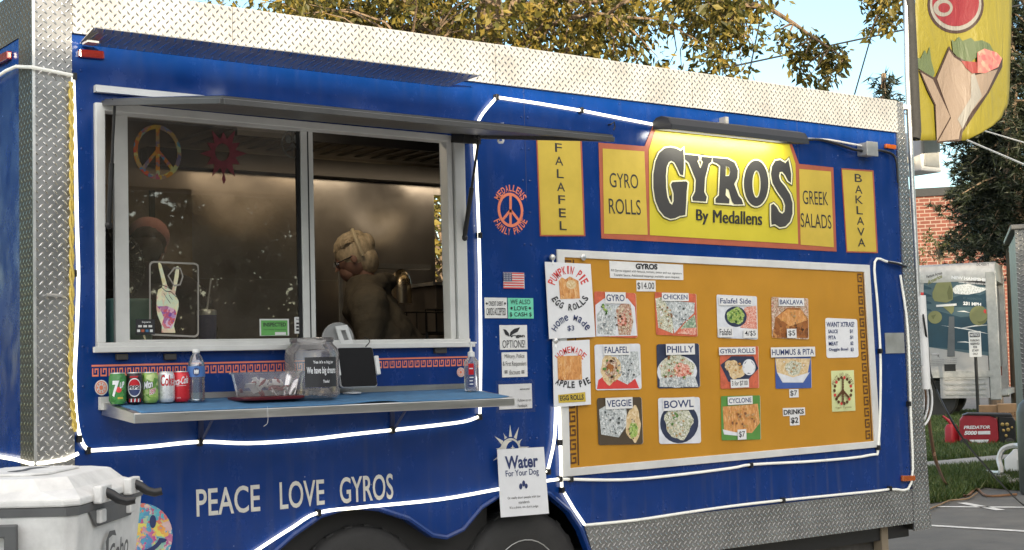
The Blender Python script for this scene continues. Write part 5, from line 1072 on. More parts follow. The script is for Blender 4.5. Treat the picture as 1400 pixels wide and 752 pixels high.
# front slot: fan, shelf
fc = VY(146, 365, .34)
t = thing('cage_fan', 'black round cage fan just inside the left window slot', 'fan', (fc.x, .34, 1.371))
b = MB()
for k in range(28):
    a = 2*math.pi*k/28; b.tube([fc+Vector((.03*math.cos(a), -.05, .03*math.sin(a))), fc+Vector((.12*math.cos(a), -.045, .12*math.sin(a))), fc+Vector((.165*math.cos(a), -.01, .165*math.sin(a)))], .003, 5)
for r_ in (.06, .10, .14, .165): b.tube([fc+Vector((r_*math.cos(2*math.pi*k/28), -.05 if r_ < .15 else -.01, r_*math.sin(2*math.pi*k/28))) for k in range(29)], .003, 5)
b.build('fan_cage', MT['black'], t)
b = MB(); b.lathe(fc+Vector((0, .0, 0)), [(.165, 0), (.17, .01), (.165, .06), (.10, .10), (.02, .11)], 28, (0, 1, 0)); b.build('fan_shell', MT['black'], t, smooth=True)
b = MB(); b.lathe(Vector((fc.x, .36, 1.372)), [(.09, 0), (.09, .012), (.02, .02), (.018, fc.z-1.372-.15)], 20); b.build('fan_foot', MT['black'], t, smooth=True)
b = MB(); b.box(fc.x-.05, fc.x+.13, .17, .27, 1.373, W(146, 408, -.2).z)
tag(b.build('folded_cloth', mat('teal_cloth', (.18, .38, .36), .8), bevel=.012, org=(fc.x, .2, 1.373)), 'pale teal folded cloth under the cage fan', 'cloth')
tp = VY(283, 445, .30)
t = thing('tumbler', 'blue tumbler with a steel rim and straw behind the glass', 'tumbler', (tp.x, .30, 1.372)); zt_ = VY(283, 431, .30).z
b = MB(); b.lathe(Vector((tp.x, .30, 1.372)), [(.030, 0), (.034, .01), (.042, zt_-1.372)], 20); b.build('tumbler_body', mat('tumbler_blue', (.05, .06, .2), .3), t, smooth=True)
b = MB(); b.lathe(Vector((tp.x, .30, zt_)), [(.043, 0), (.043, .02), (.03, .024)], 20); b.build('rim', MT['alu'], t, smooth=True)
b = MB(); b.tube([V3(tp.x, zt_+.02, .30), V3(tp.x+.022, zt_+.16, .30)], .004, 6); b.build('straw', MT['paper'], t)
# door frame seen through the glass at the back
t = thing('inner_cabinet', 'tall tan cabinet at the left of the kitchen seen through the glass', 'cabinet', (.5, 2.0, ZF))
q0_, q1_ = VY(150, 300, 1.95).x, VY(178, 300, 1.95).x
b = MB(); b.box(q0_-.3, q0_+.45, 1.9, 2.2, 1.402, 2.4); b.build('cabinet_body', mat('tan_panel', (.30, .24, .17), .6), t)
b = MB(); b.box(q0_+.02, q0_+.05, 1.885, 1.899, 1.42, 2.38); b.box(q0_+.2, q0_+.23, 1.885, 1.899, 1.42, 2.38); b.build('cabinet_trim', MT['dark'], t)

# ---------------------------------------------------------------- people
def skinned(name, verts, edges, radii, m, parent, sub=2, root=0, org=None):
    me = bpy.data.meshes.new(name); o = bpy.data.objects.new(name, me); COL.objects.link(o)
    me.from_pydata([Vector(v) for v in verts], edges, []); 
    sk_ = o.modifiers.new('s', 'SKIN'); sb = o.modifiers.new('b', 'SUBSURF'); sb.levels = sb.render_levels = sub
    for i, r_ in enumerate(radii):
        sv = me.skin_vertices[0].data[i]; sv.radius = r_ if isinstance(r_, tuple) else (r_, r_); sv.use_root = (i == root)
    dg = bpy.context.evaluated_depsgraph_get(); dg.update()
    me2 = bpy.data.meshes.new_from_object(o.evaluated_get(dg)); bpy.data.objects.remove(o)
    b = MB(); b.add([v.co for v in me2.vertices], [tuple(p.vertices) for p in me2.polygons]); bpy.data.meshes.remove(me2)
    return b.build(name, m, parent, smooth=True, org=org)
SKIN = mat('skin', (.34, .18, .125), .55, 0, .1, 20)
def person(label, base, frame, hood, hairm, cap=None):
    """frame: maps body coordinates (f forward, l towards the viewer's side, z up) to the world"""
    t = thing('person', label, 'person', base)
    P = frame
    H = P(.30, 0, 1.47)      # head centre of a figure that leans forward
    # one continuous body: pelvis, spine, neck, head, arms, legs
    V = [P(.02, 0, .86), P(.08, 0, 1.02), P(.18, 0, 1.18), P(.26, 0, 1.29), P(.28, 0, 1.37), P(.33, 0, 1.45), P(.375, 0, 1.53),
         P(.27, .15, 1.26), P(.26, .235, 1.08), P(.38, .20, .95), P(.45, .17, .93),
         P(.27, -.15, 1.26), P(.27, -.235, 1.08), P(.40, -.18, .95), P(.46, -.16, .93),
         P(0, .10, .80), P(.03, .11, .44), P(-.02, .11, .08), P(.12, .12, .035), P(0, -.10, .80), P(.03, -.11, .44), P(-.02, -.11, .08), P(.12, -.12, .035)]
    E_ = [(0, 1), (1, 2), (2, 3), (3, 4), (4, 5), (5, 6), (3, 7), (7, 8), (8, 9), (9, 10), (3, 11), (11, 12), (12, 13), (13, 14), (0, 15), (15, 16), (16, 17), (17, 18), (0, 19), (19, 20), (20, 21), (21, 22)]
    Rr = [.11, .10, .09, .065, .045, .05, .05, .04, .04, .034, .028, .04, .045, .034, .028, .085, .058, .042, .035, .085, .058, .042, .035]
    body = skinned('body', V, E_, Rr, SKIN, t)
    # head shaped over the neck: skull, nose, ears, chin, eyes
    fx = (P(1, 0, 0)-P(0, 0, 0)).normalized(); lx = (P(0, 1, 0)-P(0, 0, 0)).normalized()
    tilt = (fx*.92-Vector((0, 0, .38))).normalized(); upv = (Vector((0, 0, 1))-tilt*tilt.z).normalized()
    rot = Matrix((tilt, lx, upv)).transposed()
    hc = P(.40, 0, 1.53)
    hb = MB(); hb.ellipsoid(hc, .098, .076, .112, 20, 14, rot); hb.ellipsoid(hc+rot @ Vector((.055, 0, -.06)), .05, .05, .055, 14, 10, rot)
    hb.add([hc+rot @ Vector(v) for v in ((.092, -.012, -.035), (.092, .012, -.035), (.122, 0, -.032), (.094, 0, .015))], [(0, 1, 2), (1, 3, 2), (0, 2, 3)])
    for s_ in (-1, 1): hb.ellipsoid(hc+rot @ Vector((-.002, s_*.078, -.012)), .018, .008, .028, 10, 6, rot)
    hb.ellipsoid(hc+rot @ Vector((.094, 0, -.062)), .010, .024, .007, 10, 6, rot); hb.build('head', SKIN, t, smooth=True)
    ey = MB()
    for s_ in (-1, 1): ey.ellipsoid(hc+rot @ Vector((.088, s_*.032, 0)), .010, .013, .008, 10, 6, rot)
    ey.build('eyes', MT['paper'], t, smooth=True)
    # hands with five fingers
    for s_, w_, n_ in ((1, V[10], V[9]), (-1, V[14], V[13])):
        d = (w_-n_).normalized(); sd = lx*s_; hv = [w_, w_+d*.05]; he = [(0, 1)]; hr_ = [.028, (.038, .016)]
        for k, (o_, ln) in enumerate(((-.028, .062), (-.009, .072), (.010, .068), (.027, .052))):
            i0 = len(hv); k1 = w_+d*.085+sd*o_; hv += [k1, k1+d*ln*.5+Vector((0, 0, -.012)), k1+d*ln*.85+Vector((0, 0, -.032))]; he += [(1, i0), (i0, i0+1), (i0+1, i0+2)]; hr_ += [.0095, .0085, .007]
        i0 = len(hv); hv += [w_+d*.035-sd*.036, w_+d*.07-sd*.05+Vector((0, 0, -.012))]; he += [(0, i0), (i0, i0+1)]; hr_ += [.011, .009]
        skinned('hand', hv, he, hr_, SKIN, t, 1)
    # clothes
    hoodb = MB(); NS = 36; loops = []
    for f_, z_, rl, rf in ((-.02, .78, .225, .185), (-.01, .80, .245, .20), (.0, .86, .238, .195), (.03, .95, .232, .18), (.09, 1.06, .238, .17), (.145, 1.16, .245, .165), (.195, 1.235, .238, .155), (.215, 1.295, .205, .14), (.225, 1.345, .16, .12), (.235, 1.385, .115, .10), (.245, 1.415, .09, .085), (.25, 1.43, .075, .07)):
        lp = []
        for k in range(NS):
            a = 2*math.pi*k/NS; wr = 1+.018*math.sin(7*a+z_*31)+.014*math.sin(4*a-z_*47)+.010*math.sin(11*a+z_*70)
            lp.append(P(f_/.73*1.0+rf*wr*math.cos(a)/.73, rl*wr*math.sin(a), z_))
        loops.append(lp)
    loft(hoodb, loops, True, True)
    for s_ in (1, -1):
        pts = [P(.29, s_*.08, 1.31), P(.27, s_*.16, 1.285), P(.27, s_*.215, 1.22), P(.27, s_*.25, 1.12), P(.28, s_*.258, 1.04), P(.32, s_*.24, .985), P(.38, s_*.205, .95), P(.43, s_*.185, .935)]
        sp_ = spline(pts, 4); m_ = len(sp_)-1
        hoodb.tube(sp_, [.09+.022*math.sin(math.pi*min(1, i/m_*2.2))-.042*(i/m_) for i in range(m_+1)], 16)
    hoodb.tube([P(.36, .08, 1.375), P(.28, .095, 1.385), P(.20, .07, 1.395), P(.165, 0, 1.40), P(.20, -.07, 1.395), P(.28, -.095, 1.385), P(.36, -.08, 1.375)], [.022, .038, .05, .055, .05, .038, .022], 14)
    hd_o = hoodb.build('hoodie', hood, t, smooth=True)
    md = hd_o.modifiers.new('r', 'REMESH'); md.mode = 'VOXEL'; md.voxel_size = .011; md.use_smooth_shade = True
    md = hd_o.modifiers.new('s', 'SMOOTH'); md.factor = .5; md.iterations = 7
    tx_ = bpy.data.textures.get('folds') or bpy.data.textures.new('folds', 'CLOUDS'); tx_.noise_scale = .13; tx_.noise_depth = 3
    md = hd_o.modifiers.new('d', 'DISPLACE'); md.texture = tx_; md.strength = .045; md.mid_level = .5; md.texture_coords = 'LOCAL'
    skinned('trousers', [P(0, 0, .84), P(0, .10, .76), P(.03, .11, .44), P(-.02, .11, .10), P(0, -.10, .76), P(.03, -.11, .44), P(-.02, -.11, .10)], [(0, 1), (1, 2), (2, 3), (0, 4), (4, 5), (5, 6)], [.15, .105, .075, .06, .105, .075, .06], MT['navy'], t)
    sh = MB()
    for s_ in (-1, 1): sh.ellipsoid(P(.06, s_*.115, .042), .13, .05, .042, 14, 8, Matrix((fx, lx, Vector((0, 0, 1)))).transposed())
    sh.build('shoe', MT['black'], t, smooth=True)
    h = MB(); h.ellipsoid(hc+rot @ Vector((-.014, 0, .022)), .108, .086, .108, 24, 16, rot)
    h.ellipsoid(hc+rot @ Vector((-.055, 0, -.035)), .065, .074, .085, 16, 10, rot)
    hairo = h.build('hair', hairm, t, smooth=True)
    hs = MB(); rh = random.Random(4)
    for i in range(90):
        a0 = rh.uniform(-1.35, 1.35); pts = []
        for k in range(7):
            u = k/6; th = -1.15+2.1*u
            x_ = -.014-math.sin(th)*.110+.0; z_ = .022+math.cos(th)*.110
            pts.append(hc+rot @ Vector((x_*math.cos(a0*.9)+rh.uniform(-.003, .003), .090*math.sin(a0)*(.75+.3*math.sin(math.pi*u))+rh.uniform(-.003, .003), (z_-.022)*math.cos(a0*.8)+.022+rh.uniform(-.002, .004))))
        hs.tube(pts, [.002, .004, .0045, .0045, .004, .003, .0015], 5, False)
    hs.build('hair_strands', hairm, t, smooth=True)
    return t, hc, rot, P
def mk(base, fdir, ldir, k=1.0):
    base = Vector(base); f, l = Vector(fdir).normalized(), Vector(ldir).normalized()
    return lambda a, b_, z: base+f*a*k*(.73 if abs(a) < 1 else 1)+l*b_*k+Vector((0, 0, z*k))
hairmat = mat('blonde_hair', (.52, .40, .25), .6, 0, .35, 55, .003, 120, stretch=(1, 1, .35))
hoodmat = mat('olive_hoodie', (.092, .073, .048), .9, 0, .2, 12, .02, 9)
# the person bends forward towards the left, nearly in profile; head top and shoulders fitted to the opening
hd = VY(484, 352, 1.05)
kz = 1.0; fdir = Vector((-.80, .60, 0)); ldir = Vector((-.60, -.80, 0))
bx = Vector((hd.x, 1.05, 0))-fdir.normalized()*.292
t, hc, rot, P = person('person in an olive hoodie with blonde hair tied up, bending over inside the window', (bx.x, bx.y, ZF), mk((bx.x, bx.y, hd.z-1.53), fdir, ldir), hoodmat, hairmat)
SHIFT = ZF-(hd.z-1.53)
b = MB(); b.ellipsoid(hc+rot @ Vector((-.045, 0, .085)), .055, .055, .048, 16, 10, rot); b.ellipsoid(hc+rot @ Vector((-.10, 0, .045)), .035, .045, .05, 14, 8, rot); b.build('hair_bun', hairmat, t, smooth=True)
b = MB(); b.tube([hc+rot @ Vector((-.052+.0*math.sin(a), .092*math.cos(a), .02+.115*math.sin(a))) for a in [R(x_) for x_ in range(-20, 201, 10)]], .011, 8); b.build('hair_band', mat('pale_band', (.62, .50, .32), .6), t, smooth=True)
b = MB(); b.tube([hc+rot @ Vector((.0, .084, .0)), hc+rot @ Vector((.09, .07, .0))], .003, 5); b.tube([hc+rot @ Vector((.098, .05+.018*math.cos(a), -.004+.018*math.sin(a))) for a in [R(30*x_) for x_ in range(13)]], .0025, 5); b.build('glasses', MT['black'], t)
if SHIFT < 0:
    st = MB(); st.box(bx.x-.25, bx.x+.3, bx.y-.25, bx.y+.25, ZF+.001, hd.z-1.53)
    tag(st.build('duckboard', MT['dark'], org=(bx.x, bx.y, ZF)), 'low dark kitchen platform under the bending person', 'platform')
hd2 = VY(206, 338, .95)
b2 = Vector((hd2.x, .95, 0)); f2 = Vector((.5, .87, 0)); l2_ = Vector((.87, -.5, 0))
t, hc, rot, P = person('person with a pink cap half hidden behind the left window glass', (b2.x-.15, .80, ZF), mk((b2.x-.16, .69, hd2.z-1.53), f2, l2_), mat('dark_jacket', (.03, .025, .03), .9), mat('dark_hair', (.03, .02, .015), .6))
b = MB(); b.ellipsoid(hc+rot @ Vector((-.005, 0, .055)), .115, .098, .085, 20, 12, rot); b.build('cap', mat('pink_knit', (.34, .17, .15), .85), t, smooth=True)
# ---------------------------------------------------------------- cooler on its stand
AZ = R(38.6); e1 = Vector((math.sin(AZ), math.cos(AZ), 0)); e2 = Vector((-math.cos(AZ), math.sin(AZ), 0)); ez = Vector((0, 0, 1))
C0 = DD(102, 696, 3.3); zg = C0.z                     # near corner, top of the body
CP = lambda a, b_, z: Vector((C0.x, C0.y, 0))+e1*a+e2*b_+ez*(zg+z)
CLn, CWd, CH = .56, .44, .36
white_c = mat('cooler_white', (.64, .64, .625), .45, 0, .14, 16, .0016, 40); MT['cgrey'] = mat('cooler_grey', (.085, .088, .09), .5, 0, .1, 20)
t = thing('cooler', 'scuffed white hard cooler with black rubber latches at the lower left', 'cooler', CP(CLn/2, CWd/2, -CH))
def crect(z, ins, ch, g=0.0):
    a0, a1, b0, b1 = ins, CLn-ins, ins, CWd-ins
    return [CP(a0+ch, b0, z), CP(a1-ch, b0, z), CP(a1, b0+ch, z), CP(a1, b1-ch, z), CP(a1-ch, b1, z), CP(a0+ch, b1, z), CP(a0, b1-ch, z), CP(a0, b0+ch, z)]
b = MB(); loft(b, [crect(-CH, .03, .03), crect(-.02, .0, .022), crect(0, .0, .022)]); body_o = b.build('cooler_body', white_c, t, bevel=.006)
b = MB(); loft(b, [crect(-.016, -.003, .022), crect(.004, -.003, .022)]); b.build('gasket_band', MT['cgrey'], t)
# pointed grey panel carrying the latches on the long side (normal -e2)
pn = [(.09, -.015), (.14, -.055), (.42, -.055), (.47, -.015)]
b = MB(); b.prism([CP(a, -.0005, z-.001) for a, z in pn], -e2*.006); b.build('latch_panel', MT['cgrey'], t, bevel=.002)
b = MB(); loft(b, [crect(.005, -.006, .03), crect(.022, -.006, .03), crect(.040, .03, .06), crect(.066, .055, .06), crect(.068, .062, .06)]); lid = b.build('lid', white_c, t, bevel=.005)
b = MB(); b.prism([CP(a, c_, .0685) for a, c_ in ((.17, .12), (.40, .12), (.43, .15), (.43, .29), (.40, .32), (.17, .32), (.14, .29), (.14, .15))], ez*.006); b.build('lid_panel', white_c, lid, bevel=.003)
b = MB(); b.prism([CP(a, c_, .0752) for a, c_ in ((.20, .21), (.24, .20), (.30, .21), (.38, .19), (.36, .235), (.28, .225), (.22, .24))], ez*.0006); b.build('lid_scuff', MT['cgrey'], lid)
for a in (.16, .40):
    b = MB(); b.prism([CP(a-.045, -.004, .0), CP(a+.045, -.004, .0), CP(a+.04, -.004, .042), CP(a-.04, -.004, .042)], -e2*.022); b.build('latch_mount', white_c, lid, bevel=.005)
    lt = MB(); lt.tube([CP(a, -.02, .026), CP(a+.003, -.036, .018), CP(a+.006, -.052, .006), CP(a+.01, -.07, .0), CP(a+.016, -.088, .003)], [.012, .012, .0115, .011, .010], 10); lt.build('latch', MT['black'], t, smooth=True)
    b = MB(); b.obox(CP(a+.0, -.010, -.032), e1*.022, e2*.008, ez*.016); b.build('latch_catch', white_c, t, bevel=.004)
# carry handle frame on the short side (normal -e1)
b = MB(); b.prism([CP(-.012, b_, z) for b_, z in ((.125, -.03), (.335, -.03), (.335, -.19), (.125, -.19))], -e1*.016, [[CP(-.012, b_, z) for b_, z in ((.155, -.06), (.305, -.06), (.305, -.10), (.155, -.10))], [CP(-.012, b_, z) for b_, z in ((.155, -.125), (.305, -.125), (.305, -.165), (.155, -.165))]])
b.build('side_handle', MT['cgrey'], t, bevel=.004)
b = MB(); tl_ = lambda a, z: CP(a, -.004, z)
b.warp('Coho', lambda u, v: tl_(.24+.16*u, -.17+.055*v+.02*u), .015, .15)
for pts in (((.215, -.10), (.245, -.078), (.29, -.08), (.30, -.095), (.27, -.09), (.24, -.095), (.232, -.16), (.20, -.25), (.222, -.24), (.25, -.22), (.235, -.215), (.222, -.225), (.224, -.2)),): b.poly([tl_(a, z) for a, z in pts])
b.build('side_lettering', MT['cgrey'], t, closed=False)
tb = thing('folding_table', 'folding table carrying the white cooler', 'table', CP(CLn/2, CWd/2, 0)*1-ez*(zg))
b = MB(); loft(b, [[CP(a, c_, -CH-.04) for a, c_ in ((-.15, -.06), (CLn+.02, -.06), (CLn+.02, CWd+.5), (-.15, CWd+.5))], [CP(a, c_, -CH-.001) for a, c_ in ((-.15, -.06), (CLn+.02, -.06), (CLn+.02, CWd+.5), (-.15, CWd+.5))]]); b.build('table_top', MT['white_pl'], tb, bevel=.005)
for a, c_ in ((-.1, .0), (CLn-.04, .0), (-.1, CWd+.42), (CLn-.04, CWd+.42)):
    b = MB(); p = CP(a, c_, -CH-.04); b.tube([p, Vector((p.x, p.y, .0))], .014, 8); b.build('leg', MT['grey_alu'], tb, smooth=True)

# ---------------------------------------------------------------- tail end of the trailer: poles and flag
pb, pt_ = V3(5.27, .40, .02), VY(1240, 190, .02)
def polept(px, y): return VY(px, y, .02)
FT = thing('feather_flag', 'tall yellow feather flag with a printed gyro wrap and red emblem', 'flag', polept(1262, 530))
b = MB(); b.tube([polept(1260, 500), polept(1247, 250), polept(1240, 100), polept(1236, -200), polept(1250, -420)], .016, 10); b.build('pole', MT['alu'], FT, smooth=True)
FP = Plane((0, .02, 0), (0, -1, 0), (1, 0, 0))
fw = lambda u, v: .035*math.sin(u*9+v*2.2)*u**.6+.02*math.sin(v*13+u*4)*u
fo = [(1250, -260), (1300, -330), (1350, -300), (1384, -200), (1385, -100), (1383, 0), (1379, 90), (1374, 150), (1362, 176), (1335, 190), (1320, 193), (1254, 191)]
def flagpt(px, y, k=0.0):
    u = max(0, (px-1250)/135); v = (y+300)/490
    return FP.at(px, y, fw(u, v)+k)
b = MB(); NX, NY = 26, 60
def rlim(y): 
    if y < 150: return 1385-6*max(0, (y+50))/200
    return 1374-54*((y-150)/42)**1.8
for j in range(NY+1):
    y = -420+612*j/NY; xr = rlim(y) if y > -260 else 1385-(-260-y)*.55; xl_ = 1249+3*(y+420)/612
    for i in range(NX+1): b.v.append(flagpt(xl_+(xr-xl_)*i/NX, y))
b.f += [(j*(NX+1)+i, j*(NX+1)+i+1, (j+1)*(NX+1)+i+1, (j+1)*(NX+1)+i) for j in range(NY) for i in range(NX)]
fm = leafmat('flag_cloth', [(.145, .125, .012), (.175, .15, .015), (.16, .137, .013)], .12)
def wrinkle(m):
    N, L, b = m.node_tree.nodes, m.node_tree.links, m.node_tree.nodes['Principled BSDF']
    n = N.new('ShaderNodeTexNoise'); n.inputs['Scale'].default_value = 5; n.inputs['Detail'].default_value = 5; n.inputs['Distortion'].default_value = 1.2; L.new(pos(N, L, (1.6, 1, .6)), n.inputs['Vector'])
    bp = N.new('ShaderNodeBump'); bp.inputs['Distance'].default_value = .022; L.new(n.outputs['Fac'], bp.inputs['Height']); L.new(bp.outputs[0], b.inputs['Normal'])
    return m
wrinkle(fm)
o = b.build('flag_cloth', fm, FT, smooth=True, closed=False); md = o.modifiers.new('t', 'SOLIDIFY'); md.thickness = .002
b = MB(); sl_ = [polept(1242+.05*y_, y_) for y_ in range(-420, 192, 40)]+[polept(1250, 190)]
b.tube(sl_, .038, 10); b.build('pole_sleeve', mat('black_sleeve', (.016, .016, .016), .8, 0, .3, 8, .01, 12), FT, smooth=True)
def fsub(pts, n=3):
    o = []
    for i in range(len(pts)):
        a, c = pts[i], pts[(i+1) % len(pts)]
        for k in range(n): o.append((a[0]+(c[0]-a[0])*k/n, a[1]+(c[1]-a[1])*k/n))
    return o
LN = [0]
def fprint(pts, m, name):
    # clip the drawing into small tiles so that it follows the ripples of the cloth
    LN[0] += 1; bm = bmesh.new(); vs = [bm.verts.new((p[0], p[1], 0)) for p in pts]
    tri = tessellate_polygon([[Vector((p[0], p[1], 0)) for p in pts]])
    for q in tri:
        try: bm.faces.new([vs[i] for i in q])
        except ValueError: pass
    x0, x1 = min(p[0] for p in pts), max(p[0] for p in pts); y0, y1 = min(p[1] for p in pts), max(p[1] for p in pts)
    x = math.ceil(x0/5)*5
    while x < x1: bmesh.ops.bisect_plane(bm, geom=bm.verts[:]+bm.edges[:]+bm.faces[:], plane_co=(x, 0, 0), plane_no=(1, 0, 0)); x += 5
    y = math.ceil(y0/8)*8
    while y < y1: bmesh.ops.bisect_plane(bm, geom=bm.verts[:]+bm.edges[:]+bm.faces[:], plane_co=(0, y, 0), plane_no=(0, 1, 0)); y += 8
    b = MB(); bm.verts.index_update(); b.add([flagpt(v.co.x, v.co.y, .003+.0015*LN[0]) for v in bm.verts], [tuple(v.index for v in f.verts) for f in bm.faces]); bm.free()
    b.build(name, m, FT, smooth=True, closed=False)
z4f = lambda x, y: (1000+x/3.0075, y/3.0075)
lm = lambda n, c, tr=.1: wrinkle(leafmat(n, [tuple(x*.27 for x in c), tuple(x*.29 for x in c), tuple(x*.31 for x in c)], tr))
FB, FWm, FR, FG, FWr, FMt = lm('flag_brown', (.10, .05, .035)), lm('flag_white', (.62, .6, .56)), lm('flag_red', (.50, .03, .05)), lm('flag_green', (.22, .30, .13)), lm('flag_wrap', (.60, .46, .36)), vor('flag_meat', [(.2, .04, .05), (.35, .10, .09), (.22, .1, .08), (.4, .2, .15)], 30)
el2 = lambda cx, cy, rx, ry: [z4f(cx+rx*math.cos(R(a)), cy+ry*math.sin(R(a))) for a in range(0, 360, 10)]
fprint(el2(922, 20, 116, 118), FB, 'emblem_border'); fprint(el2(922, 18, 106, 108), FWm, 'emblem_ring'); fprint(el2(922, 12, 96, 96), FR, 'emblem_field')
fprint(el2(870, 32, 40, 36), FWm, 'emblem_curl'); fprint(el2(875, 32, 24, 20), FR, 'emblem_curl_hole')
P4 = lambda L_: [z4f(*p) for p in L_]
fprint(P4([(752, 235), (778, 240), (795, 205), (805, 225), (815, 190), (822, 250), (836, 300), (830, 320), (775, 285), (758, 275)]), FG, 'lettuce')
fprint(P4([(905, 160), (918, 172), (935, 150), (950, 168), (985, 155), (1000, 170), (1030, 165), (1062, 180), (1075, 205), (1082, 215), (1020, 225), (985, 255), (940, 245), (912, 215)]), FG, 'lettuce')
fprint(P4([(772, 285), (830, 318), (842, 312), (895, 188), (915, 225), (985, 262), (1010, 280), (1100, 260), (1116, 235), (1114, 275), (1060, 380), (1000, 470), (950, 545), (945, 578), (845, 588), (835, 430), (805, 370)]), FB, 'wrap_outline')
fprint(P4([(780, 298), (828, 326), (900, 480), (845, 580), (840, 430), (812, 370)]), FWr, 'wrap_fold')
fprint(P4([(845, 325), (895, 205), (915, 235), (980, 275), (1000, 310), (1095, 285), (1050, 380), (990, 455), (940, 540), (935, 572), (850, 582), (903, 485)]), FWr, 'wrap_body')
fprint(P4([(985, 310), (1000, 300), (1030, 395), (985, 460), (950, 530), (930, 490), (985, 400)]), FWm, 'wrap_paper')
fprint(P4([(945, 250), (1008, 255), (1012, 300), (990, 302), (965, 280)]), lm('flag_tomato', (.55, .06, .05)), 'tomato')
fprint(P4([(1012, 215), (1040, 200), (1090, 215), (1113, 240), (1098, 275), (1045, 300), (1012, 300)]), FMt, 'meat')
FT2 = thing('pipe_holder', 'white plastic pipe strapped upright to the trailer end', 'pipe', polept(1262, 530))
b = MB(); b.tube([polept(1258, 404), polept(1265, 532)], .034, 14); b.build('pipe', MT['white_pl'], FT2, smooth=True)
b = MB(); p = polept(1262, 485); b.box(p.x-.16, p.x+.045, p.y-.005, p.y+.02, p.z-.006, p.z+.006); b.tube([p+Vector((.04, -.03, 0)), p+Vector((.11, -.03, .0)), p+Vector((.11, -.03, -.02))], .006, 6); b.build('strap', MT['grey_alu'], FT2)
b = MB(); q = [VY(1250, 190, .30), VY(1279, 237, .30)]; b.box(q[0].x, q[1].x, .25, .55, q[1].z, q[0].z+.05)
lamp_o = thing('tail_box', 'white equipment box fixed high at the trailer tail behind the flag', 'equipment box', (q[0].x, .4, q[1].z)); b.build('box_body', MT['white_pl'], lamp_o, bevel=.01)
b = MB(); b.box(q[0].x+.02, q[1].x-.03, .242, .249, q[1].z+.03, q[0].z); b.build('box_door', MT['grey_alu'], lamp_o, bevel=.004)
b = MB(); b.box(5.14, q[0].x+.03, .30, .34, q[1].z+.05, q[1].z+.09); b.build('box_arm', MT['grey_alu'], lamp_o)
cord('cable', 'black power cable looping from the trailer corner down to the lot', [W(1214, 358, .02), W(1232, 362, .03), polept(1246, 372), polept(1258, 410), polept(1268, 470), VY(1275, 520, .6), DD(1310, 590, 9.5), DD(1350, 640, 11), G(1400, 691), G(1440, 700)], .007, MT['black'])
cord('cable', 'orange extension cord hanging from the trailer tail to the grass', [polept(1256, 505), VY(1262, 520, .1), DD(1268, 560, 9), DD(1275, 610, 9.6), DD(1283, 640, 10.2), G(1296, 664, .02), G(1320, 678, .02), G(1335, 668, .02), G(1350, 678, .02), G(1390, 676, .02)], .012, mat('orange_cord', (.20, .10, .045), .6))
cord('cable', 'tan cord trailing over the dry grass edge', [G(1262, 700, .02), G(1285, 690, .02), G(1300, 684, .02), G(1322, 682, .02), G(1336, 674, .02)], .008, mat('tan_cord', (.26, .17, .09), .6))
cc_ = polept(1256, 545); b = MB()
for k in range(3): b.tube([cc_+Vector((.13*math.cos(a), .03*k, .17*math.sin(a))) for a in [R(12*i) for i in range(31)]], .007, 6)
tag(b.build('coiled_hose', MT['white_pl'], smooth=True, org=cc_-Vector((0, 0, .17))), 'white hose coiled against the trailer tail', 'hose')

# ---------------------------------------------------------------- generator, can, cartons
FH = Vector((math.sin(YAW+R(17)), math.cos(YAW+R(17)), 0)); RH = Vector((FH.y, -FH.x, 0))   # away / right as seen on that side
gb = G(1346, 610); sc = (gb-CAM).dot(FW)/FPX
t = thing('generator', 'red portable generator on the far lawn', 'generator', gb)
gp = lambda x, z, y=0.0: gb+RH*(x*sc)+ez*(z*sc)+FH*y
b = MB(); b.prism([gp(x, z, -.2) for x, z in ((-33, 8), (-31, 36), (-26, 43), (8, 43), (18, 38), (19, 10), (14, 3), (-27, 3))], FH*.42); b.build('generator_body', mat('generator_red', (.30, .018, .03), .4, 0, .1, 9), t, bevel=.02)
b = MB(); b.prism([gp(x, z, -.21) for x, z in ((19, 6), (19, 41), (38, 40), (41, 34), (41, 8), (36, 4))], FH*.44); b.build('control_panel', MT['black'], t, bevel=.015)
b = MB(); b.prism([gp(x, z, -.215) for x, z in ((-28, 43), (-20, 46), (36, 44), (38, 40), (12, 40), (8, 42))], FH*.45); b.build('top_frame', MT['black'], t, bevel=.01)
for x in (-26, 32):
    b = MB(); b.lathe(gp(x, 5, -.26), [(.055, 0), (.075, .01), (.075, .05), (.05, .06)], 18, FH); b.build('wheel', MT['rubber'], t, smooth=True)
b = MB(); GPl = lambda x, z: gp(x, z, -.206)
b.text('PREDATOR', [GPl(-26, 29), GPl(8, 29), GPl(8, 24.5), GPl(-26, 24.5)], .04, .2); b.text('5000', [GPl(-26, 22), GPl(-9, 22), GPl(-9, 16.5), GPl(-26, 16.5)], .06, .2); b.quad([GPl(-8, 21.5), GPl(8, 21.5), GPl(8, 17), GPl(-8, 17)])
b.poly([GPl(-20, 10), GPl(6, 10), GPl(3, 6), GPl(-16, 6)]); b.build('generator_lettering', MT['paper'], t, closed=False)
b = MB()
for x, z, r_ in ((24, 30, 2.5), (30, 30, 2.5), (25, 22, 2), (31, 23, 2.5), (36, 26, 1.5), (28, 15, 2)): b.lathe(gp(x, z, -.212), [(r_*sc, 0), (r_*sc, -.012), (r_*sc*.6, -.016)], 12, FH)
b.build('sockets', mat('brass_fit', (.4, .28, .10), .4, .5), t)
t = thing('fuel_can', 'red plastic fuel can with a spout standing beside the generator', 'fuel can', gp(-44, 0, -.1))
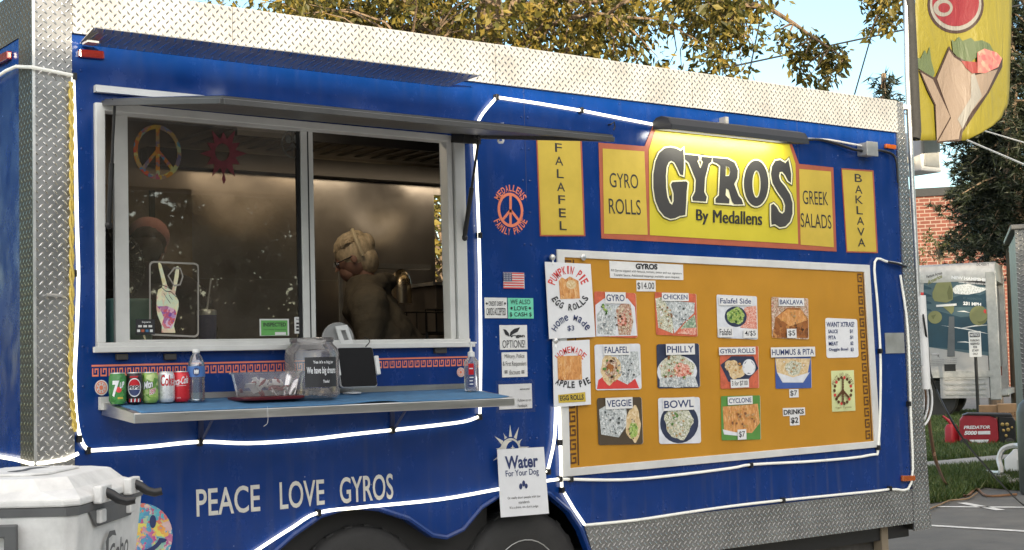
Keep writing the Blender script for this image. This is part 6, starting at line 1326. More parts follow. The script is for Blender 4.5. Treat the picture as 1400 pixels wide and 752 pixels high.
b = MB(); cb = gp(-42, 8, -.1); loft(b, [rrect(cb, .09, .07, .03, -.085), rrect(cb, .095, .075, .03, .0), rrect(cb, .09, .07, .03, .20), rrect(cb, .06, .05, .03, .25)]); b.build('can_body', mat('can_plastic', (.42, .02, .03), .45), t, smooth=True)
b = MB(); b.tube([cb+ez*.24, cb+ez*.30-RH*.03, cb+ez*.38-RH*.12], [.028, .026, .014], 8); b.build('spout', bpy.data.materials['can_plastic'], t, smooth=True)
card = mat('cardboard', (.26, .16, .085), .85, 0, .12, 8)
sgp = G(1338, 575)
for px, wd, ht, lb in ((1352, 24, 26, 'brown carton just left of the lettered carton behind the generator'), (1379, 27, 28, 'brown carton with dark print behind the generator')):
    pb_ = G(px, 580); k_ = (pb_-CAM).dot(FW)/FPX; t = thing('carton', lb, 'carton', pb_)
    b = MB(); b.obox(pb_+ez*ht*k_/2, RH*wd*k_/2, FH*.22, ez*ht*k_/2); b.build('carton_body', card, t, bevel=.01)
    b = MB(); b.obox(pb_+ez*(ht*k_+.0015)-FH*.0, RH*wd*k_/2, FH*.03, ez*.002); b.build('tape', mat('tape', (.36, .27, .16), .4) if 'tape' not in bpy.data.materials else bpy.data.materials['tape'], t)
    if px > 1360:
        b = MB(); f_ = lambda x, z: pb_-FH*.222+RH*x*k_+ez*z*k_; b.text('FRAGILE', [f_(-9, 17), f_(9, 17), f_(9, 11), f_(-9, 11)], .03); b.build('carton_print', MT['brown'], t, closed=False)
# notice sign
k_ = (sgp-CAM).dot(FW)/FPX; t = thing('notice_sign', 'white NOTICE sign on a dark post in front of the box truck', 'sign', sgp)
np_ = lambda x, z, y=0: sgp+RH*x*k_+ez*z*k_+FH*y
b = MB(); b.tube([sgp, np_(0, 122)], .035, 8); b.build('post', MT['black'], t, smooth=True)
b = MB(); b.prism([np_(x, z, -.05) for x, z in ((-7.5, 87), (7.5, 87), (8, 88), (8, 121), (7.5, 122), (-7.5, 122), (-8, 121), (-8, 88))], FH*.01); b.build('sign_plate', MT['paper2'], t)
b = MB(); nq = lambda x0, z0, x1, z1: [np_(x0, z0, -.054), np_(x1, z0, -.054), np_(x1, z1, -.054), np_(x0, z1, -.054)]
b.quad(nq(-6.5, 120, 6.5, 114)); b.build('sign_header', MT['ink'], t, closed=False)
b = MB()
for i, s_ in enumerate(('PARKING', 'RESERVED', 'FOR', 'STAFF', 'ONLY')):
    wl = min(6, len(s_)*.85); b.text(s_, nq(-wl, 111-i*4.6, wl, 108-i*4.6), .02)
b.build('sign_lettering', MT['ink'], t, closed=False)
b = MB(); b.text('NOTICE', [p-FH*.003 for p in nq(-5.5, 119, 5.5, 115)], .03); b.build('header_lettering', MT['paper'], t, closed=False)

# ---------------------------------------------------------------- box truck with a mountain picture
tc = G(1363, 572); tdir = (-RH*math.cos(R(6))+FH*math.sin(R(6))).normalized(); tn = Vector((tdir.y, -tdir.x, 0)); tn = tn if tn.dot(FH) < 0 else -tn
TP = Plane(tc, tn, -tdir)
t = thing('box_truck', 'white rental box truck with a blue mountain picture parked beyond the lawn', 'truck', tc)
u_ = lambda px, y, off=0.0: TP.at(px, y, off)
zr = u_(1362, 357).z; zbtm = u_(1330, 541).z; Ltr = 5.2; Wt = 2.3; zgr = 0.0
def tb_(a, d, z): return Vector((tc.x, tc.y, 0))+tdir*a-tn*d+ez*z
def tbox(b, a0, a1, d0, d1, z0, z1): b.obox((tb_(a0, d0, z0)+tb_(a1, d1, z1))/2, tdir*(a1-a0)/2, -tn*(d1-d0)/2, ez*(z1-z0)/2)
zrail = u_(1330, 508).z; zr2 = u_(1330, 381).z
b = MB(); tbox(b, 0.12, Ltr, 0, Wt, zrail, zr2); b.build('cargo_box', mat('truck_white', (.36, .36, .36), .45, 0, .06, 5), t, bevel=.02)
b = MB(); b.prism([tb_(-.1, d, z) for d, z in ((-.01, zr2-.05), (-.01, zr-.18), (.05, zr-.06), (.18, zr), (Wt-.18, zr), (Wt-.05, zr-.06), (Wt+.01, zr-.18), (Wt+.01, zr2-.05))], tdir*(Ltr+.2)); b.build('roof_rail', MT['grey_alu'], t, smooth=True)
for d0, d1 in ((-.015, .1), (Wt-.1, Wt+.015)):
    b = MB(); tbox(b, -.12, .11, d0, d1, zbtm-.1, zr-.2); b.build('rear_post', MT['grey_alu'], t, bevel=.02)
b = MB(); tbox(b, .0, .05, .1, Wt-.1, zrail+.1, zr2-.1); b.build('roller_door', mat('door_grey', (.20, .20, .20), .5, .2), t)  # roller door in one even grey
b = MB(); tbox(b, -.06, -.02, .25, .33, zrail+1.0, zrail+1.35); b.build('door_handle', MT['white_pl'], t)
b = MB(); tbox(b, -.12, Ltr, -.02, .0, zrail-.12, zrail+.02); b.build('rail', MT['grey_alu'], t)
for a0_, a1_ in ((.12, 1.15), (2.6, Ltr)):
    b = MB(); tbox(b, a0_, a1_, 0, .06, zbtm-.05, zrail-.12); b.build('skirt', bpy.data.materials['truck_white'], t)
b = MB()
for i in range(4): tbox(b, .2, 1.05, -.015, -.0, zbtm+.02+i*.11, zbtm+.06+i*.11)
b.build('skirt_ribs', MT['grey_alu'], t)
b = MB(); tbox(b, .1, Ltr+1.5, .3, Wt-.3, .45, zrail-.01); b.build('chassis', MT['black'], t)
wc = u_(1281, 541, -.12)
for a in ((wc-tb_(0, 0, 0)).dot(tdir), (wc-tb_(0, 0, 0)).dot(tdir)+4.1):
    for d in (.12, Wt-.4):
        b = MB(); c = tb_(a, d, .43); b.lathe(c, [(.24, 0), (.40, -.02), (.43, .02), (.43, .24), (.40, .28), (.24, .28)], 28, -tn); wv = b.build('wheel', MT['rubber'], t, smooth=True)
        b = MB(); b.lathe(c, [(.23, .02), (.24, 0), (.2, .05), (.08, .03), (.0, .02)], 20, -tn); b.build('rim', MT['white_alu'], wv, smooth=True)
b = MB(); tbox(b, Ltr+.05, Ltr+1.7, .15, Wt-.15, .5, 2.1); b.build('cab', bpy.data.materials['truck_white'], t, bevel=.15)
b = MB(); tbox(b, Ltr+.3, Ltr+1.2, .135, .149, 1.3, 1.95); b.build('cab_window', MT['screen'], t)
b = MB(); tbox(b, -.13, -.121, .1, .3, zrail-.1, zrail+.1); tbox(b, -.09, -.02, -.01, .2, .55, .75); b.build('tail_lamp', MT['lens_red'], t)
b = MB(); tbox(b, -.25, -.1, 0, Wt, .5, .62); b.build('bumper', MT['grey_alu'], t)
FL_ = {}
def tpic(pts, m, name, lay):
    b = FL_.setdefault((name, m, lay), MB()); b.poly([u_(p[0], p[1], .002+.0025*lay) for p in pts])
z5 = lambda x, y: (1220+x/5.011, 330+y/5.013)
Z5 = lambda L_: [z5(*p) for p in L_]
MT['tealp'] = mat('truck_teal', (.012, .048, .075), .5, 0, .2, 3); MT['tealm'] = mat('truck_pale_teal', (.055, .105, .13), .5, 0, .15, 3); MT['lime'] = mat('truck_lime', (.19, .20, .085), .5, 0, .12, 3); MT['lime2'] = mat('truck_lime_dark', (.12, .13, .05), .5, 0, .12, 3); MT['tgrey'] = mat('truck_grey', (.10, .11, .12), .5)
tpic(Z5([(215, 260), (420, 225), (680, 285), (690, 660), (695, 790), (215, 720)]), 'tealm', 'picture', 0)
tpic(Z5([(225, 510), (320, 480), (470, 520), (690, 500), (695, 760), (230, 720)]), 'tealp', 'picture', 1)
tpic(Z5([(400, 390), (520, 350), (600, 370), (690, 330), (690, 450), (400, 450)]), 'tealp', 'picture', 1)
tpic(Z5([(405, 330), (440, 300), (520, 290), (600, 315), (670, 320), (600, 350), (520, 365), (430, 360)]), 'cansilver', 'picture', 2)
for yy in (300, 350, 400, 450): tpic(Z5([(215, yy), (265, yy+18), (270, yy+28), (215, yy+30)]), 'tealp', 'picture', 2)
for (x0, y0, x1, y1) in ((330, 575, 690, 640), (440, 480, 540, 490), (440, 690, 560, 700), (440, 600, 690, 570)): tpic(Z5([(x0, y0), ((x0+x1)/2, (y0+y1)/2-10), (x1, y1), ((x0+x1)/2, (y0+y1)/2-2)]), 'paper2', 'picture', 2)
tpic(Z5([(345, 220), (682, 250), (682, 310), (345, 262)]), 'ink', 'banner', 3)
tpic(Z5([(275, 350), (300, 290), (350, 262), (400, 275), (415, 330), (415, 400), (370, 420), (290, 410), (275, 385)]), 'lime', 'picture', 3)
tpic(Z5([(390, 300), (410, 330), (410, 395), (385, 400), (375, 350)]), 'lime2', 'picture', 4)
tpic(Z5([(335, 440), (425, 430), (420, 480), (405, 500), (385, 480)]), 'lime', 'picture', 4)
tpic(Z5([(300, 435), (440, 425), (440, 440), (300, 450)]), 'paper2', 'picture', 5)
tpic(Z5([(388, 515), (425, 515), (428, 790), (375, 790)]), 'tgrey', 'picture', 4)
c2 = lambda cx, cy, rx, ry: [z5(cx+rx*math.cos(R(a)), cy+ry*math.sin(R(a))) for a in range(0, 360, 15)]
tpic(c2(592, 508, 64, 68), 'lime', 'picture', 4); tpic(c2(612, 530, 36, 38), 'lime2', 'picture', 5); tpic(c2(594, 500, 58, 50), 'lime', 'picture', 6); tpic(c2(292, 520, 48, 44), 'lime', 'picture', 4); tpic(Z5([(265, 510), (300, 500), (280, 535)]), 'lime2', 'picture', 5)
tpic(Z5([(625, 470), (640, 465), (645, 495), (628, 490)]), 'red', 'picture', 7)
tpic(Z5([(180, 350), (215, 350), (210, 505), (180, 505)]), 'red', 'picture', 4); tpic(Z5([(672, 340), (688, 335), (690, 425), (675, 425)]), 'red', 'picture', 4)
tpic(Z5([(180, 510), (235, 515), (235, 820), (180, 815)]), 'paper2', 'picture', 5)
def ttext(s_, q, m, lay, bold=.04): b = FL_.setdefault(('truck_lettering', m, lay), MB()); b.text(s_, [u_(p[0], p[1], .002+.0025*lay) for p in Z5(q)], bold)
ttext('NEW HAMPSHIRE', [(405, 235), (668, 256), (668, 278), (405, 258)], 'paper', 4, .05)
ttext('Venture Across', [(230, 232), (340, 205), (342, 225), (232, 255)], 'ink', 4, .02); ttext('America', [(240, 268), (340, 222), (342, 248), (242, 300)], 'lime', 4, .04)
ttext('HIGHEST RECORDED SURFACE WIND', [(455, 275), (662, 290), (662, 300), (455, 285)], 'paper', 4, .02)
ttext('231 MPH', [(485, 412), (608, 422), (608, 444), (485, 436)], 'paper', 4, .05)
ttext('MT. WASHINGTON', [(485, 380), (612, 388), (612, 405), (485, 397)], 'tealm', 4, .02)
for i in range(4): ttext('This anemometer measured the record wind speed', [(215+i*3, 815+i*11), (440, 800+i*13), (440, 806+i*13), (215+i*3, 821+i*11)], 'charcoal', 7, 0)
ttext('DC 4203 T', [(578, 150), (662, 150), (662, 166), (578, 166)], 'ink', 9, .02)
for (n_, m_, l_), b in FL_.items(): b.build(n_, MT[m_], t, closed=False)
b = MB(); q = [u_(1291, 498, .01), u_(1307, 513, .01)]; b.prism([q[0], Vector((q[1].x, q[1].y, q[0].z)), q[1], Vector((q[0].x, q[0].y, q[1].z))], -tn*.01); b.build('fuel_flap', MT['black'], t)

# ---------------------------------------------------------------- neighbour trailer corner, gas cylinder, jug, hose on the right edge
nb = G(1423, 676); k_ = (nb-CAM).dot(FW)/FPX
cyl = thing('gas_cylinder', 'grey gas cylinder at the right edge of the lot', 'gas cylinder', nb)
r_ = 27*k_
b = MB(); b.lathe(nb, [(r_*.9, 0), (r_, .03), (r_, .80), (r_*.85, .88), (r_*.45, .95), (.05, .97), (.05, 1.0)], 28); b.build('cylinder_body', mat('cylinder_grey', (.09, .095, .09), .5, .2, .25, 6), cyl, smooth=True)
b = MB(); b.lathe(nb, [(.09, .93), (.095, 1.08), (.085, 1.08), (.08, .95)], 20); b.build('collar', bpy.data.materials['cylinder_grey'], cyl, smooth=True)
b = MB(); b.lathe(nb, [(.02, 1.0), (.02, 1.06), (.04, 1.07), (.04, 1.09), (.01, 1.1)], 12); b.build('valve', mat('brass', (.45, .32, .1), .35, .9), cyl, smooth=True)
nq_ = DD(1388, 330, 14.3); nt_ = Vector((nq_.x, nq_.y, 0)); ztop = DD(1390, 312, (nt_-CAM).dot(FW)).z
NT = thing('neighbour_trailer', 'corner of another trailer clad in diamond plate at the right edge', 'trailer', nt_)
ntx = lambda a, d, z: Vector((nt_.x, nt_.y, 0))+RH*a+FH*d+ez*z
def nbox(b, a0, a1, d0, d1, z0, z1): b.obox((ntx(a0, d0, z0)+ntx(a1, d1, z1))/2, RH*(a1-a0)/2, FH*(d1-d0)/2, ez*(z1-z0)/2)
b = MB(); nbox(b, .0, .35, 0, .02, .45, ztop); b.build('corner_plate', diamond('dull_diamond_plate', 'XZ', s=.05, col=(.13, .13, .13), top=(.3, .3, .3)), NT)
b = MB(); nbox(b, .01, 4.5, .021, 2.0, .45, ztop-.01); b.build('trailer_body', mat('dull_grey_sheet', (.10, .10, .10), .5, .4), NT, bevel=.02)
b = MB(); nbox(b, -.04, 4.55, -.03, 2.05, ztop, ztop+.05); b.build('roof_cap', bpy.data.materials['dull_grey_sheet'], NT, bevel=.01)
for a in (1.6, 2.4):
    b = MB(); b.lathe(ntx(a, .05, .33), [(.18, 0), (.32, -.01), (.33, .03), (.33, .2), (.18, .22)], 24, FH); b.build('wheel', MT['rubber'], NT, smooth=True)
b = MB(); nbox(b, -.02, .02, -.02, .02, 0, .45); nbox(b, .1, 4.4, .3, 1.7, .38, .449); b.build('frame_leg', MT['black'], NT)
jp = G(1392, 652); b = MB(); loft(b, [rrect(jp, .12, .1, .03, 0), rrect(jp, .12, .1, .03, .20), rrect(jp, .05, .05, .03, .28), rrect(jp, .03, .03, .02, .31)]); tag(b.build('water_jug', MT['white_pl'], smooth=True, org=jp), 'white plastic jug standing on the near grass by the cylinder', 'jug')
jq = DD(1381, 632, 15.5)
cord('garden_hose', 'white hose arching over the pavement by the jug', [G(1345, 645, .04), G(1368, 646, .1), DD(1366, 628, 15.6), DD(1372, 614, 15.6), DD(1388, 609, 15.5), DD(1400, 614, 15.4), G(1415, 640, .1)], .03, MT['white_pl'], 'hose')
cord('garden_hose', 'pale flattened hose lying across the near grass', [G(1352, 650, .03), G(1365, 655, .05), G(1376, 652, .04), G(1383, 662, .05), G(1392, 658, .05), G(1410, 668, .04)], .04, mat('canvas_hose', (.36, .33, .28), .8), 'hose')
cord('garden_hose', 'thin white pipe lying along the pavement edge', [G(1304, 650, .04), G(1330, 645, .04), G(1360, 640, .04), G(1385, 637, .04)], .022, MT['white_pl'], 'pipe')

# ---------------------------------------------------------------- brick building beyond the truck
bc = DD(1250, 300, 62); brickd = 62
ztopb = DD(1300, 268, 62).z
bt = thing('brick_building', 'red brick building with a dark coping behind the box truck', 'building', (bc.x, bc.y, 0))
def brick():
    m, N, L, b = nmat('brickwork'); g = N.new('ShaderNodeTexCoord'); mp = N.new('ShaderNodeMapping'); L.new(g.outputs['Object'], mp.inputs[0]); mp.inputs['Rotation'].default_value = (0, 0, math.atan2(FH.x, FH.y))
    sx = N.new('ShaderNodeSeparateXYZ'); L.new(mp.outputs[0], sx.inputs[0]); cb_ = N.new('ShaderNodeCombineXYZ'); L.new(sx.outputs[0], cb_.inputs[0]); L.new(sx.outputs[2], cb_.inputs[1])
    t_ = N.new('ShaderNodeTexBrick'); L.new(cb_.outputs[0], t_.inputs['Vector']); t_.inputs['Scale'].default_value = 1; t_.inputs['Brick Width'].default_value = .44; t_.inputs['Row Height'].default_value = .16; t_.inputs['Mortar Size'].default_value = .02
    t_.inputs['Color1'].default_value = (.15, .043, .027, 1); t_.inputs['Color2'].default_value = (.11, .032, .021, 1); t_.inputs['Mortar'].default_value = (.22, .165, .135, 1)
    L.new(t_.outputs[0], b.inputs['Base Color']); b.inputs['Roughness'].default_value = .85; return m
def bbox(b, a0, a1, d0, d1, z0, z1): b.obox(Vector((bc.x, bc.y, 0))+RH*(a0+a1)/2+FH*(d0+d1)/2+ez*(z0+z1)/2, RH*(a1-a0)/2, FH*(d1-d0)/2, ez*(z1-z0)/2)
b = MB(); bbox(b, -3, 14, 0, 10, 0, ztopb); b.build('wall', brick(), bt)
b = MB(); bbox(b, -3.1, 14.1, -.12, 10.1, ztopb, ztopb+.35); b.build('coping', MT['black'], bt)
for a in (-1.5, 1.5, 4.5, 7.5, 10.5):
    b = MB(); bbox(b, a, a+1.3, -.03, .0, 1.0, 2.8); wv = b.build('window', MT['screen'], bt)
    b = MB(); bbox(b, a-.1, a+1.4, -.08, -.031, .88, 1.0); b.build('sill', MT['concrete'], wv)

# ---------------------------------------------------------------- wires and a street lamp
def wire(label, a, c, r_, sag, m='black'):
    pts = [a+(c-a)*i/20-ez*sag*4*(i/20)*(1-i/20) for i in range(21)]; b = MB(); b.tube(pts, r_, 5); tag(b.build('overhead_wire', MT[m], smooth=True, org=c), label, 'wire', 'overhead wires')
def farw(label, p, q, tp, tq, r_=.012, sag=.3, m='black'):
    a, c = DD(*p, tp), DD(*q, tq); d = c-a; wire(label, a-d*1.5, c+d*1.5, r_, sag, m)
farw('long overhead wire slanting across the sky behind the oak', (1000, 91), (1230, 42), 27, 29, .018, .0)
farw('steep guy wire close to the right edge of the oak crown', (1023, 106), (1042, 13), 26, 26, .014, 0)
farw('steep guy wire nearer the flag', (1168, 130), (1196, 32), 26, 26, .014, 0)
farw('pale wire sloping behind the lower tip of the flag', (1318, 190), (1400, 225), 20, 20, .014, 0, 'rope_off')
farw('pale wire sloping below the flag toward the right edge', (1356, 182), (1400, 195), 22, 22, .012, 0, 'rope_off')

# ---------------------------------------------------------------- trees
def leaves(mb, c, r_, n, size, droop=.6, rg=random, flat=1.0):
    for _ in range(n):
        while True:
            d = Vector((rg.uniform(-1, 1), rg.uniform(-1, 1), rg.uniform(-1, 1)))
            if d.length < 1: break
        p = c+Vector((d.x*r_, d.y*r_, d.z*r_*flat)); l = size*rg.uniform(.6, 1.25); wd = l*rg.uniform(.35, .55)
        a = Vector((rg.gauss(0, 1), rg.gauss(0, 1), rg.gauss(0, .6)-droop)).normalized(); s_ = a.cross(Vector((rg.gauss(0, 1), rg.gauss(0, 1), rg.gauss(0, 1)))).normalized(); nn = a.cross(s_)
        k = len(mb.v); mb.v += [p, p+a*l*.45+s_*wd*.5+nn*l*.06, p+a*l, p+a*l*.45-s_*wd*.5+nn*l*.06]; mb.f.append((k, k+1, k+2, k+3))
class Fast(MB):
    def build(s, name, m, parent=None, org=None):
        me = bpy.data.meshes.new(name); o = bpy.data.objects.new(name, me); COL.objects.link(o); og = ORG[parent.name] if parent else Vector(org)
        me.from_pydata([tuple(v-og) for v in s.v], [], s.f); me.materials.append(m)
        if parent: o.parent = parent
        else: o.location = og
        return o
def bend(a, c, k=.25, n=5, rg=random):
    d = (c-a).length; o = [a]
    for i in range(1, n): t_ = i/n; o.append(a.lerp(c, t_)+Vector((rg.gauss(0, 1), rg.gauss(0, 1), rg.gauss(0, .7)))*d*k*.12+ez*d*.06*math.sin(math.pi*t_))
    return o+[c]
rg = random.Random(11)
# the big oak behind the trailer, about 19 m away
OD = 19.0
tb0 = DD(672, 500, OD); OK = thing('oak_tree', 'large golden green oak tree rising behind the trailer roof', 'tree', (tb0.x, tb0.y, 0))
tr_ = MB(); fol = Fast(); tw = MB()
fork = DD(668, 40, OD); topc = DD(676, -330, OD+.5)
tr_.tube([Vector((tb0.x, tb0.y, 0)), Vector((tb0.x, tb0.y, .6)), DD(671, 300, OD), DD(668, 130, OD), fork, DD(672, -120, OD), topc], [.34, .25, .22, .2, .175, .13, .03], 14)
limbs = [((640, 110), (560, 0), (480, -90), .11, 0.), ((672, 100), (740, 40), (830, 20), .07, -.6), ((670, 40), (760, -40), (930, -60), .10, .2), ((668, 140), (705, 85), (770, 72), .055, .6), ((670, -60), (560, -180), (420, -230), .09, .5), ((672, -100), (800, -220), (960, -260), .09, -.5), ((668, 60), (520, 40), (400, 20), .075, .8), ((675, 20), (860, 0), (1040, 8), .085, .4), ((670, 80), (610, 60), (560, 70), .05, -1.0), ((672, -160), (680, -300), (700, -420), .08, .3)]
tips = []
for a, m_, c, r_, dz in limbs:
    pts = bend(DD(*a, OD), DD(*m_, OD+dz*.6), .2, 4, rg)+bend(DD(*m_, OD+dz*.6), DD(*c, OD+dz*1.6), .3, 5, rg)[1:]
    tr_.tube(pts, [r_*(1-.75*i/(len(pts)-1)) for i in range(len(pts))], 9); tips += [(p, r_) for p in pts[2:]]
# foliage clumps where the photograph shows them, and the rest of the crown above the frame
vis = []
for px in range(395, 1010, 16):
    hgt = 92 if px < 900 else 92-(px-900)*.1
    ymax = 28+(px-395)*.137
    for k in range(5):
        y = rg.uniform(-25, ymax+6)
        if 628 < px < 690 and y > 0 and rg.random() < .75: continue
        if 880 < px < 960 and 20 < y < 80 and rg.random() < .5: continue
        vis.append((px+rg.uniform(-14, 14), y, OD+rg.uniform(-1.2, 2.2), rg.uniform(.18, .42)))
for x, y in ((300, 2), (330, 8), (360, 0), (385, 12), (420, 10), (270, -6), (440, 25)): vis.append((x, y-8, OD-1.5+rg.uniform(-.5, .5), .26))
for x, y, r_ in ((1000, 70, .3), (1010, 40, .35), (1015, 95, .22), (990, 20, .35), (1030, 60, .22), (1040, 12, .22), (985, 90, .28), (1000, 5, .4), (960, 85, .35), (970, 55, .35)): vis.append((x, y, OD+.5, r_))
for _ in range(230):
    px = rg.uniform(300, 1040); y = rg.uniform(-430, -20); ex = ((px-680)/420)**2+((y+150)/290)**2
    if ex < 1: vis.append((px, y, OD+rg.uniform(-3, 3.4), rg.uniform(.35, .7)))
for px, y, dd, r_ in vis:
    c = DD(px, y, dd); n = int(52*(r_/.3)**2) if y > -30 else int(30*(r_/.3)**2)
    leaves(fol, c, r_, min(n, 260), (.13 if y > -30 else .16), .9, rg)
    near = min(tips, key=lambda t_: (t_[0]-c).length)[0]
    if y > -60 and rg.random() < .7:
        pts = bend(near, c, .35, 4, rg); tw.tube(pts, [.02, .016, .012, .008, .005], 5, False)
# long hanging bough to the right
bough = [DD(1010, 5, OD+.4), DD(1050, 10, OD+.3), DD(1085, 32, OD), DD(1110, 50, OD-.2), DD(1135, 66, OD-.3), DD(1155, 80, OD-.3)]
tr_.tube(bough, [.05, .035, .028, .02, .014, .006], 7)
for x, y, r_ in ((1075, 55, .14), (1085, 75, .16), (1095, 85, .16), (1110, 62, .20), (1122, 78, .20), (1135, 70, .18), (1140, 92, .2), (1148, 80, .16), (1130, 105, .15), (1125, 118, .10), (1095, 98, .12), (1068, 40, .12), (1100, 48, .14), (1042, 55, .10), (1152, 66, .1), (1060, 68, .07), (1105, 106, .09)):
    c = DD(x, y, OD-.2+rg.uniform(-.2, .2)); leaves(fol, c, r_, int(56*(r_/.18)**2), .125, 1.0, rg)
    near = min(bough, key=lambda p: (p-c).length); tw.tube(bend(near, c, .3, 3, rg), [.012, .009, .006, .003], 5, False)
tr_.build('trunk', MT['bark'], OK, smooth=True); tw.build('twigs', MT['bark'], OK, smooth=True); fol.build('crown', MT['oak'], OK)
# a second leafy tree whose low twig hangs beside the flag
OD2 = 17; tb2 = DD(1500, 480, OD2+1)
O2 = thing('maple_tree', 'leafy tree whose low twigs hang into the sky left of the flag', 'tree', (tb2.x, tb2.y, 0))
tr_ = MB(); fol = Fast(); top2 = DD(1440, -300, OD2+2)
tr_.tube([Vector((tb2.x, tb2.y, 0)), Vector((tb2.x, tb2.y, 2)), Vector((tb2.x-.1, tb2.y, 4.2)), top2], [.14, .11, .09, .03], 10)
bg2 = [Vector((tb2.x-.1, tb2.y, 4.6)), DD(1330, -130, OD2+.8), DD(1240, -60, OD2+.8), DD(1215, -20, OD2+.2), DD(1200, 20, OD2), DD(1190, 45, OD2)]
tr_.tube(bg2, [.07, .06, .05, .03, .015, .006], 7)
for x, y, r_ in ((1195, 12, .14), (1205, 30, .13), (1190, 35, .1), (1215, 5, .16), (1212, 40, .12), (1186, 48, .08), (1225, 20, .14), (1198, -10, .2), (1180, 5, .08), (1222, -15, .25)):
    leaves(fol, DD(x, y, OD2+rg.uniform(-.2, .2)), r_, int(48*(r_/.15)**2), .12, .9, rg)
for _ in range(60): leaves(fol, DD(rg.uniform(1230, 1420), rg.uniform(-420, -60), OD2+2+rg.uniform(-2, 2)), .55, 60, .12, .6, rg)
tr_.build('trunk', MT['bark'], O2, smooth=True); fol.build('crown', MT['oak'], O2)
# pines behind the flag: tufts of needles on drooping boughs
def pine(label, px, dist, ytop, wid_px, dens, seed, ybase=470, low=340):
    rg = random.Random(seed); b0 = DD(px, ybase, dist); t = thing('pine_tree', label, 'tree', (b0.x, b0.y, 0), None)
    tr = MB(); fo = Fast(); H_ = DD(px, ytop, dist).z
    q_ = min(1, wid_px/80); tr.tube([Vector((b0.x, b0.y, 0)), Vector((b0.x, b0.y, H_*.5)), Vector((b0.x, b0.y, H_*.8)), Vector((b0.x, b0.y, H_))], [.28*q_, .18*q_, .07*q_, .012], 10)
    wid = wid_px*dist/FPX; zl = DD(px, low, dist).z; n = int((H_-zl)/.42)
    for i in range(n):
        z = zl+(H_-zl)*i/n; rr = wid*(1-.75*i/n)*rg.uniform(.7, 1.1)
        for j in range(8):
            a = rg.uniform(0, 6.28); c0 = Vector((b0.x, b0.y, z+.5)); c1 = Vector((b0.x+rr*math.cos(a), b0.y+rr*math.sin(a), z-.15*rr+rg.uniform(-.3, .3)))
            tr.tube([c0, c0.lerp(c1, .5)+ez*.1, c1], [.04, .025, .008], 5, False)
            for k in range(int(dens*rr)):
                f = rg.uniform(.25, 1.05); p = c0.lerp(c1, f)+Vector((rg.gauss(0, .16), rg.gauss(0, .16), rg.gauss(0, .12)))
                for q in range(9):
                    d = Vector((rg.gauss(0, 1)+math.cos(a)*.8, rg.gauss(0, 1)+math.sin(a)*.8, rg.gauss(0, .7)-.1)).normalized()*rg.uniform(.12, .24); s_ = d.cross(Vector((rg.gauss(0, 1), rg.gauss(0, 1), rg.gauss(0, 1)))).normalized()*.018
                    k0 = len(fo.v); fo.v += [p-s_, p+s_, p+d]; fo.f.append((k0, k0+1, k0+2))
    tr.build('trunk', MT['bark'], t, smooth=True); fo.build('crown', MT['pine'], t)
pine('dark pine tree filling the space right of the flag', 1396, 33, -420, 95, 46, 5)
pine('shaded pine tree behind the right half of the brick wall', 1358, 38, 150, 55, 34, 8, 470, 350)
pine('slim pine tip just left of the flag sleeve', 1224, 30, 98, 11, 60, 9, 470, 160)
def bush(label, px, y, dist, rpx, n, m, seed):
    rg = random.Random(seed); c = DD(px, y, dist); r_ = rpx*dist/FPX; t = thing('small_tree', label, 'tree', (c.x, c.y, 0)); fo = Fast(); tr = MB()
    tr.tube([Vector((c.x, c.y, 0)), c], [.1, .03], 8)
    for _ in range(n):
        p = c+Vector((rg.gauss(0, .45), rg.gauss(0, .45), rg.gauss(0, .4)))*r_; tr.tube([c-ez*r_*.8, c.lerp(p, .5), p], [.03, .02, .006], 5, False); leaves(fo, p, r_*.28, 40, .12, .3, rg)
    tr.build('trunk', MT['bark'], t, smooth=True); fo.build('crown', MT[m], t)
bush('thin dark leafy tree in front of the brick wall', 1285, 335, 48, 30, 16, 'oak2', 21)
for i, (px, y, dist, rpx, lb) in enumerate(((640, 330, 16, 170, 'leafy green shrub behind the trailer seen through its rear window'),)):
    bush(lb, px, y, dist, rpx, 90, 'oak', 30+i)

# ---------------------------------------------------------------- lawns: blades of grass
rg = random.Random(5)
def blades(poly, n, h0, h1, name, label):
    fo = Fast(); xs = [p.x for p in poly]; ys = [p.y for p in poly]; k = 0
    def inside(x, y):
        c = False; j = len(poly)-1
        for i in range(len(poly)):
            if (poly[i].y > y) != (poly[j].y > y) and x < (poly[j].x-poly[i].x)*(y-poly[i].y)/(poly[j].y-poly[i].y)+poly[i].x: c = not c
            j = i
        return c
    while k < n:
        x, y = rg.uniform(min(xs), max(xs)), rg.uniform(min(ys), max(ys))
        if not inside(x, y): continue
        k += 1; h = rg.uniform(h0, h1); a = rg.uniform(0, 6.28); w_ = .012; d = Vector((math.cos(a)*w_, math.sin(a)*w_, 0)); l = Vector((rg.gauss(0, .4)*h, rg.gauss(0, .4)*h, h)); p = Vector((x, y, .005))
        i0 = len(fo.v); fo.v += [p-d, p+d, p+l]; fo.f.append((i0, i0+1, i0+2))
    tag(fo.build(name, MT['grass'], org=poly[0]), label, 'grass', kind='stuff')
blades([G(1230, 634), G(1420, 621), G(1420, 562), G(1230, 566)], 42000, .05, .12, 'lawn_grass', 'short grass of the far lawn')
blades([G(1240, 692), G(1271, 689), G(1304, 685), G(1346, 667), G(1420, 674), G(1420, 632), G(1240, 648)], 22000, .04, .11, 'lawn_grass', 'short grass of the near verge')

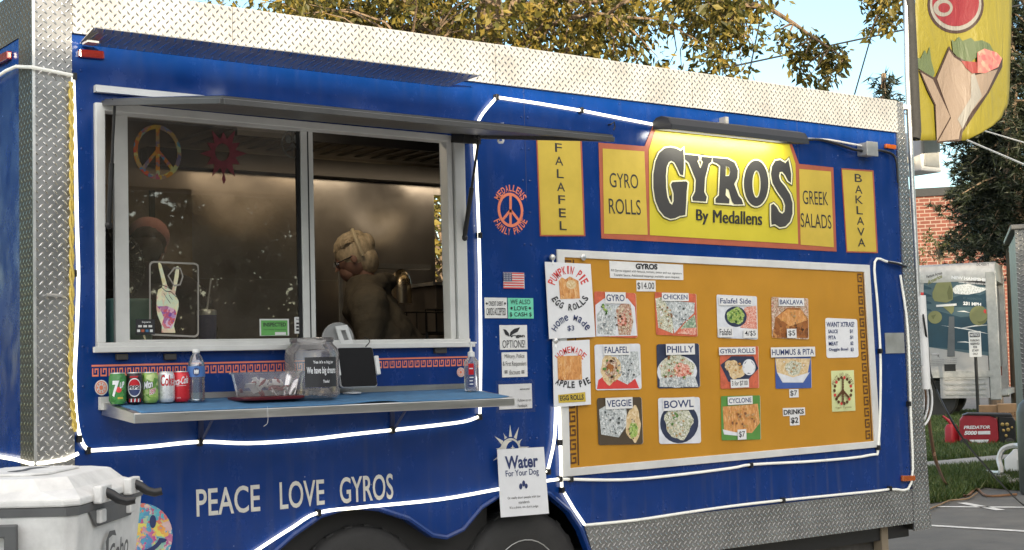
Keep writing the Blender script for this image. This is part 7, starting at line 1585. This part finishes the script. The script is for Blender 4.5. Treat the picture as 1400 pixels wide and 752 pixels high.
# ---------------------------------------------------------------- unseen behind the camera: hall added for shade, trees mirrored in the glass
def hall(label, x0, x1, y0, y1, h, nwin):
    t = thing('shade_hall', label, 'building', ((x0+x1)/2, y1, 0))
    b = MB(); b.box(x0, x1, y0, y1, 0, h-.3); b.build('wall', mat('hall_wall', (.62, .59, .54), .9, 0, .08, 2) if 'hall_wall' not in bpy.data.materials else bpy.data.materials['hall_wall'], t)  # added hall: roof edge casts the shade, pale wall bounces light back
    b = MB(); b.box(x0-.3, x1+.3, y0-.3, y1+.3, h-.3, h); b.build('roof', MT['charcoal'], t)
    for i in range(nwin):
        xx = x0+(x1-x0)*(i+.5)/nwin; b = MB(); b.box(xx-.6, xx+.6, y1, y1+.03, 1.0, 2.6); wv = b.build('window', MT['screen'], t); b = MB(); b.box(xx-.7, xx+.7, y1, y1+.08, .88, .999); b.build('sill', MT['concrete'], wv)
SH = 2.60+14/math.cos(R(SUN_AZ))*math.tan(R(SUN_EL))
hall('long low hall added unseen behind the viewer, its roof edge shading the lot', -45, 3.6, -24, -14, SH, 12)
def backtree(label, x, y, h, r_, seed, low=.08, n=370):
    rg = random.Random(seed); t = thing('shade_tree', label, 'tree', (x, y, 0)); tr = MB(); fo = Fast()
    tr.tube([Vector((x, y, 0)), Vector((x, y, h*.5)), Vector((x, y, h*.9))], [.25, .18, .04], 8)
    for _ in range(n):
        a = rg.uniform(0, 6.28); q = r_*math.sqrt(rg.random()); z = h*(low+(.97-low)*rg.random()); q *= 1-.6*max(0, z/h-.55)
        c = Vector((x+q*math.cos(a), y+q*math.sin(a), z)); leaves(fo, c, .6, 60, .26, .4, rg)
    tr.build('trunk', MT['bark'], t, smooth=True); fo.build('crown', MT['oak2'], t)
for i, (x, y, h, r_, lb) in enumerate(((6.5, -16, 9.0, 2.7, 'tall tree behind the viewer beside the low hall'), (11.5, -17, 10, 3.0, 'second tall tree behind the viewer'), (17, -16.5, 9.5, 3.0, 'third tall tree behind the viewer'), (22.5, -17, 10, 3.2, 'fourth tall tree behind the viewer'), (28, -16, 9, 3.0, 'fifth tall tree behind the viewer, farthest right'), (-4.6, 9.5, 7, 2.3, 'broad tree to the left behind the trailer front'), (-7.5, 15.5, 8, 3.0, 'broad tree to the left, farther back'))): backtree(lb, x, y, h, r_, 41+i)
